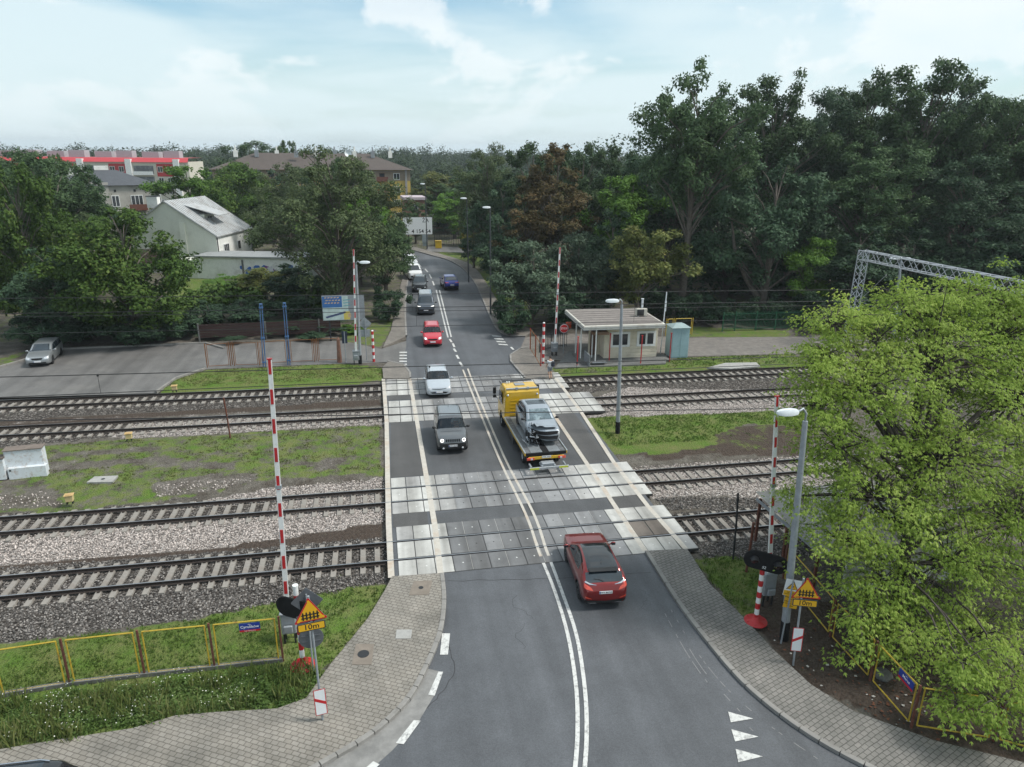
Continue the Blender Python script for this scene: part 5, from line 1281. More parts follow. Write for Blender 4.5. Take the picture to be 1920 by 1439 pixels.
def rail_fence(name, label, pts, h, mtl, spacing, w=.03, cat='fence'):
    P = [G(*p) for p in pts]; o0 = P[0]; t = thing(name, label, cat, o0)
    for a, b in zip(P, P[1:]):
        q = MB(); d = b-a; L = d.length; rz = atan2(d.y, d.x); n = int(L/spacing)
        for k in range(n+1):
            p = a.lerp(b, k/n)-o0; q.box((p.x, p.y, h/2+.05), (w, w, h-.1))
        c = (a+b)/2-o0
        for z in (.25, h-.2): q.box((c.x, c.y, z), (L, .04, .05), rz)
        q.build('railing', mtl, t)
        q = MB(); q.box((a.x-o0.x, a.y-o0.y, h/2), (.09, .09, h+.1)); q.build('post', mtl, t)
    return t
rail_fence('railing_fence', 'green upright-bar fence at the edge of the forest', [(1354, 622), (1377, 621), (1416, 620), (1452, 619), (1500, 617)], 1.9, mat('green fence paint', (.015, .09, .045), .5, vary=.2), .14)
bf = [G(375, 642), G(500, 637), G(600, 632), G(640, 630)]; t = thing('board_fence', 'dark red-brown board fence behind the parking lot', 'fence', bf[0])
for a, b in zip(bf, bf[1:]):
    d = b-a; rz = atan2(d.y, d.x); c = (a+b)/2-bf[0]; q = MB()
    for k in range(5): q.box((c.x, c.y, .5+k*.25), (d.length, .04, .225), rz)
    q.build('boards', mat('dark red boards', (.036, .016, .014), .85, vary=.3, vscale=3), t); q = MB(); q.box((a.x-bf[0].x, a.y-bf[0].y, .85), (.12, .12, 1.7)); q.build('post', M['dark_concrete'], t)
# ---- blue steel posts
for k, (px, lab, hh_) in enumerate((((496, 689), 'left one of two tall blue steel posts at the parking lot fence', (489, 571)), ((542, 685), 'right one of two tall blue steel posts at the parking lot fence', (533, 569)))):
    b = G(*px); t = thing('steel_post', lab, 'post', b, 0, 'tall blue posts'); d = lean(b, hh_, 5)-b; q = MB()
    for sx in (-1, 1): q.add([Vector((sx*.085+ex*.8, ey*.8, 0))+d*f for f in (0, 1) for ex, ey in ((-.04, -.07), (.04, -.07), (.04, .07), (-.04, .07))], [(3, 2, 1, 0), (4, 5, 6, 7), (0, 1, 5, 4), (1, 2, 6, 5), (2, 3, 7, 6), (3, 0, 4, 7)])
    q.build('channel', M['blue_paint'], t); q = MB()
    for f in (.08, .47, .95): q.box(tuple(d*f), (.3, .18, .1))
    q.box(tuple(d*1.0), (.22, .18, .1)); q.build('bracket', M['blue_paint'], t)
# ---- concrete stump, sign back, small posts at the far left corner
b = G(637, 680); q = MB(); q.cyl((0, 0, 0), (0, 0, 1.9), .2, .13, n=6); q.cyl((0, 0, 1.9), (0, 0, 2.15), .16, .02, n=6); o = q.build('gate_pillar', mat('stained pillar', (.2, .1, .07), .9, vary=.3, vscale=3), label='stubby reddish pillar at the end of the rusty orange fence', cat='pillar'); o.location = b
b = G(649, 680); t = thing('info_sign', 'thin grey sign post with a narrow dark board left of the far left barrier', 'road sign', b); q = MB(); q.cyl((0, 0, 0), (0, 0, 2.6), .035, n=6); q.build('pole', M['steel'], t); q = MB(); q.box((.0, .05, 2.1), (.42, .02, 1.0)); q.build('board', mat('dark blue board', (.02, .03, .06), .6, vary=.2), t)
b = G(688, 676); t = thing('priority_sign', 'grey backs of a diamond and a square plate by the far left barrier', 'road sign', b); q = MB(); q.cyl((0, 0, 0), (0, 0, 3.4), .035, n=6); q.build('pole', M['steel'], t)
M4 = face_to(Vector((0, .05, 3.1)), 0); q = MB(); q.prism(rrect(.75, .75, .04), -.01, .01, M4 @ Matrix.Rotation(R(45), 4, 'Z')); q.build('diamond_back', M['steel'], t)
M4 = face_to(Vector((0, .05, 2.3)), 0); q = MB(); q.prism(rrect(.75, .6), -.01, .01, M4); q.build('plate_back', M['steel'], t)
# stop board by the hut
b = G(1056, 664); t = thing('stop_sign', 'small round red stop board hung beside the keeper hut', 'road sign', b); q = MB(); q.cyl((0, 0, 0), (0, 0, 2.4), .03, n=6); q.build('pole', M['steel'], t)
M4 = face_to(Vector((0, -.05, 2.25)), R(-5)); q = MB(); q.prism([(.42*cos(a), .42*sin(a)) for a in [2*pi*i/24 for i in range(24)]], -.01, 0, M4); q.mi = 2; q.prism([(.36*cos(a), .36*sin(a)) for a in [2*pi*i/24 for i in range(24)]], .0, .004, M4); q.mi = 1; q.prism([(.34*cos(a), .34*sin(a)) for a in [2*pi*i/24 for i in range(24)]], .004, .007, M4); text_into(q, 'STOP', .24, M4 @ Matrix.Translation((0, 0, .009)), 2)
q.build('round_board', [M['sign_back'], M['red_sign'], M['white_ink']], t); q = MB(); q.box((.42, .1, 2.5), (.5, .03, .55), rz=.2); q.build('flag', mat('orange-red flag', (.4, .05, .02), .8, vary=.15), t)
# black iron gate behind it
P = [G(1003, 660), G(1030, 655), G(1062, 652)]; rail_fence('iron_gate', 'dark iron bar gate between the orange fence and the keeper hut', [(1012, 664), (1034, 656), (1062, 652)], 1.7, M['dark_metal'], .22, .035, 'gate')
# red catenary-guard posts in front of hut
for k, (px, lab) in enumerate((((1082, 687), 'slim red post at the left of the keeper hut front'), ((1142, 680), 'slim red post before the left window of the keeper hut'), ((1201, 684), 'slim red post before the right window of the keeper hut'), ((1255, 679), 'slim red post at the right corner of the keeper hut'))):
    b = G(*px); q = MB(); q.cyl((0, 0, 0), (0, 0, 2.45), .045, n=6); q.box((0, 0, 2.45), (.12, .12, .05)); o = q.build('red_post', M['red_paint'], label=lab, cat='post', group='slim red posts before the hut'); o.location = b
# ---- trackside boxes and covers
def yellow_box(label, px, s=.5):
    b = G(*px); t = thing('signal_box', label, 'trackside box', b, R(8), 'small yellow trackside boxes'); q = MB(); q.box((0, 0, .36*s*2), (s*.85, s*.7, s*.8), bev=.02); q.build('housing', mat('cream yellow enamel', (.55, .44, .22), .6, vary=.15, dirt=(.25, .14, .05), damt=.6, dscale=4), t)
    q = MB(); q.box((0, 0, s*1.15), (s*1.05, s*.9, s*.1), bev=.015); q.box((0, 0, s*1.22), (s*.7, s*.55, s*.06), bev=.01); q.build('lid', mat('rusty lid', (.50, .34, .15), .75, vary=.25), t); q = MB()
    for sx in (-1, 1): q.box((sx*s*.3, 0, s*.16), (.05, .2, s*.35))
    q.box((0, 0, s*.3), (s*.7, .16, .03)); q.build('stand', M['dark_metal'], t)
yellow_box('small yellow trackside box with rusty lid near the concrete cover slab', (132, 944), .4); yellow_box('small yellow trackside box at the second row of tracks beyond the grass', (243, 826), .4); yellow_box('small yellow trackside box on the bright grass edge by the parking lot', (328, 735), .4)
def cover(label, P, m, z, name='manhole_cover', hole=True, z0=-.05):
    pts = gp(P); c = sum(pts, Vector())/len(pts); q = MB(); q.prism([(p.x-c.x, p.y-c.y) for p in pts], z0, z); q.mi = 1
    if hole: q.cyl((0, 0, z), (0, 0, z+.005), .1, n=12)
    o = q.build(name, [m, M['dark_metal']], label=label, cat='cover'); o.location = (c.x, c.y, 0); return o
cover('pale concrete cover slab lying in the left grass strip', [(163, 908), (178, 897), (222, 895), (212, 907)], M['concrete'], .1)
PC = mat('weathered cover', (.2, .17, .14), .9, vary=.2, vscale=5, dirt=(.12, .1, .08), damt=.5)
cover('brown square cover in the left pavement nearest the tracks', [(776, 1096), (811, 1094), (804, 1121), (767, 1122)], PC, .145)
cover('small pale square cover in the middle of the left pavement', [(744, 1187), (773, 1187), (771, 1204), (742, 1204)], M['concrete'], .145, hole=False)
o = cover('largest cover with a round iron drain in the left pavement', [(668, 1214), (702, 1214), (697, 1253), (660, 1253)], PC, .145, hole=False); q = MB(); q.cyl((0, 0, .145), (0, 0, .152), .2, n=16); q.build('drain_grate', M['dark_metal'], o)
cover('flat concrete slab in the grass beside the far right track', [(1325, 691), (1360, 682), (1418, 681), (1425, 688), (1370, 693)], M['concrete'], .06, hole=False)
# relay cabinets
WC = mat('white enamel cabinet', (.62, .66, .69), .55, vary=.06, vscale=3, dirt=(.32, .2, .12), damt=.6, dscale=4)
b = G(88, 893); rz = R(6); t = thing('relay_cabinet', 'white rust-spotted trackside cabinets of stepped height at the left edge', 'cabinet', b, rz)
q = MB(); q.box((-.95, .5, .78), (1.75, .55, 1.45), bev=.01); q.box((-.85, .18, .3), (1.75, .35, .62), bev=.01); q.build('tall_housing', WC, t); q = MB(); q.box((-.95, .5, 1.53), (1.85, .65, .05), bev=.01); q.build('roof', mat('brown felt', (.16, .13, .11), .9, vary=.2), t)
q = MB(); q.box((-2.2, .25, .62), (.75, .55, 1.15), bev=.01); q.build('small_housing', WC, t); q = MB(); q.box((-2.2, .25, 1.22), (.82, .62, .05)); q.build('roof', mat('brown felt dark', (.1, .08, .07), .9, vary=.2), t)
q = MB(); q.box((-2.95, .35, .6), (.7, .5, .95), bev=.01); q.build('end_housing', WC, t)
q = MB(); q.lathe([(0, .01), (.05, .01), (.055, 0)], 10, Matrix.Translation((-1.6, .0, .5)) @ Matrix.Rotation(R(90), 4, 'X')); q.build('cable_port', M['ink'], t)
# rusty single posts by the tracks
def lone(label, px, toppx, r, m, name='track_post'):
    b = G(*px); d = lean(b, toppx, 1)-b; q = MB(); q.tube([(0, 0, -.1), d*.5+Vector((.02, 0, 0)), d], r, n=5); q.box(tuple(d*.9), (.1, .06, .12)); o = q.build(name, m, label=label, cat='post'); o.location = b
lone('thin rusty post between the third and second tracks on the left', (432, 822), (419, 746), .05, M['rust'])
lone('thin dark post right of the nearest track by the pavement', (1375, 1045), (1384, 925), .045, M['dark_metal'])
lone('leaning rusty girder behind the black oval signal', (1399, 1072), (1413, 980), .06, M['rust'])
# ---- corrugated shelter behind the front right barrier
c0 = G(1475, 1040); t = thing('lean_to_shelter', 'low white shelter with corrugated roof under the pale green tree', 'shelter', c0, R(2))
q = MB(); n = 56; W_, L_ = 6.5, 4.6; vs = []
for j in range(2):
    for i in range(n+1): vs.append((-.9+W_*i/n, -3.1+L_*j, 2.0+.35*j+.03*(i % 2)))
q.add(vs, [(i, i+1, n+2+i, n+1+i) for i in range(n)]); q.build('roof', mat('corrugated sheet', (.30, .29, .27), .7, .2, vary=.2, vscale=2, dirt=(.14, .1, .07), damt=.6), t)
q = MB(); q.box((3.0, -3.0, 1.0), (5.0, .12, 1.95)); q.build('wall', mat('pale render', (.66, .67, .66), .85, vary=.08, dirt=(.4, .38, .35), damt=.5), t)
for yy in (-2.9, -.8, 1.3): q = MB(); q.box((-.75, yy, 1.05), (.1, .1, 2.1)); q.build('post', M['rust'], t)
q = MB(); q.box((-.85, -.9, 2.02), (.06, 4.7, .14), bev=.01); q.build('gutter', M['grey_paint'], t)
# ---- keeper hut
CREAM = mat('cream cladding', (.64, .58, .46), .7, vary=.06, vscale=3, dirt=(.3, .25, .16), damt=.5, dscale=1.5)
fl = G(1131, 676); fr = G(1230, 672); d = fr-fl; Wd = d.length; rz = atan2(d.y, d.x)
t = thing('keeper_hut', 'cream level-crossing keeper hut with flat brown roof and two white windows', 'hut', fl, rz)
Hh = 2.75; Dp = 4.6
q = MB(); q.box((Wd/2, Dp/2, Hh/2+.15), (Wd, Dp, Hh)); 
for k in range(9): q.box((Wd/2, -.008, .45+k*.3), (Wd, .02, .265), bev=.008); q.box((Wd+.008, Dp/2, .45+k*.3), (.02, Dp, .265), bev=.008)
q.build('wall', CREAM, t)
q = MB(); q.box((Wd/2-1.02, Dp/2-.4, Hh+.35), (Wd+2.25, Dp+1.7, .36), bev=.03); q.mi = 1; q.box((Wd/2-1.02, Dp/2-.4, Hh+.535), (Wd+1.95, Dp+1.4, .03)); q.mi = 2
for k in range(7): q.box((Wd/2-1.02, Dp/2-1.1+(k-2.6)*.78, Hh+.555), (Wd+1.85, .035, .02))
for z in (.2, .36): q.mi = 3; q.box((Wd/2-1.02, Dp/2-.4, Hh+z), (Wd+2.31, Dp+1.76, .035))
q.build('roof', [mat('cream fascia', (.58, .56, .5), .7, vary=.06, dirt=(.3, .26, .2), damt=.6), mat('brown roofing felt', (.20, .178, .163), .9, vary=.18, vscale=2, dirt=(.26, .24, .22), damt=.5), M['dark_metal'], M['grey_paint']], t)
for (x0, ww) in ((.62*1.0, 1.5), (Wd-1.72, 1.45)):
    q = MB(); q.box((x0+ww/2, -.03, 1.75), (ww+.2, .07, 1.3), bev=.01); f = q.build('window', M['white_paint'], t)
    for s_ in (.26, .74):
        q = MB(); q.box((x0+ww*s_, -.068, 1.75), (ww*.36, .02, .92)); q.build('pane', M['window'], f)
q = MB(); q.box((-.9, .4, 1.2), (.08, .08, 2.4)); q.box((-1.0, -1.0, 1.55), (.09, .09, 3.1)); q.box((-1.9, 1.9, 1.5), (.09, .09, 3.0)); q.box((-1.9, .3, 1.5), (.09, .09, 3.0)); q.build('porch_post', M['white_paint'], t)
q = MB(); q.box((-.5, 1.2, 1.25), (1.0, .06, 2.2)); q.mi = 1; q.box((-.55, 1.16, 1.1), (.6, .05, 1.95)); q.build('door', [CREAM, mat('brown door', (.11, .05, .03), .6, vary=.2)], t)
q = MB(); q.prism([(-1.15, 2.62), (.1, 2.62), (.15, 2.4), (-1.2, 2.4)], 0, .8, Matrix.Translation((0, .0, 0)) @ Matrix(((1, 0, 0, 0), (0, 0, -1, 0), (0, 1, 0, 0), (0, 0, 0, 1)))); q.build('awning', mat('brown tiles', (.2, .12, .08), .8, vary=.25, vscale=6), t)
q = MB(); q.box((-.9, .3, .08), (2.6, 3.2, .2)); q.build('porch_floor', M['dark_concrete'], t)
q = MB(); q.box((-1.7, -1.05, .55), (.06, 1.6, .9)); q.box((-.8, -1.45, .3), (1.2, .4, .06)); q.build('porch_bench', M['grey_paint'], t)
q = MB(); q.box((Wd/2, -.6, -.0), (Wd+1.6, 1.0, .3)); q.build('plinth', M['dark_concrete'], t)
b = Vector((fl.x, fl.y, 0))+Matrix.Rotation(rz, 3, 'Z') @ Vector((Wd-1.0, 1.6, Hh+.56)); t2 = thing('air_conditioner', 'beige air conditioner unit on the roof of the keeper hut', 'air conditioner', b, rz); q = MB(); q.box((0, 0, .36), (.95, .42, .62), bev=.03); q.build('casing', mat('beige casing', (.5, .48, .42), .6, vary=.08), t2)
q = MB(); q.lathe([(0, .02), (.25, .02), (.27, 0)], 18, Matrix.Translation((-.12, -.22, .36)) @ Matrix.Rotation(R(90), 4, 'X')); q.box((-.12, -.215, .36), (.6, .02, .54)); q.build('fan_grille', M['dark_metal'], t2); q = MB(); q.box((-.3, 0, .03), (.08, .5, .06)); q.box((.3, 0, .03), (.08, .5, .06)); q.build('foot', M['steel'], t2)
b2 = b+Vector((.9, 2.2, 0)); q = MB(); q.cyl((0, 0, 0), (0, 0, 1.0), .1, n=8); q.cyl((0, 0, 1.0), (0, 0, 1.05), .14, n=8); o = q.build('vent_pipe', M['lamp_white'], label='white vent pipe on the hut roof behind the air conditioner', cat='pipe'); o.location = b2
b = G(1238, 664); q = MB(); q.tube([(0, 0, 0), (.15, 0, 5.4)], .05, n=6); q.box((.14, 0, 4.2), (.12, .1, .9)); o = q.build('antenna_mast', M['lamp_white'], label='thin white mast rising behind the right end of the keeper hut', cat='mast'); o.location = b
pf_ = gp([(1040, 692), (1248, 684), (1252, 668), (1112, 655), (1066, 661)]); q = MB(); q.prism([(p.x, p.y) for p in pf_], -.2, .1); q.build('hut_platform', M['dark_concrete'], kind='structure')
# blue kiosk
BL = mat('pale blue sheet', (.27, .40, .44), .6, vary=.08, vscale=2, dirt=(.2, .28, .28), damt=.5)
b = G(1258, 673); t = thing('equipment_kiosk', 'pale blue metal equipment kiosk with a hipped roof right of the hut', 'kiosk', b, R(-2))
q = MB(); q.box((.72, .75, 1.35), (1.5, 1.45, 2.6), bev=.01); q.mi = 1
for x in (.36, 1.08): q.box((x, .02, 1.35), (.68, .02, 2.4), bev=.006)
q.box((.72, .01, 1.4), (.03, .06, .3)); q.build('housing', [BL, BL], t)
q = MB(); q.add([(-.12, -.1, 2.65), (1.56, -.1, 2.65), (1.56, 1.6, 2.65), (-.12, 1.6, 2.65), (.5, .7, 2.95), (.95, .7, 2.95)], [(0, 1, 5, 4), (1, 2, 5), (2, 3, 4, 5), (3, 0, 4), (3, 2, 1, 0)]); q.build('roof', mat('grey-green roof sheet', (.26, .33, .33), .6, vary=.1), t)
# ---- billboards
b = G(648, 640); t = thing('billboard', 'billboard with a blue, white and yellow poster under the left trees', 'billboard', b)
zc = at_row(b, 578); hb = at_row(b, 556)-at_row(b, 600); wb = 3.6
q = MB(); q.box((0, .1, zc), (wb+.1, .12, hb+.12)); q.build('frame', M['grey_paint'], t)
M4 = face_to(Vector((0, .03, zc)), R(2)); q = MB(); rg = random.Random(3)
q.mi = 0; q.prism(rrect(wb, hb, .01), 0, .005, M4); q.mi = 1; q.prism([(-wb/2, .08), (-.1, .08), (-.1, hb/2), (-wb/2, hb/2)], .005, .009, M4); q.mi = 2; q.prism([(0, -hb/2), (wb/2, -hb/2), (wb/2, -hb/2+.75), (0, -hb/2+.75)], .005, .009, M4)
q.mi = 3
for k in range(5): q.prism([(0, .15+k*.26), (1.7, .0+k*.26+.3), (1.7, .05+k*.26+.3), (0, .22+k*.26)], .010, .012, M4) if .35+k*.26 < hb/2-.05 else None
q.mi = 4
for k in range(4): x = -1.5+k*.4; q.prism([(x, -.9+.1*k), (x+.5, -.75+.1*k), (x+.45, -.6+.1*k), (x-.1, -.75+.1*k)], .010, .012, M4)
for k in range(3):
    for j in range(5): q.mi = 5; q.prism([(-1.6+j*.27+.1*(k % 2), .9-.24*k), (-1.42+j*.27+.1*(k % 2), .93-.24*k), (-1.42+j*.27+.1*(k % 2), 1.02-.24*k), (-1.6+j*.27+.1*(k % 2), .99-.24*k)], .010, .012, M4)
q.mi = 5; q.prism([(.35, -hb/2+.2), (1.3, -hb/2+.2), (1.3, -hb/2+.55), (.35, -hb/2+.55)], .0095, .012, M4)
q.build('poster', [mat('pale poster', (.42, .52, .5), .6, vary=.2, vscale=2), mat('blue poster', (.03, .12, .32), .6, vary=.1), mat('yellow poster', (.55, .45, .1), .6, vary=.1), mat('teal poster', (.1, .3, .36), .6, vary=.2), mat('navy poster', (.05, .07, .16), .6, vary=.2), mat('cream poster', (.5, .35, .2), .6, vary=.2)], t)
q = MB()
for x in (-1.3, 1.3): q.box((x, .2, zc/2), (.14, .14, zc))
q.build('leg', M['dark_metal'], t)
b = G(778, 466); t = thing('billboard', 'white billboard with dark lettering at the bend of the road', 'billboard', b); zc = at_row(b, 424); hb = at_row(b, 408)-at_row(b, 440)
q = MB(); q.box((.6, .1, zc), (5.2, .15, hb+.1)); q.build('frame', M['dark_metal'], t); M4 = face_to(Vector((.6, .0, zc)), 0); q = MB(); q.prism(rrect(5.1, hb, .02), 0, .01, M4); text_into(q, 'ŻA', .9, M4 @ Matrix.Translation((1.4, hb*.3, .012)), 1); text_into(q, '4 154 54', .95, M4 @ Matrix.Translation((.6, -hb*.33, .012)), 1); q.build('poster', [M['white_sign'], M['ink']], t)
q = MB(); 
for x in (-1, 2.2): q.box((x, .25, zc/2), (.2, .2, zc))
q.build('leg', M['dark_metal'], t)
# waste bins at the far bend
b = G(822, 466); t = thing('waste_bin', 'yellow waste bin by the garden fence at the road bend', 'bin', b); q = MB(); q.box((0, 0, .65), (1.1, .8, 1.2), bev=.05); q.build('tub', mat('yellow plastic', (.5, .33, .02), .5, vary=.1), t); q = MB(); q.box((0, 0, 1.3), (1.2, .9, .12), bev=.04); q.build('lid', mat('yellow lid', (.42, .27, .02), .5, vary=.1), t)
rail_fence('railing_fence', 'dark garden railing at the end of the road, by the yellow bin', [(815, 462), (850, 461), (905, 461)], 2.2, M['dark_metal'], .3, .05)
b = G(813, 462); q = MB(); q.box((0, 0, 1.4), (1.0, .5, 1.6), bev=.03); q.box((0, 0, .3), (.8, .4, .6)); o = q.build('utility_box', mat('grey blue box', (.3, .36, .4), .6, vary=.1), label='grey-blue utility box behind the yellow bin at the bend', cat='utility box'); o.location = b+Vector((-1.5, .6, 0))
# ---- catenary
def truss(mb, a, b, w, h, n, r):
    a, b = Vector(a), Vector(b); d = (b-a).normalized(); s = d.cross(Vector((0, 0, 1))).normalized()*w/2; u = s.cross(d).normalized()*h/2
    C = [(-1, -1), (1, -1), (1, 1), (-1, 1)]
    for i, j in C: mb.cyl(a+s*i+u*j, b+s*i+u*j, r*1.5, n=4)
    for k in range(n):
        p, q_ = a.lerp(b, k/n), a.lerp(b, (k+1)/n)
        for (i, j), (i2, j2) in (((-1, -1), (-1, 1)), ((1, -1), (1, 1)), ((-1, 1), (1, 1)), ((-1, -1), (1, -1))):
            f = k % 2; A = p+s*(i2 if f else i)+u*(j2 if f else j); B = q_+s*(i if f else i2)+u*(j if f else j2); mb.cyl(A, B, r, n=4)
gb = G(1590, 640); t = thing('catenary_portal', 'pale grey lattice catenary portal spanning the tracks at the right', 'catenary portal', gb)
Ht = at_row(gb, 478)
pt = on_plane_y(1925, 540, 33.5)-gb
q = MB(); truss(q, (0, 0, Ht), (1.1, -34, Ht), .7, .8, 46, .035); q.build('beam', mat('pale grey steel', (.42, .44, .46), .55, .2, vary=.1), t)
q = MB(); truss(q, (0, 0, -.1), (.15, 0, Ht+.35), .75, .55, 14, .035); q.build('mast', mat('pale steel mast', (.40, .43, .46), .55, .2, vary=.1), t)
q = MB(); truss(q, (1.1, -33.6, -.1), (1.1, -33.6, Ht+.35), .75, .55, 14, .035); q.build('mast', D.materials['pale steel mast'], t)
q = MB(); q.tube([(.3, -.2, Ht-4.2), (.3, -3.2, Ht-1.3)], .03, n=5); q.tube([(.3, -.2, Ht-4.2), (.3, -3.4, Ht-4.3)], .03, n=5); q.build('cantilever', M['steel'], t)
# overhead wires of the four tracks
def wire(label, name, pts, r=.02):
    q = MB(); q.tube(pts, r, n=4); return q.build(name, M['wire'], label=label, cat='wire', group='overhead line wires')
def row_at(px, py, Y):
    return on_plane_y(px, py, Y)
WN = ['nearest', 'second', 'third', 'farthest']
rows = {1: ((0, 707, 745), (960, 683, 705)), 2: ((0, 590, 628), (1300, 568, 601)), 3: ((0, 562, 597), (1300, 545, 575)), 0: ((0, 788, 0), (1300, 770, 0))}
for i in range(4):
    (xa, ma, ca), (xb, mb_, cb) = rows[i]
    Y = TRACKS[i][0]
    pa, pb = row_at(xa, ma, Y), row_at(xb, mb_, Y); d = (pb-pa)/(pb.x-pa.x)
    f = lambda x: pa+d*(x-pa.x)
    g0 = 42.5
    pts = [Vector((x, Y+TRACKS[i][1]*x, f(x).z+.0009*((x-8)**2 if abs(x-8) < 34 else 34**2)*.0)) for x in (-75, -40, -20, 0, 20, 42, 110)]
    wire('upper carrying wire over the %s track' % WN[i], 'carrying_wire', pts)
    if ca:
        pa2, pb2 = row_at(xa, ca, Y), row_at(xb, cb, Y); d2 = (pb2-pa2)/(pb2.x-pa2.x); f2 = lambda x: pa2+d2*(x-pa2.x)
        tt = wire('lower contact wire with droppers over the %s track' % WN[i], 'contact_wire', [Vector((x, Y+TRACKS[i][1]*x, f2(x).z)) for x in (-75, -40, 0, 42, 110)], .017)
        q = MB(); x = -71.
        while x < 100: 
            y = Y+TRACKS[i][1]*x; q.cyl((x, y, f2(x).z), (x, y, f(x).z), .01, n=3); q.box((x, y, f(x).z-.03), (.07, .05, .1)); x += 7.3
        q.build('dropper', M['wire'], tt)
# ================================================================== BUILDINGS
def XY(px, Y):
    r = _ray(px, 300); t = Y/r.y; return Vector((r.x*t, Y, 0))
def hrow(p, row): return at_row((p.x, p.y), row)
def win(t, x, y, z, w, h, m_frame, nrm='front', pane=M['window'], bars=1, name='window'):
    q = MB(); q.box((x, y-.03, z), (w, .1, h)); f = q.build(name, m_frame, t); q = MB(); n = bars+1; pw = (w-.1*(n+1))/n
    for k in range(n): q.box((x-w/2+.1+pw/2+k*(pw+.1), y-.085, z), (pw, .02, h-.22))
    q.build('pane', pane, f); return f
def gable_roof(q, x0, x1, y0, y1, ze, zr, over=.3, th=.16, along='y'):
    xm = (x0+x1)/2
    for sx in (-1, 1):
        xe = x0-over if sx < 0 else x1+over; ze2 = ze-(zr-ze)/(x1-x0)*2*over
        vs = [(xe, y0-over, ze2), (xm, y0-over, zr), (xm, y1+over, zr), (xe, y1+over, ze2)]
        vs += [(a, b, c+th) for a, b, c in vs]
        q.add(vs, [(3, 2, 1, 0), (4, 5, 6, 7), (0, 1, 5, 4), (2, 3, 7, 6), (3, 0, 4, 7)] if sx > 0 else [(0, 1, 2, 3), (7, 6, 5, 4), (4, 5, 1, 0), (6, 7, 3, 2), (7, 4, 0, 3)])
# white house: local x along the gable wall (left->right), y away
C0 = XY(388, 104); th = R(-14.6)
W = 13.4; Ln = 11.; ze = hrow(C0, 443); 
o = C0+Matrix.Rotation(th, 3, 'Z') @ Vector((-W, 0, 0)); zr = hrow(C0+Matrix.Rotation(th, 3, 'Z') @ Vector((-W/2, 0, 0)), 379)
HW = mat('pale green-grey render', (.68, .69, .60), .85, vary=.05, vscale=2, dirt=(.33, .33, .28), damt=.4, dscale=.5)
WHR = mat('white render', (.76, .76, .72), .85, vary=.06, vscale=1.5, dirt=(.36, .34, .3), damt=.5, dscale=.6)
SHEET = mat('weathered zinc roof', (.44, .45, .45), .55, .2, vary=.15, vscale=1, dirt=(.2, .15, .12), damt=.55, dscale=.8)
t = thing('gabled_house', 'pale gabled house with a weathered grey metal roof and dormer among the left trees', 'house', o, th)
q = MB(); q.mi = 0; q.add([(0, 0, 0), (W, 0, 0), (W, 0, ze), (W/2, 0, zr), (0, 0, ze), (0, Ln, 0), (W, Ln, 0), (W, Ln, ze), (W/2, Ln, zr), (0, Ln, ze)], [(0, 1, 2, 3, 4), (6, 5, 9, 8, 7), (5, 0, 4, 9)]); q.mi = 1; q.add([(W, 0, 0), (W, Ln, 0), (W, Ln, ze), (W, 0, ze)], [(0, 1, 2, 3)])
q.mi = 2; q.box((W*.33, -.02, 1.8), (W*.5, .06, 2.8)); q.mi = 0; q.box((W*.66, -.12, ze*.5+.9), (.75, .25, ze+1.6))
q.build('wall', [HW, WHR, mat('bare brick patch', (.2, .13, .1), .9, vary=.4, vscale=5, dirt=(.32, .3, .27), damt=.8, dscale=.9)], t)
q = MB(); gable_roof(q, 0, W, 0, Ln, ze, zr, .25); 
for k in range(20): y = -.2+k*.6; q.add([(W/2, y, zr+.17), (W+.25, y, ze-.1+.15), (W+.25, y+.05, ze-.1+.15), (W/2, y+.05, zr+.17), (W/2, y+.02, zr+.24), (W+.25, y+.02, ze-.1+.22)], [(0, 1, 5, 4), (3, 4, 5, 2)])
rf = q.build('roof', SHEET, t)
q = MB(); q.box((W*.35, .9, zr-.1), (1.5, .8, 1.5)); q.mi = 1; q.box((W*.35, .9, zr+.68), (1.6, .9, .08)); q.build('chimney', [WHR, M['dark_metal']], rf)
q = MB(); x0 = W*.66; q.box((x0+.7, 4.4, ze+1.7), (2.0, 2.9, 1.7)); dm = q.build('dormer', HW, t)
q = MB(); q.add([(W*.52, 2.7, zr-.4), (W*.95, 2.7, ze+2.45), (W*.95, 6.1, ze+2.45), (W*.52, 6.1, zr-.4), (W*.52, 2.7, zr-.3), (W*.95, 2.7, ze+2.57), (W*.95, 6.1, ze+2.57), (W*.52, 6.1, zr-.3)], [(3, 2, 1, 0), (4, 5, 6, 7), (0, 1, 5, 4), (1, 2, 6, 5), (2, 3, 7, 6)]); q.build('dormer_roof', SHEET, dm)
q = MB(); q.box((x0+1.72, 4.4, ze+1.75), (.06, 1.5, 1.2)); f = q.build('window', M['white_paint'], t); q = MB()
for y in (4.05, 4.75): q.box((x0+1.76, y, ze+1.75), (.03, .5, .95))
q.build('pane', M['window'], f)
for y in (2.6, 6.6): 
    q = MB(); q.box((W+.03, y, ze*.62), (.08, 1.7 if y < 4 else 1.0, 1.35)); f = q.build('window', M['white_paint'], t); q = MB()
    for dy in ((-.5, 0, .5) if y < 4 else (-.2, .2)): q.box((W+.085, y+dy, ze*.62), (.03, .38, 1.1))
    q.build('pane', M['window'], f)
q = MB(); q.cyl((W+.08, .12, 0), (W+.08, .12, ze), .06, n=6); q.cyl((W+.08, Ln-.1, 0), (W+.08, Ln-.1, ze), .06, n=6); q.build('drainpipe', M['dark_metal'], t)
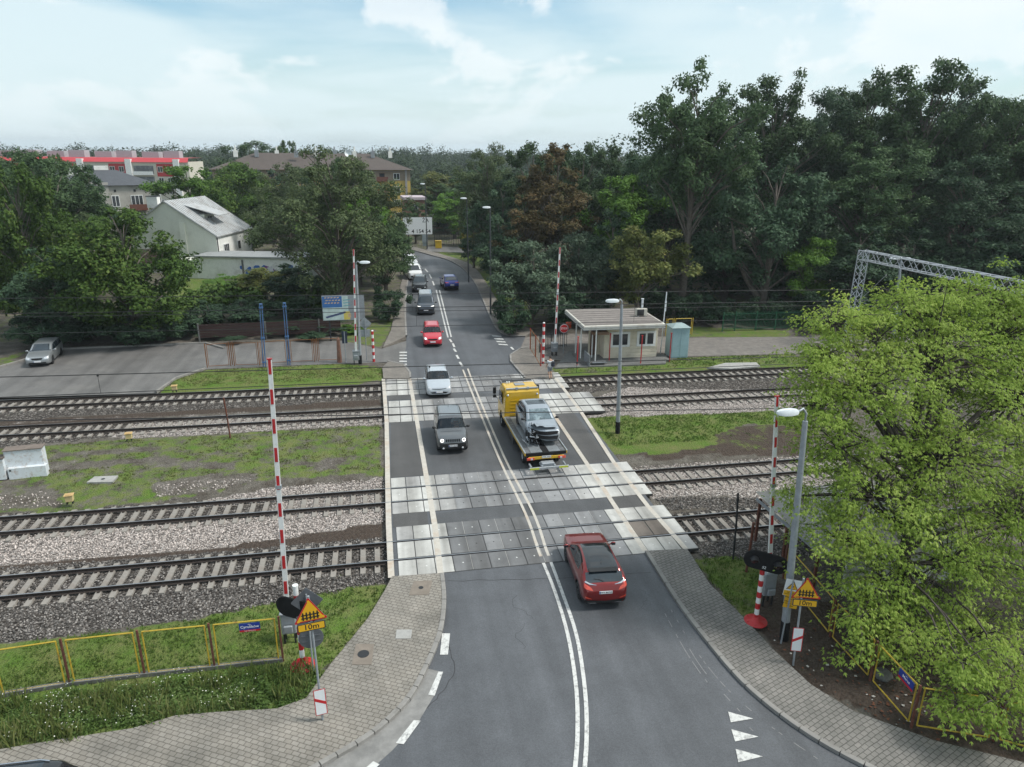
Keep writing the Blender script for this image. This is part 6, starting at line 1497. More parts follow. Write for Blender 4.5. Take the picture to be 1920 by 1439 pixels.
# low white garage row with graffiti
a, b = XY(343, 100.5), XY(560, 97); d = b-a; t = thing('garage_row', 'low white flat-roofed outbuilding with blue graffiti below the gabled house', 'outbuilding', a, atan2(d.y, d.x)); L = d.length; hh = hrow(a, 482)
q = MB(); q.box((L/2, 2.5, hh/2), (L, 5, hh)); q.mi = 1; q.box((-1.3, 1.2, hh*.42), (2.6, 2.4, hh*.85)); q.mi = 2; q.box((L*.42, -.03, hh*.45), (.25, .08, hh*.9))
q.build('wall', [WHR, HW, M['dark_concrete']], t)
q = MB(); q.box((L/2+.1, 2.4, hh+.09), (L+.4, 5.4, .18)); q.build('roof', mat('grey roof sheet', (.27, .28, .28), .7, vary=.15, vscale=1), t)
q = MB(); rg = random.Random(8)
for k in range(34):
    x, z = L*.42+L*.5*k/34+rg.uniform(-.2, .2), 1.1+rg.uniform(-.55, .55); q.mi = rg.choice((0, 0, 1, 2)); r = rg.uniform(.3, .5)
    q.prism([(x+r*rg.uniform(.6, 1.4)*cos(q_), z+r*rg.uniform(.6, 1.4)*sin(q_)) for q_ in [2*pi*i/7 for i in range(7)]], .0, .004+.001*k, Matrix.Translation((0, -.01, 0)) @ Matrix(((1, 0, 0, 0), (0, 0, -1, 0), (0, 1, 0, 0), (0, 0, 0, 1))))
q.build('graffiti', [mat('blue spray', (.03, .12, .42), .7, vary=.2), mat('violet spray', (.2, .08, .25), .7, vary=.2), mat('white spray', (.6, .6, .62), .7, vary=.1)], t)
def hip(q, x0, x1, y0, y1, z0, z1, ov=.5, inset=None):
    i = inset if inset is not None else (y1-y0)/2
    q.add([(x0-ov, y0-ov, z0), (x1+ov, y0-ov, z0), (x1+ov, y1+ov, z0), (x0-ov, y1+ov, z0), (x0+i, (y0+y1)/2, z1), (x1-i, (y0+y1)/2, z1)], [(0, 1, 5, 4), (1, 2, 5), (2, 3, 4, 5), (3, 0, 4), (3, 2, 1, 0)])
# grey tenement
a, b = XY(142, 134), XY(285, 138); d = b-a; u = d.normalized(); a = a-u*9; L = (b-a).length; t = thing('tenement_house', 'old grey tenement with a dark slate roof between the left trees', 'building', a, atan2(d.y, d.x)); ze = hrow(b, 347); zr = hrow(b, 327)
GR = mat('soot-grey render', (.36, .345, .31), .9, vary=.14, vscale=.8, dirt=(.16, .15, .14), damt=.6, dscale=.5)
q = MB(); q.box((L/2, 5.5, ze/2), (L, 11, ze)); q.box((9+2.3, -.12, ze/2+.25), (3.6, .26, ze+.5)); q.build('wall', GR, t)
q = MB(); hip(q, 0, L, 0, 11, ze, zr+.6, .45); rf = q.build('roof', mat('dark slate roof', (.065, .07, .08), .7, vary=.15, vscale=1), t)
q = MB(); q.box((L*.42, 4, zr), (2.6, 1, 2)); q.build('chimney', WHR, rf); q = MB(); q.box((L*.62, 6, zr+.3), (2.2, 1, 2)); q.build('chimney', WHR, rf)
for x, w in ((11, 1.2), (13.9, 1.2), (17.2, 1.9), (20.4, 1.25), (7.5, 1.2), (4, 1.2)):
    win(t, x if x != 11 else 11.2, -.25 if x == 11 else 0, ze-2.6, w, 1.9, M['white_paint'], bars=1 if w < 1.5 else 2); win(t, x, -.25 if x == 11 else 0, ze-6.0, w, 1.7, M['white_paint'])
q = MB()
for x in (14, 17, 20.4): q.box((x, -.02, ze-.9), (.35, .06, .4))
q.build('attic_hatch', M['ink'], t)
q = MB(); q.box((17.2, -.6, ze-4.1), (2.8, 1.2, .15)); q.box((17.2, -1.17, ze-3.6), (2.8, .05, .9)); q.build('balcony', M['rust'], t)
# red-topped apartment block
a, b = XY(-60, 222), XY(352, 216); d = b-a; L = d.length; t = thing('apartment_block', 'long cream apartment block with a bright red top band far behind the left trees', 'building', a, atan2(d.y, d.x)); zt = hrow(b, 297); z1 = hrow(b, 305)
CRM = mat('cream render', (.55, .52, .44), .85, vary=.04, vscale=.5); RED = mat('red cladding', (.42, .025, .03), .6, vary=.06); REDS = mat('red sheet eave', (.48, .05, .06), .5, vary=.06)
q = MB(); q.box((L/2, 6, zt/2-.5), (L, 12, zt-1)); q.build('wall', CRM, t)
q = MB(); q.add([(0, -.5, z1), (L, -.5, z1), (L, .6, zt), (0, .6, zt), (0, 12, zt), (L, 12, zt)], [(0, 1, 2, 3), (3, 2, 5, 4)]); q.build('roof', REDS, t)
sp = 12.6; x = L-3.; k = 0
while x > 4:
    q = MB(); q.box((x, -.45, zt/2-.2), (1.5, 1.2, zt-.2)); q.build('stair_pier', M['white_paint'], t)
    if x-sp > 0:
        q = MB(); q.box((x-3.2, -.05, zt-3.2), (4.6, .14, 3.3)); q.build('red_panel', RED, t)
        for fl in range(4):
            z = zt-3.0-fl*2.9
            if z < 2: break
            win(t, x-2.2, -.1, z, 1.35, 1.5, M['white_paint']); win(t, x-4.6, -.1, z, 1.35, 1.5, M['white_paint'])
            q = MB(); q.box((x-9.0, -.03, z-.2), (5.2, .1, 2.3)); f = q.build('loggia', mat('shaded loggia glass', (.12, .13, .14), .3, vary=.4, vscale=.6, dirt=(.4, .4, .4), damt=.6, dscale=.6), t)
            q = MB(); q.box((x-9.0, -.9, z-1.0), (5.3, .1, .95)); q.box((x-9.0, -.45, z-1.45), (5.3, .95, .12)); q.build('balcony', [M['white_paint'], M['grey_paint'], M['rust'], M['white_paint']][(k+fl) % 4], t)
    q = MB(); q.box((x-2.5, 5, zt+.9), (4.2, 3, 1.9)); q.box((x-8.5, 6, zt+.8), (4.5, 3, 1.6)); q.build('roof_housing', mat('grey roof box', (.36, .37, .39), .8, vary=.08), t)
    x -= sp; k += 1
# yellow building with brown hip roof
a, b = XY(395, 172), XY(768, 176); d = b-a; L = d.length; t = thing('apartment_block', 'yellow apartment building with a brown hipped roof behind the tall left trees', 'building', a, atan2(d.y, d.x)); ze = hrow(b, 319); zr = hrow(b, 296)
YW = mat('yellow render', (.52, .37, .09), .85, vary=.06, vscale=.6, dirt=(.36, .27, .1), damt=.4); BRF = mat('brown roof tiles', (.082, .066, .058), .85, vary=.14, vscale=1)
q = MB(); q.box((L/2, 7, ze/2), (L, 14, ze)); q.mi = 1; q.box((L/2, -.02, ze-1.3), (L, .06, 2.3)); 
for k in range(6): q.mi = 2; q.box((L-1-k*8.2, -.15, ze/2), (.5, .3, ze))
q.build('wall', [YW, mat('dull attic band', (.24, .19, .14), .85, vary=.1), mat('grey pier', (.3, .29, .27), .85, vary=.1)], t)
q = MB(); hip(q, 0, L, 0, 14, ze, zr+.8, .8, 9); rf = q.build('roof', BRF, t)
for k in range(9):
    q = MB(); q.box((5+k*L/10, 3+(k % 3)*2, zr+.6), (.9, .7, 1.5)); q.cyl((5+k*L/10, 3+(k % 3)*2, zr+1.3), (5+k*L/10, 3+(k % 3)*2, zr+2.3), .15, n=6); q.build('chimney', [WHR, M['grey_paint']][k % 2], rf)
q = MB(); q.lathe([(0, .1), (.5, .2), (.8, .45)], 12, Matrix.Translation((L*.68, 2, zr+.8)) @ Matrix.Rotation(R(80), 4, 'X')); q.build('satellite_dish', M['lamp_white'], rf)
for k in range(5):
    for fl in range(4):
        x = L-3.2-k*8.2; z = ze-1.5-fl*3.
        win(t, x, -.06, z, 1.5, 1.5, M['white_paint']); win(t, x-3.4, -.06, z, 1.3, 1.6, mat('brown frame', (.14, .07, .04), .7, vary=.1), bars=0)
        q = MB(); q.box((x-3.4, -.7, z-1.0), (2.6, 1.2, .12)); q.box((x-3.4, -1.27, z-.5), (2.6, .05, .9)); q.build('balcony', M['rust'], t)
# small house with pale pink roof at the bend, and two sheds on the left
a = XY(758, 150); t = thing('small_house', 'little brick house with a pale flat roof just above the white billboard', 'house', a, R(4)); zt = hrow(a, 375)
q = MB(); q.box((1.8, 3, zt/2), (4.0, 6, zt)); q.build('wall', mat('brick wall', (.26, .13, .10), .9, vary=.3, vscale=3), t); q = MB(); q.box((1.8, 2.8, zt+.25), (4.6, 6.8, .55)); q.build('roof', mat('pinkish roof sheet', (.45, .38, .40), .6, vary=.1), t); win(t, 1.8, 0, zt-1.4, 1.3, 1.2, M['white_paint'])
a = XY(74, 108); t = thing('garden_shed', 'low grey garden shed showing between the trees at far left', 'shed', a, R(3)); zt = hrow(a, 478)
q = MB(); q.box((1.7, 2, zt/2), (3.4, 4, zt)); q.build('wall', M['dark_concrete'], t); q = MB(); q.box((1.7, 1.9, zt+.1), (3.8, 4.4, .18)); q.build('roof', mat('pale roofing felt', (.34, .33, .31), .8, vary=.15), t)
# ================================================================== PEDESTRIAN
def skin_body(name, pts, edges, m, parent, sub=2):
    """pts: (x,y,z,r); one connected skeleton grown to a single surface"""
    me = D.meshes.new(name); me.from_pydata([p[:3] for p in pts], edges, []); o = D.objects.new(name, me); COL.objects.link(o)
    sk = o.modifiers.new('Skin', 'SKIN'); sk.use_smooth_shade = True
    for i, p in enumerate(pts): 
        r = p[3]; me.skin_vertices[0].data[i].radius = r if isinstance(r, tuple) else (r, r)
    me.skin_vertices[0].data[0].use_root = True
    o.modifiers.new('Sub', 'SUBSURF').levels = sub; o.modifiers['Sub'].render_levels = sub
    dg = bpy.context.evaluated_depsgraph_get(); m2 = D.meshes.new_from_object(o.evaluated_get(dg)); D.objects.remove(o)
    m2.materials.clear(); m2.materials.append(m); m2.polygons.foreach_set('use_smooth', [True]*len(m2.polygons)); m2.polygons.foreach_set('material_index', [0]*len(m2.polygons))
    o = D.objects.new(name, m2); link(o, parent); return o
pb = G(1031, 712); pb.z = .07; pr = R(8)
p = thing('person', 'man in white T-shirt and grey shorts walking away over the far tracks', 'person', pb, pr)
SKIN = mat('skin', (.42, .25, .17), .6, vary=.06); SHIRT = mat('white cotton', (.68, .69, .71), .85, vary=.05, vscale=6); SHORTS = mat('grey shorts', (.20, .22, .25), .85, vary=.1, vscale=6); HAIR = mat('dark hair', (.025, .018, .014), .7, vary=.2)
# facing +y, mid-stride: right leg ahead
pts = [(0, 0, .93, .13), (0, 0, 1.12, .125), (0, .01, 1.32, (.16, .115)), (0, .0, 1.46, (.13, .08)), (0, .01, 1.54, .05), (0, .02, 1.60, .055), (0, .03, 1.68, (.075, .09)), (0, .03, 1.755, .07),
       (.1, .02, .88, .085), (.11, .17, .5, .058), (.11, .06, .27, .055), (.11, -.02, .1, .034), (.115, -.03, .05, .032), (.12, .11, .03, .028),
       (-.1, -.02, .88, .085), (-.11, .02, .5, .058), (-.11, -.16, .28, .055), (-.11, -.26, .13, .034), (-.11, -.29, .09, .032), (-.115, -.17, .04, .028),
       (.19, 0, 1.43, .06), (.24, -.06, 1.16, .043), (.25, .06, .95, .034), (.25, .10, .86, .03), (-.19, 0, 1.43, .06), (-.25, .03, 1.16, .043), (-.26, .16, .96, .034), (-.26, .19, .88, .03)]
ed = [(0, 1), (1, 2), (2, 3), (3, 4), (4, 5), (5, 6), (6, 7), (0, 8), (8, 9), (9, 10), (10, 11), (11, 12), (12, 13), (0, 14), (14, 15), (15, 16), (16, 17), (17, 18), (18, 19), (3, 20), (20, 21), (21, 22), (22, 23), (3, 24), (24, 25), (25, 26), (26, 27)]
for sx, bi in ((1, 23), (-1, 27)):
    bx, by, bz = pts[bi][:3]
    for k, (dx, dy, ln) in enumerate(((-.012, -.028, .075), (-.004, -.01, .085), (.004, .01, .08), (.008, .028, .065))):
        i = len(pts); pts += [(bx+sx*dx, by+dy, bz-.045, .010), (bx+sx*dx*1.2-sx*.008, by+dy*1.1+.008, bz-.045-ln*.5, .009), (bx+sx*dx-sx*.02, by+dy+.018, bz-.045-ln, .008)]; ed += [(bi, i), (i, i+1), (i+1, i+2)]
    i = len(pts); pts += [(bx-sx*.015, by+.035, bz-.02, .010), (bx-sx*.025, by+.05, bz-.06, .009)]; ed += [(bi, i), (i, i+1)]
skin_body('body', pts, ed, SKIN, p)
face = MB(); face.ball((0, .125, 1.665), (.012, .022, .02), 8, 6); face.ball((-.03, .108, 1.695), .011, 8, 5); face.ball((.03, .108, 1.695), .011, 8, 5); face.ball((0, .108, 1.628), (.025, .01, .008), 8, 4); face.ball((-.082, .03, 1.67), (.012, .025, .032), 8, 5); face.ball((.082, .03, 1.67), (.012, .025, .032), 8, 5); face.build('face', SKIN, p)
hr = MB(); hr.ball((0, .005, 1.72), (.088, .10, .082), 14, 8); hr.build('hair', HAIR, p)
skin_body('t_shirt', [(0, 0, .86, .17), (0, 0, 1.08, .155), (0, .01, 1.3, (.19, .145)), (0, .0, 1.50, (.15, .10)), (.19, 0, 1.43, .078), (.235, -.05, 1.2, .068), (-.19, 0, 1.43, .078), (-.245, .02, 1.2, .068)], [(0, 1), (1, 2), (2, 3), (3, 4), (4, 5), (3, 6), (6, 7)], SHIRT, p)
skin_body('shorts', [(0, 0, .95, .15), (.1, .02, .86, .115), (.112, .16, .55, .09), (-.1, -.02, .86, .115), (-.112, .02, .55, .09)], [(0, 1), (1, 2), (0, 3), (3, 4)], SHORTS, p)
sh = MB()
for x, y, z in ((.118, .04, .045), (-.113, -.235, .075)): sh.ball((x, y, z), (.052, .145, .05), 10, 6)
sh.build('shoes', M['ink'], p)
bg = thing('backpack', 'dark navy backpack slung over the right shoulder of the man in white', 'backpack', pb+Matrix.Rotation(pr, 3, 'Z') @ Vector((.13, -.2, 1.02)), pr)
q = MB(); q.box((0, -.02, .2), (.27, .17, .42), bev=.05); q.box((0, -.12, .12), (.2, .07, .2), bev=.025); q.build('bag', mat('navy fabric', (.016, .02, .035), .85, vary=.2), bg); q = MB(); q.tube([(.03, .1, .4), (.06, .17, .46), (.06, .3, .42), (.05, .33, .2), (.08, .1, .02)], .018, n=5); q.build('strap', M['black'], bg)

# ---- the drivers one can make out behind the windscreens
for t, loc, col, label in DRIVERS:
    yaw = t.rotation_euler.z; w = Vector(t.location)+Matrix.Rotation(yaw, 3, 'Z') @ Vector(loc); p = thing('person', label, 'person', w, yaw, 'drivers behind windscreens')
    pts = [(0, 0, .1, .14), (0, .08, .36, (.17, .12)), (0, .1, .50, (.14, .08)), (0, .09, .58, .05), (0, .06, .68, (.075, .09)), (0, .06, .765, .068), (.1, -.38, .12, .075), (.11, -.55, -.15, .055), (-.1, -.38, .12, .075), (-.11, -.55, -.15, .055),
           (.19, .1, .48, .058), (.25, -.12, .27, .044), (.16, -.42, .40, .032), (-.19, .1, .48, .058), (-.25, -.12, .27, .044), (-.16, -.42, .40, .032)]
    ed = [(0, 1), (1, 2), (2, 3), (3, 4), (4, 5), (0, 6), (6, 7), (0, 8), (8, 9), (2, 10), (10, 11), (11, 12), (2, 13), (13, 14), (14, 15)]
    for sx, bi in ((1, 12), (-1, 15)):
        bx, by, bz = pts[bi][:3]
        for k, ln in enumerate((.07, .08, .075, .06)):
            i = len(pts); dz = .03-.02*k; pts += [(bx, by-.04, bz+dz, .010), (bx-sx*.02, by-.04-ln*.6, bz+dz, .009), (bx-sx*.045, by-.03-ln*.6, bz+dz-.01, .008)]; ed += [(bi, i), (i, i+1), (i+1, i+2)]
        i = len(pts); pts += [(bx-sx*.03, by-.02, bz+.035, .010), (bx-sx*.05, by-.04, bz+.05, .009)]; ed += [(bi, i), (i, i+1)]
    skin_body('body', pts, ed, SKIN, p)
    skin_body('shirt', [(0, 0, .06, .155), (0, .08, .36, (.185, .135)), (0, .1, .52, (.15, .09)), (.19, .1, .48, .072), (.245, -.08, .29, .06), (-.19, .1, .48, .072), (-.245, -.08, .29, .06)], [(0, 1), (1, 2), (2, 3), (3, 4), (2, 5), (5, 6)], mat('driver shirt', col, .85, vary=.08), p)
    h = MB(); h.ball((0, .085, .725), (.085, .095, .075), 12, 7); h.build('hair', HAIR, p)
    f = MB(); f.ball((0, -.035, .665), (.012, .02, .02), 8, 6); f.ball((-.03, -.02, .695), .011, 8, 5); f.ball((.03, -.02, .695), .011, 8, 5); f.ball((0, -.02, .63), (.024, .01, .008), 8, 4); f.ball((-.08, .06, .68), (.012, .025, .03), 8, 5); f.ball((.08, .06, .68), (.012, .025, .03), 8, 5); f.build('face', SKIN, p)
# ================================================================== TREES
import numpy as np
def leaf_cards(rng, C, N, size, asp=.62, fold=.22, jitter=.35, droop=0.):
    """rhombic leaf faces at C facing roughly N; returns verts, faces"""
    n = len(C); N = N+rng.normal(0, jitter, (n, 3)); N /= np.linalg.norm(N, axis=1)[:, None]+1e-9
    T = rng.normal(0, 1, (n, 3)); T[:, 2] -= droop; T -= (T*N).sum(1)[:, None]*N; T /= np.linalg.norm(T, axis=1)[:, None]+1e-9
    B = np.cross(N, T); l = size*rng.uniform(.65, 1.3, n)[:, None]; w = l*asp*rng.uniform(.75, 1.2, n)[:, None]
    V = np.empty((n, 4, 3)); V[:, 0] = C-T*l*.5; V[:, 2] = C+T*l*.5-N*l*.08; m = C-T*l*.06
    V[:, 1] = m+B*w*.5-N*l*fold; V[:, 3] = m-B*w*.5-N*l*fold
    return V.reshape(-1, 3)
def mesh_from_quads(name, V, m):
    n = len(V)//4; me = D.meshes.new(name); me.vertices.add(len(V)); me.vertices.foreach_set('co', V.astype(np.float32).ravel())
    idx = (np.arange(n)[:, None]*4+np.array([0, 1, 2, 0, 2, 3])[None, :]).ravel().astype(np.int32)
    me.loops.add(6*n); me.loops.foreach_set('vertex_index', idx); me.polygons.add(2*n)
    me.polygons.foreach_set('loop_start', np.arange(2*n, dtype=np.int32)*3); me.update(calc_edges=True); me.materials.append(m); return me
def make_tree(seed, H, W, base, m_leaf, n_leaf=11000, n_puff=75, leaf=.36, puff=(.9, 1.7), trunk_r=.38, flat=.75, topw=.6, lean_=0., gap=.0, fork=False, surf=.45, rag=.35, m_bark=None, asp=.62, jit=.45):
    """a tree H tall, crown W wide starting at height base: trunk with limbs, leaf clumps around the limb ends"""
    rng = np.random.default_rng(seed); rx = W/2; rz = (H-base)/2; cz = base+rz; P, Rr = [], []
    tries = 0
    off = rng.uniform(0, 50, 3)
    while len(P) < n_puff and tries < 5000:
        tries += 1
        d = rng.normal(0, 1, 3); d /= np.linalg.norm(d); f = rng.uniform(0, 1)**surf
        k = 1+rag*noise.noise(Vector(d*1.9+off))+rag*.6*noise.noise(Vector(d*4.3+off))
        zz = d[2]*f; wd = 1-(1-topw)*max(0, zz)**1.3-.12*max(0, -zz)
        p = np.array([d[0]*rx*f*k*wd, d[1]*rx*f*k*wd, cz+zz*rz*min(k, 1.0)])
        pr_ = rng.uniform(*puff)*(1-.25*max(0, zz))
        if gap and any(np.linalg.norm((p-q)*np.array([1, 1, 1.2])) < gap for q in P): continue
        P.append(p); Rr.append(pr_)
    P = np.array(P); Rr = np.array(Rr); P[:, 0] += lean_*(P[:, 2]/H)*W
    wts = Rr**2; cnt = np.maximum(10, (n_leaf*wts/wts.sum())).astype(int); Cs, Ns = [], []
    for p, r, c in zip(P, Rr, cnt):
        d = rng.normal(0, 1, (c, 3)); d /= np.linalg.norm(d, axis=1)[:, None]
        sub = rng.normal(0, 1, (7, 3)); sub /= np.linalg.norm(sub, axis=1)[:, None]; sel = rng.integers(0, 7, c)
        f = rng.uniform(.25, 1.05, c)**.6
        q = .55*d*f[:, None]+sub[sel]*(.62*rng.uniform(.5, 1, c))[:, None]
        q[:, 2] *= flat
        Cs.append(p+q*r); n = q+np.array([0, 0, .55]); Ns.append(n/(np.linalg.norm(n, axis=1)[:, None]+1e-9))
    V = leaf_cards(rng, np.concatenate(Cs), np.concatenate(Ns), leaf, asp=asp, jitter=jit)
    crown = mesh_from_quads('crown', V, m_leaf)
    tb = MB(); n = 7; pts = []; 
    ox, oy = rng.normal(0, .25, 2)
    for i in range(n+1):
        f = i/n; pts.append(Vector((lean_*f*f*W+ox*sin(f*3), oy*sin(f*2.6), H*.82*f)))
    rad = [trunk_r*(1.35 if i == 0 else 1)*(1-.86*(i/n)) for i in range(n+1)]
    tb.tube(pts, rad, n=9)
    def on(f): 
        f = max(0, min(.999, f))*n; i = int(f); return pts[i].lerp(pts[i+1], f-i)
    order = rng.permutation(len(P))[:int(len(P)*.55)]
    for j in order:
        p = Vector(P[j]); h = max(base*.75, p.z-rng.uniform(.12, .32)*(H-base)-.35*(Vector((p.x, p.y)).length)); a = on(h/(H*.82)); b = a.lerp(p, .5)+Vector((0, 0, .12*(p-a).length))
        r = trunk_r*.30*(1-.5*h/H); tb.tube([a, b, p], [r, r*.6, r*.22], n=5, cap=False)
    if fork: 
        tb.tube([Vector((0, 0, H*.10)), Vector((-W*.13, .2, H*.24)), Vector((-W*.25, .3, H*.42)), Vector((-W*.3, .3, H*.6))], [trunk_r*.7, trunk_r*.55, trunk_r*.4, trunk_r*.15], n=8)
    me = D.meshes.new('trunk'); me.from_pydata(tb.v, [], tb.f); me.materials.append(m_bark or M['bark']); me.polygons.foreach_set('use_smooth', [True]*len(tb.f)); me.update()
    return crown, me, H, W
LM = dict(
 oak=leafmat('oak leaves', (0.034, 0.064, 0.028), (0.071, 0.120, 0.050), (0.104, 0.150, 0.067)),
 dark=leafmat('dark leaves', (0.028, 0.054, 0.031), (0.057, 0.101, 0.054), (0.084, 0.132, 0.074)),
 chest=leafmat('chestnut leaves', (0.035, 0.068, 0.016), (0.078, 0.139, 0.028), (0.133, 0.179, 0.044)),
 fine=leafmat('fine grey-green leaves', (0.050, 0.073, 0.030), (0.097, 0.131, 0.058), (0.143, 0.175, 0.084)),
 light=leafmat('bright green leaves', (0.055, 0.122, 0.019), (0.110, 0.212, 0.035), (0.157, 0.261, 0.055)),
 olive=leafmat('olive leaves', (0.067, 0.088, 0.024), (0.134, 0.154, 0.047), (0.218, 0.200, 0.067)),
 brown=leafmat('browning leaves', (.058, .062, .024), (.115, .085, .038), (.16, .105, .052)),
 silver=leafmat('silvery leaves', (0.050, 0.080, 0.047), (0.101, 0.143, 0.092), (0.168, 0.218, 0.151)),
 acid=leafmat('yellow-green leaves', (.165, .255, .042), (.31, .415, .085), (.48, .54, .16), trans=.5),
 yellow=leafmat('golden leaves', (.14, .14, .015), (.28, .25, .03)),
)
PR = {}
def proto(key, *a, **k): PR[key] = make_tree(*a, **k)
proto('oak1', 11, 25, 15, 6.5, LM['oak'], 26000, 125, .36, (1.1, 2.1), .50, topw=.62, rag=.45, surf=.5)
proto('oakA', 41, 25, 15, 10.2, LM['oak'], 24000, 120, .36, (1.0, 2.0), .55, topw=.62, rag=.5, surf=.5)
proto('oak2', 12, 26, 13, 7, LM['oak'], 24000, 115, .36, (1.1, 2.0), .45, topw=.7, rag=.5, lean_=.06)
proto('oak3', 13, 25, 14, 6, LM['dark'], 24000, 115, .36, (1.1, 2.1), .45, topw=.6, rag=.45)
proto('maple1', 14, 17, 13, 3.2, LM['dark'], 15000, 70, .36, (1.1, 1.9), .45, fork=True, topw=.6, surf=.42)
proto('round1', 15, 13, 12, .7, LM['chest'], 20000, 90, .36, (1.0, 1.8), .35, topw=.7, surf=.33, rag=.25)
proto('tall1', 16, 19, 14, 2.5, LM['fine'], 24000, 110, .30, (1.0, 1.8), .45, topw=.6, surf=.4, rag=.35)
proto('tall2', 17, 18, 11, 2.5, LM['oak'], 17000, 80, .34, (.9, 1.7), .38, topw=.6, surf=.4, rag=.4)
proto('mid1', 18, 15, 9, 2., LM['dark'], 12000, 60, .36, (.9, 1.6), .3, topw=.5, surf=.4)
proto('mid2', 19, 14, 9, 2., LM['light'], 11000, 55, .34, (.9, 1.5), .28, topw=.6, surf=.4)
proto('olive1', 20, 11, 8.5, 2.6, LM['olive'], 13000, 60, .30, (.8, 1.4), .24, topw=.6, surf=.36, rag=.25)
proto('brown1', 21, 18, 10, 2.5, LM['brown'], 13000, 70, .34, (.8, 1.5), .32, topw=.45, surf=.42)
proto('silver1', 22, 9, 8.5, .4, LM['silver'], 13000, 60, .28, (.8, 1.4), .2, topw=.55, surf=.38)
proto('bush1', 23, 4.5, 5.5, .1, LM['dark'], 7000, 32, .26, (.6, 1.0), .1, topw=.6, surf=.4)
proto('bush2', 24, 4.5, 5.5, .1, LM['light'], 6500, 32, .26, (.6, 1.0), .1, topw=.6, surf=.4)
proto('yellowb', 25, 6, 4, .3, LM['yellow'], 5000, 26, .26, (.5, .9), .12, topw=.5)
TN = [0]
def tree(key, label, px, Y, top, wpx, group=None, name='tree', cat='tree', rot=None, base_row=None):
    b = XY(px, Y); crown, trunk, H, W = PR[key]; TN[0] += 1
    dist = (b-Vector((0, 0, 0))).length; fwd = b.x*sin(YAW)+b.y*cos(YAW)
    h = at_row((b.x, b.y), top); w = wpx/FPX*fwd*1.02
    t = thing(name, label, cat, b, TN[0]*2.39 if rot is None else rot, group); t.scale = (w/W, w/W, h/H)
    c = D.objects.new('crown', crown); link(c, t); k = D.objects.new('trunk', trunk); link(k, t); return t
GF = 'tall trees of the right-hand forest'; GU = 'understorey of the right-hand forest'; GL = 'trees left of the road'; GB = 'trees behind the houses'; GR_ = 'trees right of the far road'
# right-hand forest, skyline row
tree('oakA', 'tall oak with a long bare trunk, leftmost big oak, behind the keeper hut', 1300, 70, 102, 215, GF, rot=.3)
tree('oak2', 'tall oak just right of the leftmost big oak, gaps of sky between them', 1440, 80, 108, 170, GF)
tree('oak3', 'oak in the forest skyline above the forked dark maple', 1535, 84, 150, 150, GF)
tree('oak1', 'oak in the forest skyline left of the highest tree', 1612, 84, 118, 165, GF)
tree('oak2', 'highest oak of the forest skyline, ragged wind-blown top', 1715, 76, 78, 200, GF, rot=0.)
tree('oakA', 'oak right of the highest forest tree, slender trunk above the lattice portal', 1800, 74, 158, 160, GF)
tree('oak2', 'oak near the right photo edge, open twiggy top', 1882, 72, 150, 150, GF)
tree('oak1', 'last oak at the right photo edge', 1965, 70, 140, 200, GF)
tree('oak3', 'dark oak filling the gap behind the leftmost big oak', 1365, 92, 165, 190, GF)
tree('oak1', 'dark oak behind the middle of the forest skyline', 1580, 98, 150, 190, GF)
tree('oak3', 'dark oak behind the highest forest tree', 1760, 96, 130, 200, GF)
tree('oak1', 'dark oak behind the right end of the forest', 1900, 92, 165, 220, GF)
tree('oak3', 'lower oak crown spreading under the leftmost big oak', 1270, 84, 240, 200, GF)
tree('oak2', 'oak crown below the skyline right of the forked maple', 1650, 70, 250, 190, GF)
tree('oak3', 'oak crown below the skyline behind the lattice portal', 1830, 66, 280, 210, GF)
tree('maple1', 'dark maple with a forked trunk at the forest edge right of the hut', 1458, 68, 285, 250, GF, rot=.1)
# understorey
tree('mid2', 'light green chestnut with drooping leaves right of the forked maple trunk', 1545, 66, 425, 115, GU)
for px, Y, top, w, key, lab in ((1640, 64, 415, 165, 'mid1', 'dark undergrowth tree left of the lattice portal mast'), (1745, 64, 420, 180, 'mid1', 'dark undergrowth tree behind the lattice portal beam'), (1860, 62, 400, 190, 'mid1', 'dark undergrowth tree at right behind the portal beam'), (1960, 60, 390, 200, 'mid1', 'dark undergrowth tree cut by the right photo edge'), (1385, 76, 430, 150, 'mid1', 'dark undergrowth tree between the oak trunk and the forked maple'), (1500, 80, 400, 180, 'mid1', 'dark undergrowth tree behind the forked maple trunk')):
    tree(key, lab, px, Y, top, w, GU)
for px, Y, top, w, lab in ((1335, 66, 540, 95, 'low dark shrub at the foot of the leftmost big oak'), (1470, 65, 545, 85, 'ivy-like shrub around the foot of the forked maple'), (1590, 62, 540, 120, 'low shrub beside the lattice portal mast'), (1705, 62, 545, 140, 'low shrub behind the twin lamp'), (1400, 67, 560, 90, 'low shrub by the green fence'), (1820, 60, 540, 150, 'low shrub behind the pale green tree'), (1250, 70, 540, 90, 'low shrub behind the blue kiosk')):
    tree('bush1', lab, px, Y, top, w, GU, 'shrub', 'shrub')
tree('olive1', 'round olive-brown maple right behind the keeper hut', 1222, 67, 402, 175, GR_)
tree('silver1', 'silvery-leaved tree left of the keeper hut beside the pavement', 1000, 68, 432, 180, GR_)
tree('silver1', 'darker silvery tree directly behind the far right barrier', 1095, 70, 412, 170, GR_)
tree('bush1', 'dark shrub spilling onto the far right pavement', 962, 64.5, 545, 80, GR_, 'shrub', 'shrub')
tree('bush1', 'dark shrub under the far right barrier', 1070, 66, 535, 120, GR_, 'shrub', 'shrub')
tree('mid1', 'dark tree between the olive maple and the silvery trees', 1155, 76, 385, 140, GR_)
tree('brown1', 'half-withered brown tree towering over the silvery trees', 1045, 86, 262, 165, GR_)
tree('brown1', 'second brown-leaved tree, lower and left of the towering brown one', 985, 84, 360, 125, GR_)
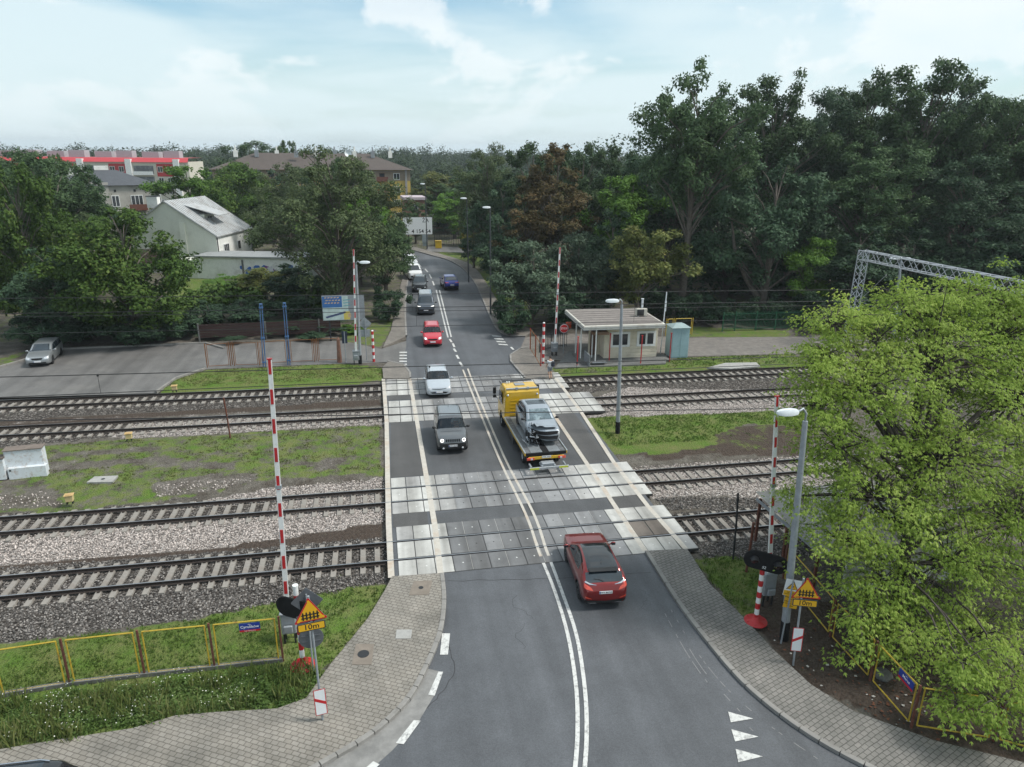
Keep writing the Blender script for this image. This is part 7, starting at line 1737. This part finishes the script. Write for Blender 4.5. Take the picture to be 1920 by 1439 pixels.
tree('tall2', 'green tree with a dark crown left of the brown tree', 1000, 98, 240, 140, GR_)
tree('tall2', 'narrow dark tree rising right of the brown tree', 1095, 96, 240, 115, GR_)
tree('tall2', 'dark tree on the skyline halfway to the big oaks', 1160, 98, 246, 120, GR_)
tree('mid2', 'green tree filling the gap left of the leftmost big oak', 1190, 82, 300, 160, GR_)
tree('tall2', 'green tree low on the skyline beside the leftmost big oak', 1215, 110, 272, 120, GR_)
tree('tall1', 'grey-green tree with a pointed top right of the far road', 915, 108, 262, 130, GR_)
tree('mid1', 'dark green tree behind the second roadside lamp', 945, 96, 330, 120, GR_)
tree('mid1', 'dark tree leaning over the pavement by the nearest roadside lamp', 935, 84, 400, 110, GR_)
tree('mid2', 'bright green tree at the road bend', 850, 142, 350, 95, GR_)
tree('mid2', 'yellowish green tree above the garden railing', 880, 130, 385, 80, GR_)
tree('olive1', 'broad pale tree above the bright green tree at the bend', 850, 165, 312, 150, GR_)
tree('tall2', 'dark tree behind the white billboard', 818, 160, 335, 90, GR_)
tree('tall2', 'dark tree left of the grey-green pointed tree', 905, 150, 300, 120, GR_)
tree('mid1', 'small dark clipped tree beside the second roadside lamp', 887, 104, 418, 62, GR_)
tree('yellowb', 'golden-topped shrub behind the second roadside lamp', 874, 120, 420, 40, GR_, 'shrub', 'shrub')
tree('bush1', 'dark hedge shrub behind the yellow bin', 803, 158, 432, 70, GR_, 'shrub', 'shrub')
tree('mid1', 'dark conifer-like tree at the garden railing', 833, 152, 400, 60, GR_)
# left of the road
tree('tall1', 'tall fine-leaved tree left of the far road, behind the billboard', 618, 74, 266, 240, GL)
tree('tall2', 'tree leaning over the far road and hiding the white van', 712, 84, 385, 122, GL)
tree('tall2', 'lower crown hanging over the queue of cars', 702, 92, 402, 118, GL)
tree('tall1', 'fine-leaved tree left of the tall one, before the yellow building', 530, 113, 300, 135, GL)
tree('mid2', 'green tree between the fine-leaved tree and the far road', 662, 92, 335, 110, GL)
tree('round1', 'big dense chestnut beside the parked silver car', 205, 67, 383, 262, GL)
tree('tall2', 'tall dark tree at the left, before the grey tenement', 80, 92, 264, 190, GL)
tree('round1', 'dark tree at the left photo edge above the parking lot', 15, 72, 300, 190, GL)
tree('mid1', 'lower tree at the left photo edge behind the parked car', 55, 67, 455, 150, GL)
tree('tall1', 'grey-green tree between the tall dark tree and the chestnut', 120, 88, 395, 120, GL)
tree('mid1', 'tall dark tree left of the grey tenement', 160, 104, 300, 90, GL)
tree('mid2', 'pale green bushy tree below the gabled house', 425, 92, 512, 130, GL)
tree('olive1', 'olive bushy tree right of the white outbuilding', 480, 82, 495, 140, GL)
tree('bush2', 'bright shrub on the meadow below the white outbuilding', 370, 84, 545, 90, GL, 'shrub', 'shrub')
tree('tall1', 'grey-green tree right behind the tall fine-leaved one', 650, 98, 290, 150, GL)
tree('mid1', 'dark bushy tree behind the board fence', 545, 77, 480, 140, GL)
tree('bush1', 'dark shrub over the board fence', 430, 72, 555, 130, GL, 'shrub', 'shrub')
tree('bush1', 'dark shrub left end of the board fence', 345, 70, 560, 100, GL, 'shrub', 'shrub')
tree('bush1', 'dark shrub between the blue posts and the billboard', 560, 74, 545, 110, GL, 'shrub', 'shrub')
tree('bush2', 'light shrub at the foot of the billboard', 635, 67, 608, 60, GL, 'shrub', 'shrub')
tree('bush1', 'dark shrub beside the left pavement under the leaning tree', 715, 72, 530, 75, GL, 'shrub', 'shrub')
tree('bush1', 'dark shrub behind the parked silver car', 120, 68, 580, 130, GL, 'shrub', 'shrub')
for px, Y, top, w, lab in ((420, 68.5, 606, 150, 'dark shrub in front of the board fence, left of the blue posts'), (555, 66.8, 604, 120, 'dark shrub in front of the board fence, right of the blue posts'), (190, 66, 590, 120, 'dark shrub under the chestnut right of the parked car'), (255, 66.5, 585, 110, 'dark shrub under the chestnut near the board fence'), (70, 70, 560, 150, 'tall shrub rising behind the parked silver car roof')): tree('bush1', lab, px, Y, top, w, GL, 'shrub', 'shrub')
tree('bush1', 'dark shrub left of the parked silver car', 15, 66, 590, 110, GL, 'shrub', 'shrub')
tree('bush1', 'dark shrub at the right skirt of the chestnut', 300, 68, 570, 90, GL, 'shrub', 'shrub')
# behind the houses
tree('mid2', 'yellow-green crown right of the grey tenement', 345, 126, 290, 135, GB)
tree('round1', 'dark round tree right behind the gabled house', 448, 122, 302, 140, GB)
tree('tall2', 'big dark tree on the skyline left of the yellow building roof', 470, 190, 249, 130, GB)
tree('round1', 'paler round crown beside the big skyline tree', 540, 215, 261, 70, GB)
tree('tall2', 'tree top sticking up at the left end of the yellow facade', 640, 100, 270, 90, GB)
tree('tall2', 'dark tree at the right end of the yellow facade', 775, 135, 372, 60, GB)
tree('oak1', 'tall tree filling the left photo edge in front of the red-topped block', 45, 100, 270, 190, GB)
tree('tall2', 'tall tree covering the left end of the tenement', 120, 112, 280, 110, GB)
tree('mid1', 'dark tree before the middle of the yellow building', 500, 140, 312, 120, GB)
tree('tall2', 'green tree before the right half of the yellow building', 600, 125, 300, 120, GB)
tree('round1', 'dark round tree before the left end of the yellow building', 440, 150, 300, 130, GB)
tree('tall2', 'green tree before the middle of the yellow building, right of the dark one', 560, 150, 300, 120, GB)
tree('tall2', 'slim tree before the yellow building, left of its visible yellow corner', 662, 120, 296, 90, GB)
tree('tall1', 'full green tree closing the row at the left edge of the far road', 700, 97, 328, 135, GL)
tree('mid1', 'dark tree left of the red-topped block', 20, 150, 276, 130, GB)
tree('round1', 'dark crown far left before the white flats', 105, 140, 285, 60, GB)
# ---- far woods that read as one mass
def wood_mass(name, label, bands, m, leaf, seed):
    rng = np.random.default_rng(seed); Cs, Ns = [], []
    for (x0, x1, y0, y1, h0, h1, n, r0, r1, per) in bands:
        X = rng.uniform(x0, x1, n); Y = rng.uniform(y0, y1, n); Hh = rng.uniform(h0, h1, n); Rr = rng.uniform(r0, r1, n)
        for x, y, h, r in zip(X, Y, Hh, Rr):
            c = per; d = rng.normal(0, 1, (c, 3)); d /= np.linalg.norm(d, axis=1)[:, None]; sub = rng.normal(0, 1, (6, 3)); sub /= np.linalg.norm(sub, axis=1)[:, None]
            q = .72*d*rng.uniform(.6, 1, (c, 1))+sub[rng.integers(0, 6, c)]*.3*rng.uniform(.5, 1, (c, 1)); q[:, 2] *= rng.uniform(.8, 1.3)
            Cs.append(np.array([x, y, h-r])+q*r); Ns.append(q+np.array([0, 0, .5]))
    N = np.concatenate(Ns); N /= np.linalg.norm(N, axis=1)[:, None]+1e-9; V = leaf_cards(rng, np.concatenate(Cs), N, leaf, jitter=.4)
    o = D.objects.new(name, mesh_from_quads(name, V, m)); link(o); tag(o, label, 'woods', None, 'stuff'); return o
FW = leafmat('far woods', (.024, .042, .022), (.045, .068, .034), (.065, .088, .045))
wood_mass('distant_woods', 'far-off band of woods along the horizon', [(-560, 620, 430, 620, 15, 20.0, 560, 8, 12, 520)], FW, 1.3, 5)
wood_mass('middle_woods', 'belt of woods between the houses and the horizon', [(-330, 330, 240, 300, 10, 16, 330, 5, 8, 220), (-420, 420, 310, 400, 13, 18., 380, 6, 9, 260), (-20, 70, 180, 240, 8, 14.5, 90, 4, 6, 200)], FW, 1.25, 8)
wood_mass('forest_interior', 'dark depth of the forest behind the edge trees on the right', [(28, 130, 100, 150, 5, 20, 260, 3, 5.5, 160), (24, 110, 76, 100, 2, 9, 150, 2, 3.5, 150), (20, 60, 110, 180, 6, 15, 120, 3, 5, 130)], LM['dark'], .7, 6)
wood_mass('left_thicket', 'thicket of shrubs and trees between the left edge and the houses', [(-60, -28, 72, 100, 2, 7, 70, 2, 3.2, 170), (-110, -50, 100, 170, 5, 12, 110, 3, 5, 130), (-26, -3, 74, 82, 1.5, 3.5, 40, 1.2, 2., 170), (-12, -4, 104, 140, 4, 9, 40, 2.5, 4, 140)], LM['chest'], .6, 7)
# ---- the pale green box elder close to the camera
def box_elder():
    rng = np.random.default_rng(31); base = G(1672, 1165); t = thing('box_elder', 'big pale yellow-green box elder spreading over the right of the photo', 'tree', base)
    o3 = np.array(base)
    lobes = []
    for (px, py, Y, r, rz) in ((1745, 690, 22, 3.1, 2.5), (1610, 730, 21.3, 2.3, 1.7), (1575, 840, 20.6, 1.7, 1.3), (1640, 930, 20, 2.5, 1.7), (1760, 860, 20.5, 3.1, 2.2), (1890, 760, 22, 3.2, 2.6), (1870, 640, 23, 2.3, 1.9), (1740, 600, 23, 1.6, 1.3), (1640, 640, 22.5, 1.5, 1.1), (1545, 660, 22, .95, .6), (1570, 1010, 19.6, 1.5, 1.1),
                            (1650, 1090, 18.6, 1.7, 1.2), (1780, 1050, 18.8, 2.4, 1.7), (1900, 980, 19.5, 3.0, 2.2), (1650, 1190, 17.6, 1.0, .7), (1720, 1190, 17.0, 1.3, .9), (1830, 1190, 16.8, 1.6, 1.1), (1780, 1290, 15.6, 1.1, .7), (1690, 1270, 16.2, .8, .5), (1850, 1330, 14.9, .8, .5), (1900, 1260, 15.6, 1.5, 1.0), (1620, 1210, 17.2, .7, .5), (1870, 1320, 13.7, 1.1, .6), (1800, 1325, 14.0, .7, .45), (1960, 1330, 13.8, 1.3, .8), (1800, 1240, 14.8, 1.0, .6), (1610, 1160, 17.4, .8, .5), (1530, 760, 21, 1.2, .8), (1810, 570, 23.3, 1.2, 1.), (1500, 930, 20.2, .8, .5), (1560, 605, 22.6, 1.3, .8), (1520, 690, 21.8, 1.1, .7), (1690, 565, 23.2, 1.4, .9), (1860, 560, 23.3, 1.7, 1.2), (1940, 640, 23, 2., 1.6), (2020, 880, 21, 3.4, 3.), (2040, 1120, 18, 2.6, 2.)):
        lobes.append((np.array(on_plane_y(px, py, Y))-o3, r, rz))
    tb = MB(); top = Vector((.05, .1, 2.4)); tb.tube([(0, 0, -.1), (.05, 0, 1.2), top], [.36, .29, .24], n=10)
    leader = Vector(lobes[0][0])*.75; tb.tube([top, top.lerp(leader, .5)+Vector((.2, 0, .3)), leader], [.23, .17, .09], n=8)
    tips = []
    for k, (c, r, rz) in enumerate(lobes):
        cv = Vector(c); a = top.lerp(leader, min(.8, max(0., (cv.z-3)/9))) if cv.z > 3 else top
        b = a.lerp(cv, .5)+Vector(rng.normal(0, .25, 3))+Vector((0, 0, .35)); tb.tube([a, a.lerp(b, .5)+Vector(rng.normal(0, .12, 3)), b, b.lerp(cv, .5)+Vector(rng.normal(0, .15, 3)), cv], [w_*(1 if cv.z > 3.2 else .42) for w_ in (.13, .11, .085, .06, .04)], n=6, cap=False)
        n = int(13*r*r+9*r); d = rng.normal(0, 1, (n, 3)); d /= np.linalg.norm(d, axis=1)[:, None]; f = rng.uniform(.12, 1, n)**.45
        off = np.array([noise.noise(Vector(q*2+c)) for q in d])
        p = c+d*f[:, None]*np.array([r, r, rz])*(1+.9*off[:, None]); ext = rng.random(n) < .14; p[ext] += d[ext]*np.array([.7, .7, .25])*rng.uniform(.3, 1, (ext.sum(), 1))
        for j, q in enumerate(p):
            qv = Vector(q)
            if qv.z < .9: continue
            tips.append((q, d[j]))
            if rng.random() < .55: m = cv.lerp(qv, .55)+Vector((0, 0, .12*r)); tb.tube([cv.lerp(qv, .1), m, qv], [.032, .02, .008], n=4, cap=False)
    tb.build('trunk', mat('dark bark', (.06, .05, .042), .95, vary=.35, vscale=5, bump=.8, bscale=14), t)
    Cs, Ns = [], []
    for q, d in tips:
        n = 42; off = rng.normal(0, .22, (n, 3))*np.array([1.2, 1.2, .4]); off[:, 2] -= .28*(off[:, 0]**2+off[:, 1]**2)
        Cs.append(q+off); Ns.append(np.array([0, 0, 1.])+off*.9+d*.35)
    C = np.concatenate(Cs); N = np.concatenate(Ns); N /= np.linalg.norm(N, axis=1)[:, None]; out = N.copy(); out[:, 2] = 0
    quads = []; az = np.arctan2(out[:, 1], out[:, 0])+rng.normal(0, .9, len(C))
    for da, sc in ((0, 1.), (.8, .85), (-.8, .85)):
        a = az+da; T = np.stack([np.cos(a), np.sin(a), rng.uniform(-.95, -.2, len(a))], 1); T /= np.linalg.norm(T, axis=1)[:, None]
        Nn = N+rng.normal(0, .25, N.shape); Nn -= (Nn*T).sum(1)[:, None]*T; Nn /= np.linalg.norm(Nn, axis=1)[:, None]; B = np.cross(Nn, T)
        l = (.125*sc*rng.uniform(.7, 1.3, len(a)))[:, None]; w = l*.36
        V = np.empty((len(a), 4, 3)); V[:, 0] = C; V[:, 2] = C+T*l-Nn*l*.2; m = C+T*l*.42; V[:, 1] = m+B*w*.5-Nn*l*.05; V[:, 3] = m-B*w*.5-Nn*l*.05; quads.append(V)
    V = np.stack(quads, 1).reshape(-1, 3)
    o = D.objects.new('crown', mesh_from_quads('crown', V, LM['acid'])); link(o, t)
    print('box elder tips', len(tips), 'leaflets', len(V)//4)
box_elder()
# ---- grass blades and weeds
def grass_stuff(name, label, zones, chan, dens, h, m, seed, wid=.02, thr=.35):
    rng = random.Random(seed); vs, fs = [], []
    for (x0, x1, y0, y1) in zones:
        for _ in range(int((x1-x0)*(y1-y0)*dens)):
            x, y = rng.uniform(x0, x1), rng.uniform(y0, y1); w = splat(x, y)[0]
            w *= .75+.9*noise.noise((x*.9, y*.9, 5))+.3*noise.noise((x*3, y*3, 9))
            if w < thr or rng.random() > w: continue
            z = ground_z(x, y); hh = h*rng.uniform(.5, 1.4)
            for k in range(3):
                a = rng.random()*6.28; dx, dy = cos(a), sin(a); l = rng.uniform(.2, .9)*hh; i = len(vs); bx, by = x+rng.gauss(0, .04), y+rng.gauss(0, .04)
                vs += [(bx-dy*wid, by+dx*wid, z), (bx+dy*wid, by-dx*wid, z), (bx+dx*l, by+dy*l, z+hh)]; fs.append((i, i+1, i+2))
    me = D.meshes.new(name); me.from_pydata(vs, [], fs); me.materials.append(m); me.update(); o = D.objects.new(name, me); link(o); return tag(o, label, 'grass', None, 'stuff')
GM = leafmat('grass blades', (.045, .075, .013), (.085, .145, .028), (.13, .19, .045), trans=.3, rough=.7)
GM2 = leafmat('dry grass blades', (.07, .085, .025), (.12, .135, .045), (.18, .18, .075), trans=.3, rough=.7)
grass_stuff('grass', 'short grass in the strips beside the tracks and behind the railed fence', [(-13, 2, 20, 25.5), (13, 32, 37, 43.5), (11.5, 16, 21, 26), (13, 36, 52, 57)], 0, 85, .095, GM, 1)
grass_stuff('dry_grass', 'patchy worn grass in the left strip between the track pairs and by the parking lot', [(-26, 0, 36, 44), (-20, 0, 52.5, 60)], 0, 60, .07, GM2, 2, thr=.4)
def weeds():
    rng = np.random.default_rng(9); Cs, Ns = [], []; stems = MB(); fl = []
    poly = [G(*p) for p in [(-250, 1365), (0, 1322), (540, 1258), (600, 1262), (590, 1300), (540, 1325), (400, 1332), (250, 1362), (0, 1408), (-250, 1450)]]; P2 = [(p.x, p.y) for p in poly]
    n = 0
    while n < 900:
        x, y = rng.uniform(-16, -2.4), rng.uniform(17.5, 21.2)
        if not inside(P2, x, y+.35*noise.noise((x*1.4, 3, 1))+.2*noise.noise((x*4, 5, 1))): continue
        n += 1; h = rng.uniform(.15, .5)*(1.9 if rng.random() < .22 else .9)*(1+.6*noise.noise((x*.9, y*.9, 7))); r = rng.uniform(.1, .3); k = 44
        q = rng.normal(0, .5, (k, 3))*np.array([r, r, h*.45]); q[:, 2] = np.abs(q[:, 2])*1.3; Cs.append(np.array([x, y, .02])+q); nn_ = q/r*.6+np.array([0, 0, .8]); Ns.append(nn_/np.linalg.norm(nn_, axis=1)[:, None])
        if rng.random() < .22 and x < -4.5 and noise.noise((x*.8, y, 2)) > -.1:
            for _ in range(4): fl.append((x+rng.normal(0, .18), y+rng.normal(0, .18), h*rng.uniform(.75, 1.1)+.05))
    V = leaf_cards(rng, np.concatenate(Cs), np.concatenate(Ns), .10, asp=.45, jitter=.5)
    o = D.objects.new('weeds', mesh_from_quads('weeds', V, leafmat('weed leaves', (.05, .095, .022), (.12, .19, .05), (.22, .27, .11), trans=.3))); link(o); tag(o, 'tall leafy weeds along the foot of the yellow railed fence', 'weeds', None, 'stuff')
    F = np.array(fl); N = np.tile([0, 0, 1.], (len(F), 1)); V = leaf_cards(rng, F, N, .038, asp=1., fold=.02, jitter=.3)
    o = D.objects.new('wild_flowers', mesh_from_quads('wild_flowers', V, mat('white petals', (.6, .6, .52), .7, vary=.1))); link(o); tag(o, 'tiny white flowers dotted over the weeds at bottom left', 'flowers', None, 'stuff')
weeds()
def tall_grass():
    rng = random.Random(14); vs, fs = [], []
    P2 = [(p.x, p.y) for p in gp([(-250, 1365), (0, 1322), (540, 1258), (600, 1262), (595, 1295), (545, 1330), (400, 1338), (250, 1368), (0, 1412), (-250, 1455)])]
    for _ in range(9000):
        x, y = rng.uniform(-16, -2.4), rng.uniform(17.3, 21.3)
        if not inside(P2, x, y+.4*noise.noise((x*1.4, 3, 1))+.25*noise.noise((x*4, 5, 1))) or noise.noise((x*1.1, y*1.1, 21)) < -.12: continue
        h = rng.uniform(.25, .75); a = rng.random()*6.28; l = rng.uniform(.05, .25); w_ = .012; i = len(vs)
        vs += [(x-sin(a)*w_, y+cos(a)*w_, 0), (x+sin(a)*w_, y-cos(a)*w_, 0), (x+cos(a)*l*.4, y+sin(a)*l*.4, h*.6), (x+cos(a)*l, y+sin(a)*l, h)]; fs += [(i, i+1, i+2), (i+1, i+3, i+2)]
    me = D.meshes.new('tall_grass'); me.from_pydata(vs, [], fs); me.materials.append(leafmat('straw and green blades', (.08, .12, .03), (.16, .19, .06), (.30, .28, .14), trans=.3)); o = D.objects.new('tall_grass', me); link(o); tag(o, 'tall thin grass stalks standing among the weeds at bottom left', 'grass', None, 'stuff')
tall_grass()
def litter():
    rng = random.Random(4); vs, fs = [], []
    mb = MB()
    for _ in range(500):
        u, v = rng.uniform(1400, 1800), rng.uniform(1150, 1400); p = G(u, v)
        if not inside([(1400, 1160), (1520, 1160), (1900, 1380), (1900, 1425), (1750, 1390), (1600, 1335), (1450, 1220)], u, v): continue
        a = rng.random()*6.28; l = rng.uniform(.03, .09); mb.mi = rng.choice((0, 0, 0, 0, 1)); mb.add([(p.x+l*cos(a+k*1.57)*rng.uniform(.4, 1), p.y+l*sin(a+k*1.57)*rng.uniform(.4, 1), .03+rng.uniform(0, .03)) for k in range(4)], [(0, 1, 2, 3)])
    mb.build('leaf_litter', [mat('rusty leaf litter', (.12, .045, .022), .9, vary=.4, vscale=4), mat('pale scraps', (.4, .38, .35), .8, vary=.2)], label='dead leaves and scraps on the bare soil under the pale green tree', cat='litter', kind='stuff')
litter()
b = G(1655, 1268); q = MB(); q.smooth = True; q.ball((0, 0, .06), (.36, .3, .15), 12, 7); o = q.build('boulder', M['dark_concrete'], label='grey lump of rubble behind the right-hand fence post', cat='rubble'); o.location = b
for v in o.data.vertices: v.co += Vector((noise.noise(v.co*4), noise.noise(v.co*4+Vector((5, 0, 0))), noise.noise(v.co*5+Vector((0, 5, 0)))))*.12
# ================================================================== SKY, SUN, CAMERA
SUN_EL, SUN_AZ = R(54), R(104)          # azimuth clockwise from +Y
w = D.worlds.new('World'); SC.world = w; w.use_nodes = True; nt = w.node_tree; L = nt.links.new
bgn = nt.nodes['Background']
sky = nn(nt, 'ShaderNodeTexSky'); sky.sky_type = 'NISHITA'; sky.sun_disc = False; sky.sun_elevation = SUN_EL; sky.sun_rotation = SUN_AZ; sky.altitude = 100; sky.air_density = 1.; sky.dust_density = 2.; sky.ozone_density = 1.2
tc = nn(nt, 'ShaderNodeTexCoord'); sep = nn(nt, 'ShaderNodeSeparateXYZ'); L(tc.outputs['Generated'], sep.inputs[0])
mx_ = nn(nt, 'ShaderNodeMath', operation='MAXIMUM'); mx_.inputs[1].default_value = .0; L(sep.outputs['Z'], mx_.inputs[0])
ad = nn(nt, 'ShaderNodeMath', operation='ADD'); ad.inputs[1].default_value = .10; L(mx_.outputs[0], ad.inputs[0])
dv = nn(nt, 'ShaderNodeVectorMath', operation='DIVIDE'); cb = nn(nt, 'ShaderNodeCombineXYZ'); 
for k in range(3): L(ad.outputs[0], cb.inputs[k])
L(tc.outputs['Generated'], dv.inputs[0]); L(cb.outputs[0], dv.inputs[1])
def cl(scale, det, ro, lo, hi, dist=0., off=(0, 0, 0)):
    mp = nn(nt, 'ShaderNodeMapping'); mp.inputs['Location'].default_value = off; L(dv.outputs[0], mp.inputs['Vector'])
    n = nn(nt, 'ShaderNodeTexNoise'); n.inputs['Scale'].default_value = scale; n.inputs['Detail'].default_value = det; n.inputs['Roughness'].default_value = ro; n.inputs['Distortion'].default_value = dist
    L(mp.outputs[0], n.inputs['Vector']); r = nn(nt, 'ShaderNodeMapRange', interpolation_type='SMOOTHSTEP'); r.inputs['From Min'].default_value = lo; r.inputs['From Max'].default_value = hi; L(n.outputs['Fac'], r.inputs['Value']); return r.outputs['Result']
veil = cl(.6, 6, .5, .24, .61, .3); 
hm_ = nn(nt, 'ShaderNodeMapping'); hm_.inputs['Scale'].default_value = (1, 1, 1.7); hm_.inputs['Location'].default_value = (.37, .2, .1); L(tc.outputs['Generated'], hm_.inputs['Vector'])
hn_ = nn(nt, 'ShaderNodeTexNoise'); hn_.inputs['Scale'].default_value = 4.6; hn_.inputs['Detail'].default_value = 9; hn_.inputs['Roughness'].default_value = .56; hn_.inputs['Distortion'].default_value = .25; L(hm_.outputs[0], hn_.inputs['Vector'])
hr_ = nn(nt, 'ShaderNodeMapRange', interpolation_type='SMOOTHSTEP'); hr_.inputs['From Min'].default_value = .49; hr_.inputs['From Max'].default_value = .56; L(hn_.outputs['Fac'], hr_.inputs['Value']); heap = hr_.outputs['Result']

def mixc(f, a, b_):
    x = nn(nt, 'ShaderNodeMixRGB'); x.inputs['Fac'].default_value = f if isinstance(f, float) else 0
    if not isinstance(f, float): L(f, x.inputs['Fac'])
    if isinstance(a, tuple): x.inputs['Color1'].default_value = a
    else: L(a, x.inputs['Color1'])
    if isinstance(b_, tuple): x.inputs['Color2'].default_value = b_
    else: L(b_, x.inputs['Color2'])
    return x.outputs['Color']
SKYS = .085
tint = nn(nt, 'ShaderNodeMixRGB', blend_type='MULTIPLY'); tint.inputs['Fac'].default_value = 1.; L(sky.outputs[0], tint.inputs['Color1']); tint.inputs['Color2'].default_value = (1.05, 1.32, 1.3, 1)
base = tint.outputs['Color']
k = 1/SKYS
vf = nn(nt, 'ShaderNodeMath', operation='MULTIPLY'); vf.inputs[1].default_value = .88; L(veil, vf.inputs[0])
c1 = mixc(vf.outputs[0], base, (.53*k, .625*k, .655*k, 1))
hf = nn(nt, 'ShaderNodeMath', operation='MULTIPLY'); hf.inputs[1].default_value = .6; L(heap, hf.inputs[0])
c2 = mixc(hf.outputs[0], c1, (.70*k, .72*k, .725*k, 1))
# thick pale air towards the horizon
hz_ = nn(nt, 'ShaderNodeMapRange', interpolation_type='SMOOTHSTEP'); hz_.inputs['From Min'].default_value = .0; hz_.inputs['From Max'].default_value = .16; hz_.inputs['To Min'].default_value = .8; hz_.inputs['To Max'].default_value = 0.; L(sep.outputs['Z'], hz_.inputs['Value'])
c3 = mixc(hz_.outputs['Result'], c2, (.53*k, .625*k, .65*k, 1))
L(c3, bgn.inputs['Color']); bgn.inputs['Strength'].default_value = SKYS
# the air of the place: a thin even haze that fades the far woods
hb = MB(); hb.box((0, 600, 21.5), (8200, 7600, 47)); ho = hb.build('haze', D.materials.new('haze'), kind='stuff'); hm = ho.data.materials[0]; hm.use_nodes = True; hn = hm.node_tree; hn.nodes.remove(hn.nodes['Principled BSDF'])
pv = hn.nodes.new('ShaderNodeVolumePrincipled'); pv.inputs['Color'].default_value = (.80, .88, .95, 1); pv.inputs['Density'].default_value = .00026; pv.inputs['Anisotropy'].default_value = .2
hn.links.new(pv.outputs[0], hn.nodes['Material Output'].inputs['Volume']); tag(ho, 'thin pale air over the whole place', 'haze')
sl_ = D.lights.new('sun', 'SUN'); sl_.energy = 2.5; sl_.angle = R(12); sl_.color = (1, .96, .9); so_ = D.objects.new('sun', sl_); link(so_)
sd = Vector((sin(SUN_AZ)*cos(SUN_EL), cos(SUN_AZ)*cos(SUN_EL), sin(SUN_EL))); so_.rotation_euler = sd.to_track_quat('Z', 'Y').to_euler()
so_.location = (0, 0, 60)
cd = D.cameras.new('camera'); co_ = D.objects.new('camera', cd); link(co_); SC.camera = co_
cd.sensor_fit = 'HORIZONTAL'; cd.sensor_width = 36; cd.lens = 36*FPX/1920; cd.clip_start = .1; cd.clip_end = 6000
right = RX.normalized(); up_ = (-RY).normalized(); fwd = right.cross(up_)*-1
mw = Matrix((right, up_, -R0.normalized())).transposed().to_4x4(); mw.translation = CAM; co_.matrix_world = mw
SC.view_settings.view_transform = 'Standard'; SC.view_settings.look = 'None'; SC.view_settings.exposure = .6; SC.view_settings.gamma = 1
SC.cycles.max_bounces = 6; SC.cycles.diffuse_bounces = 3; SC.cycles.glossy_bounces = 3; SC.cycles.transmission_bounces = 3; SC.cycles.transparent_max_bounces = 4
SC.cycles.caustics_reflective = False; SC.cycles.caustics_refractive = False
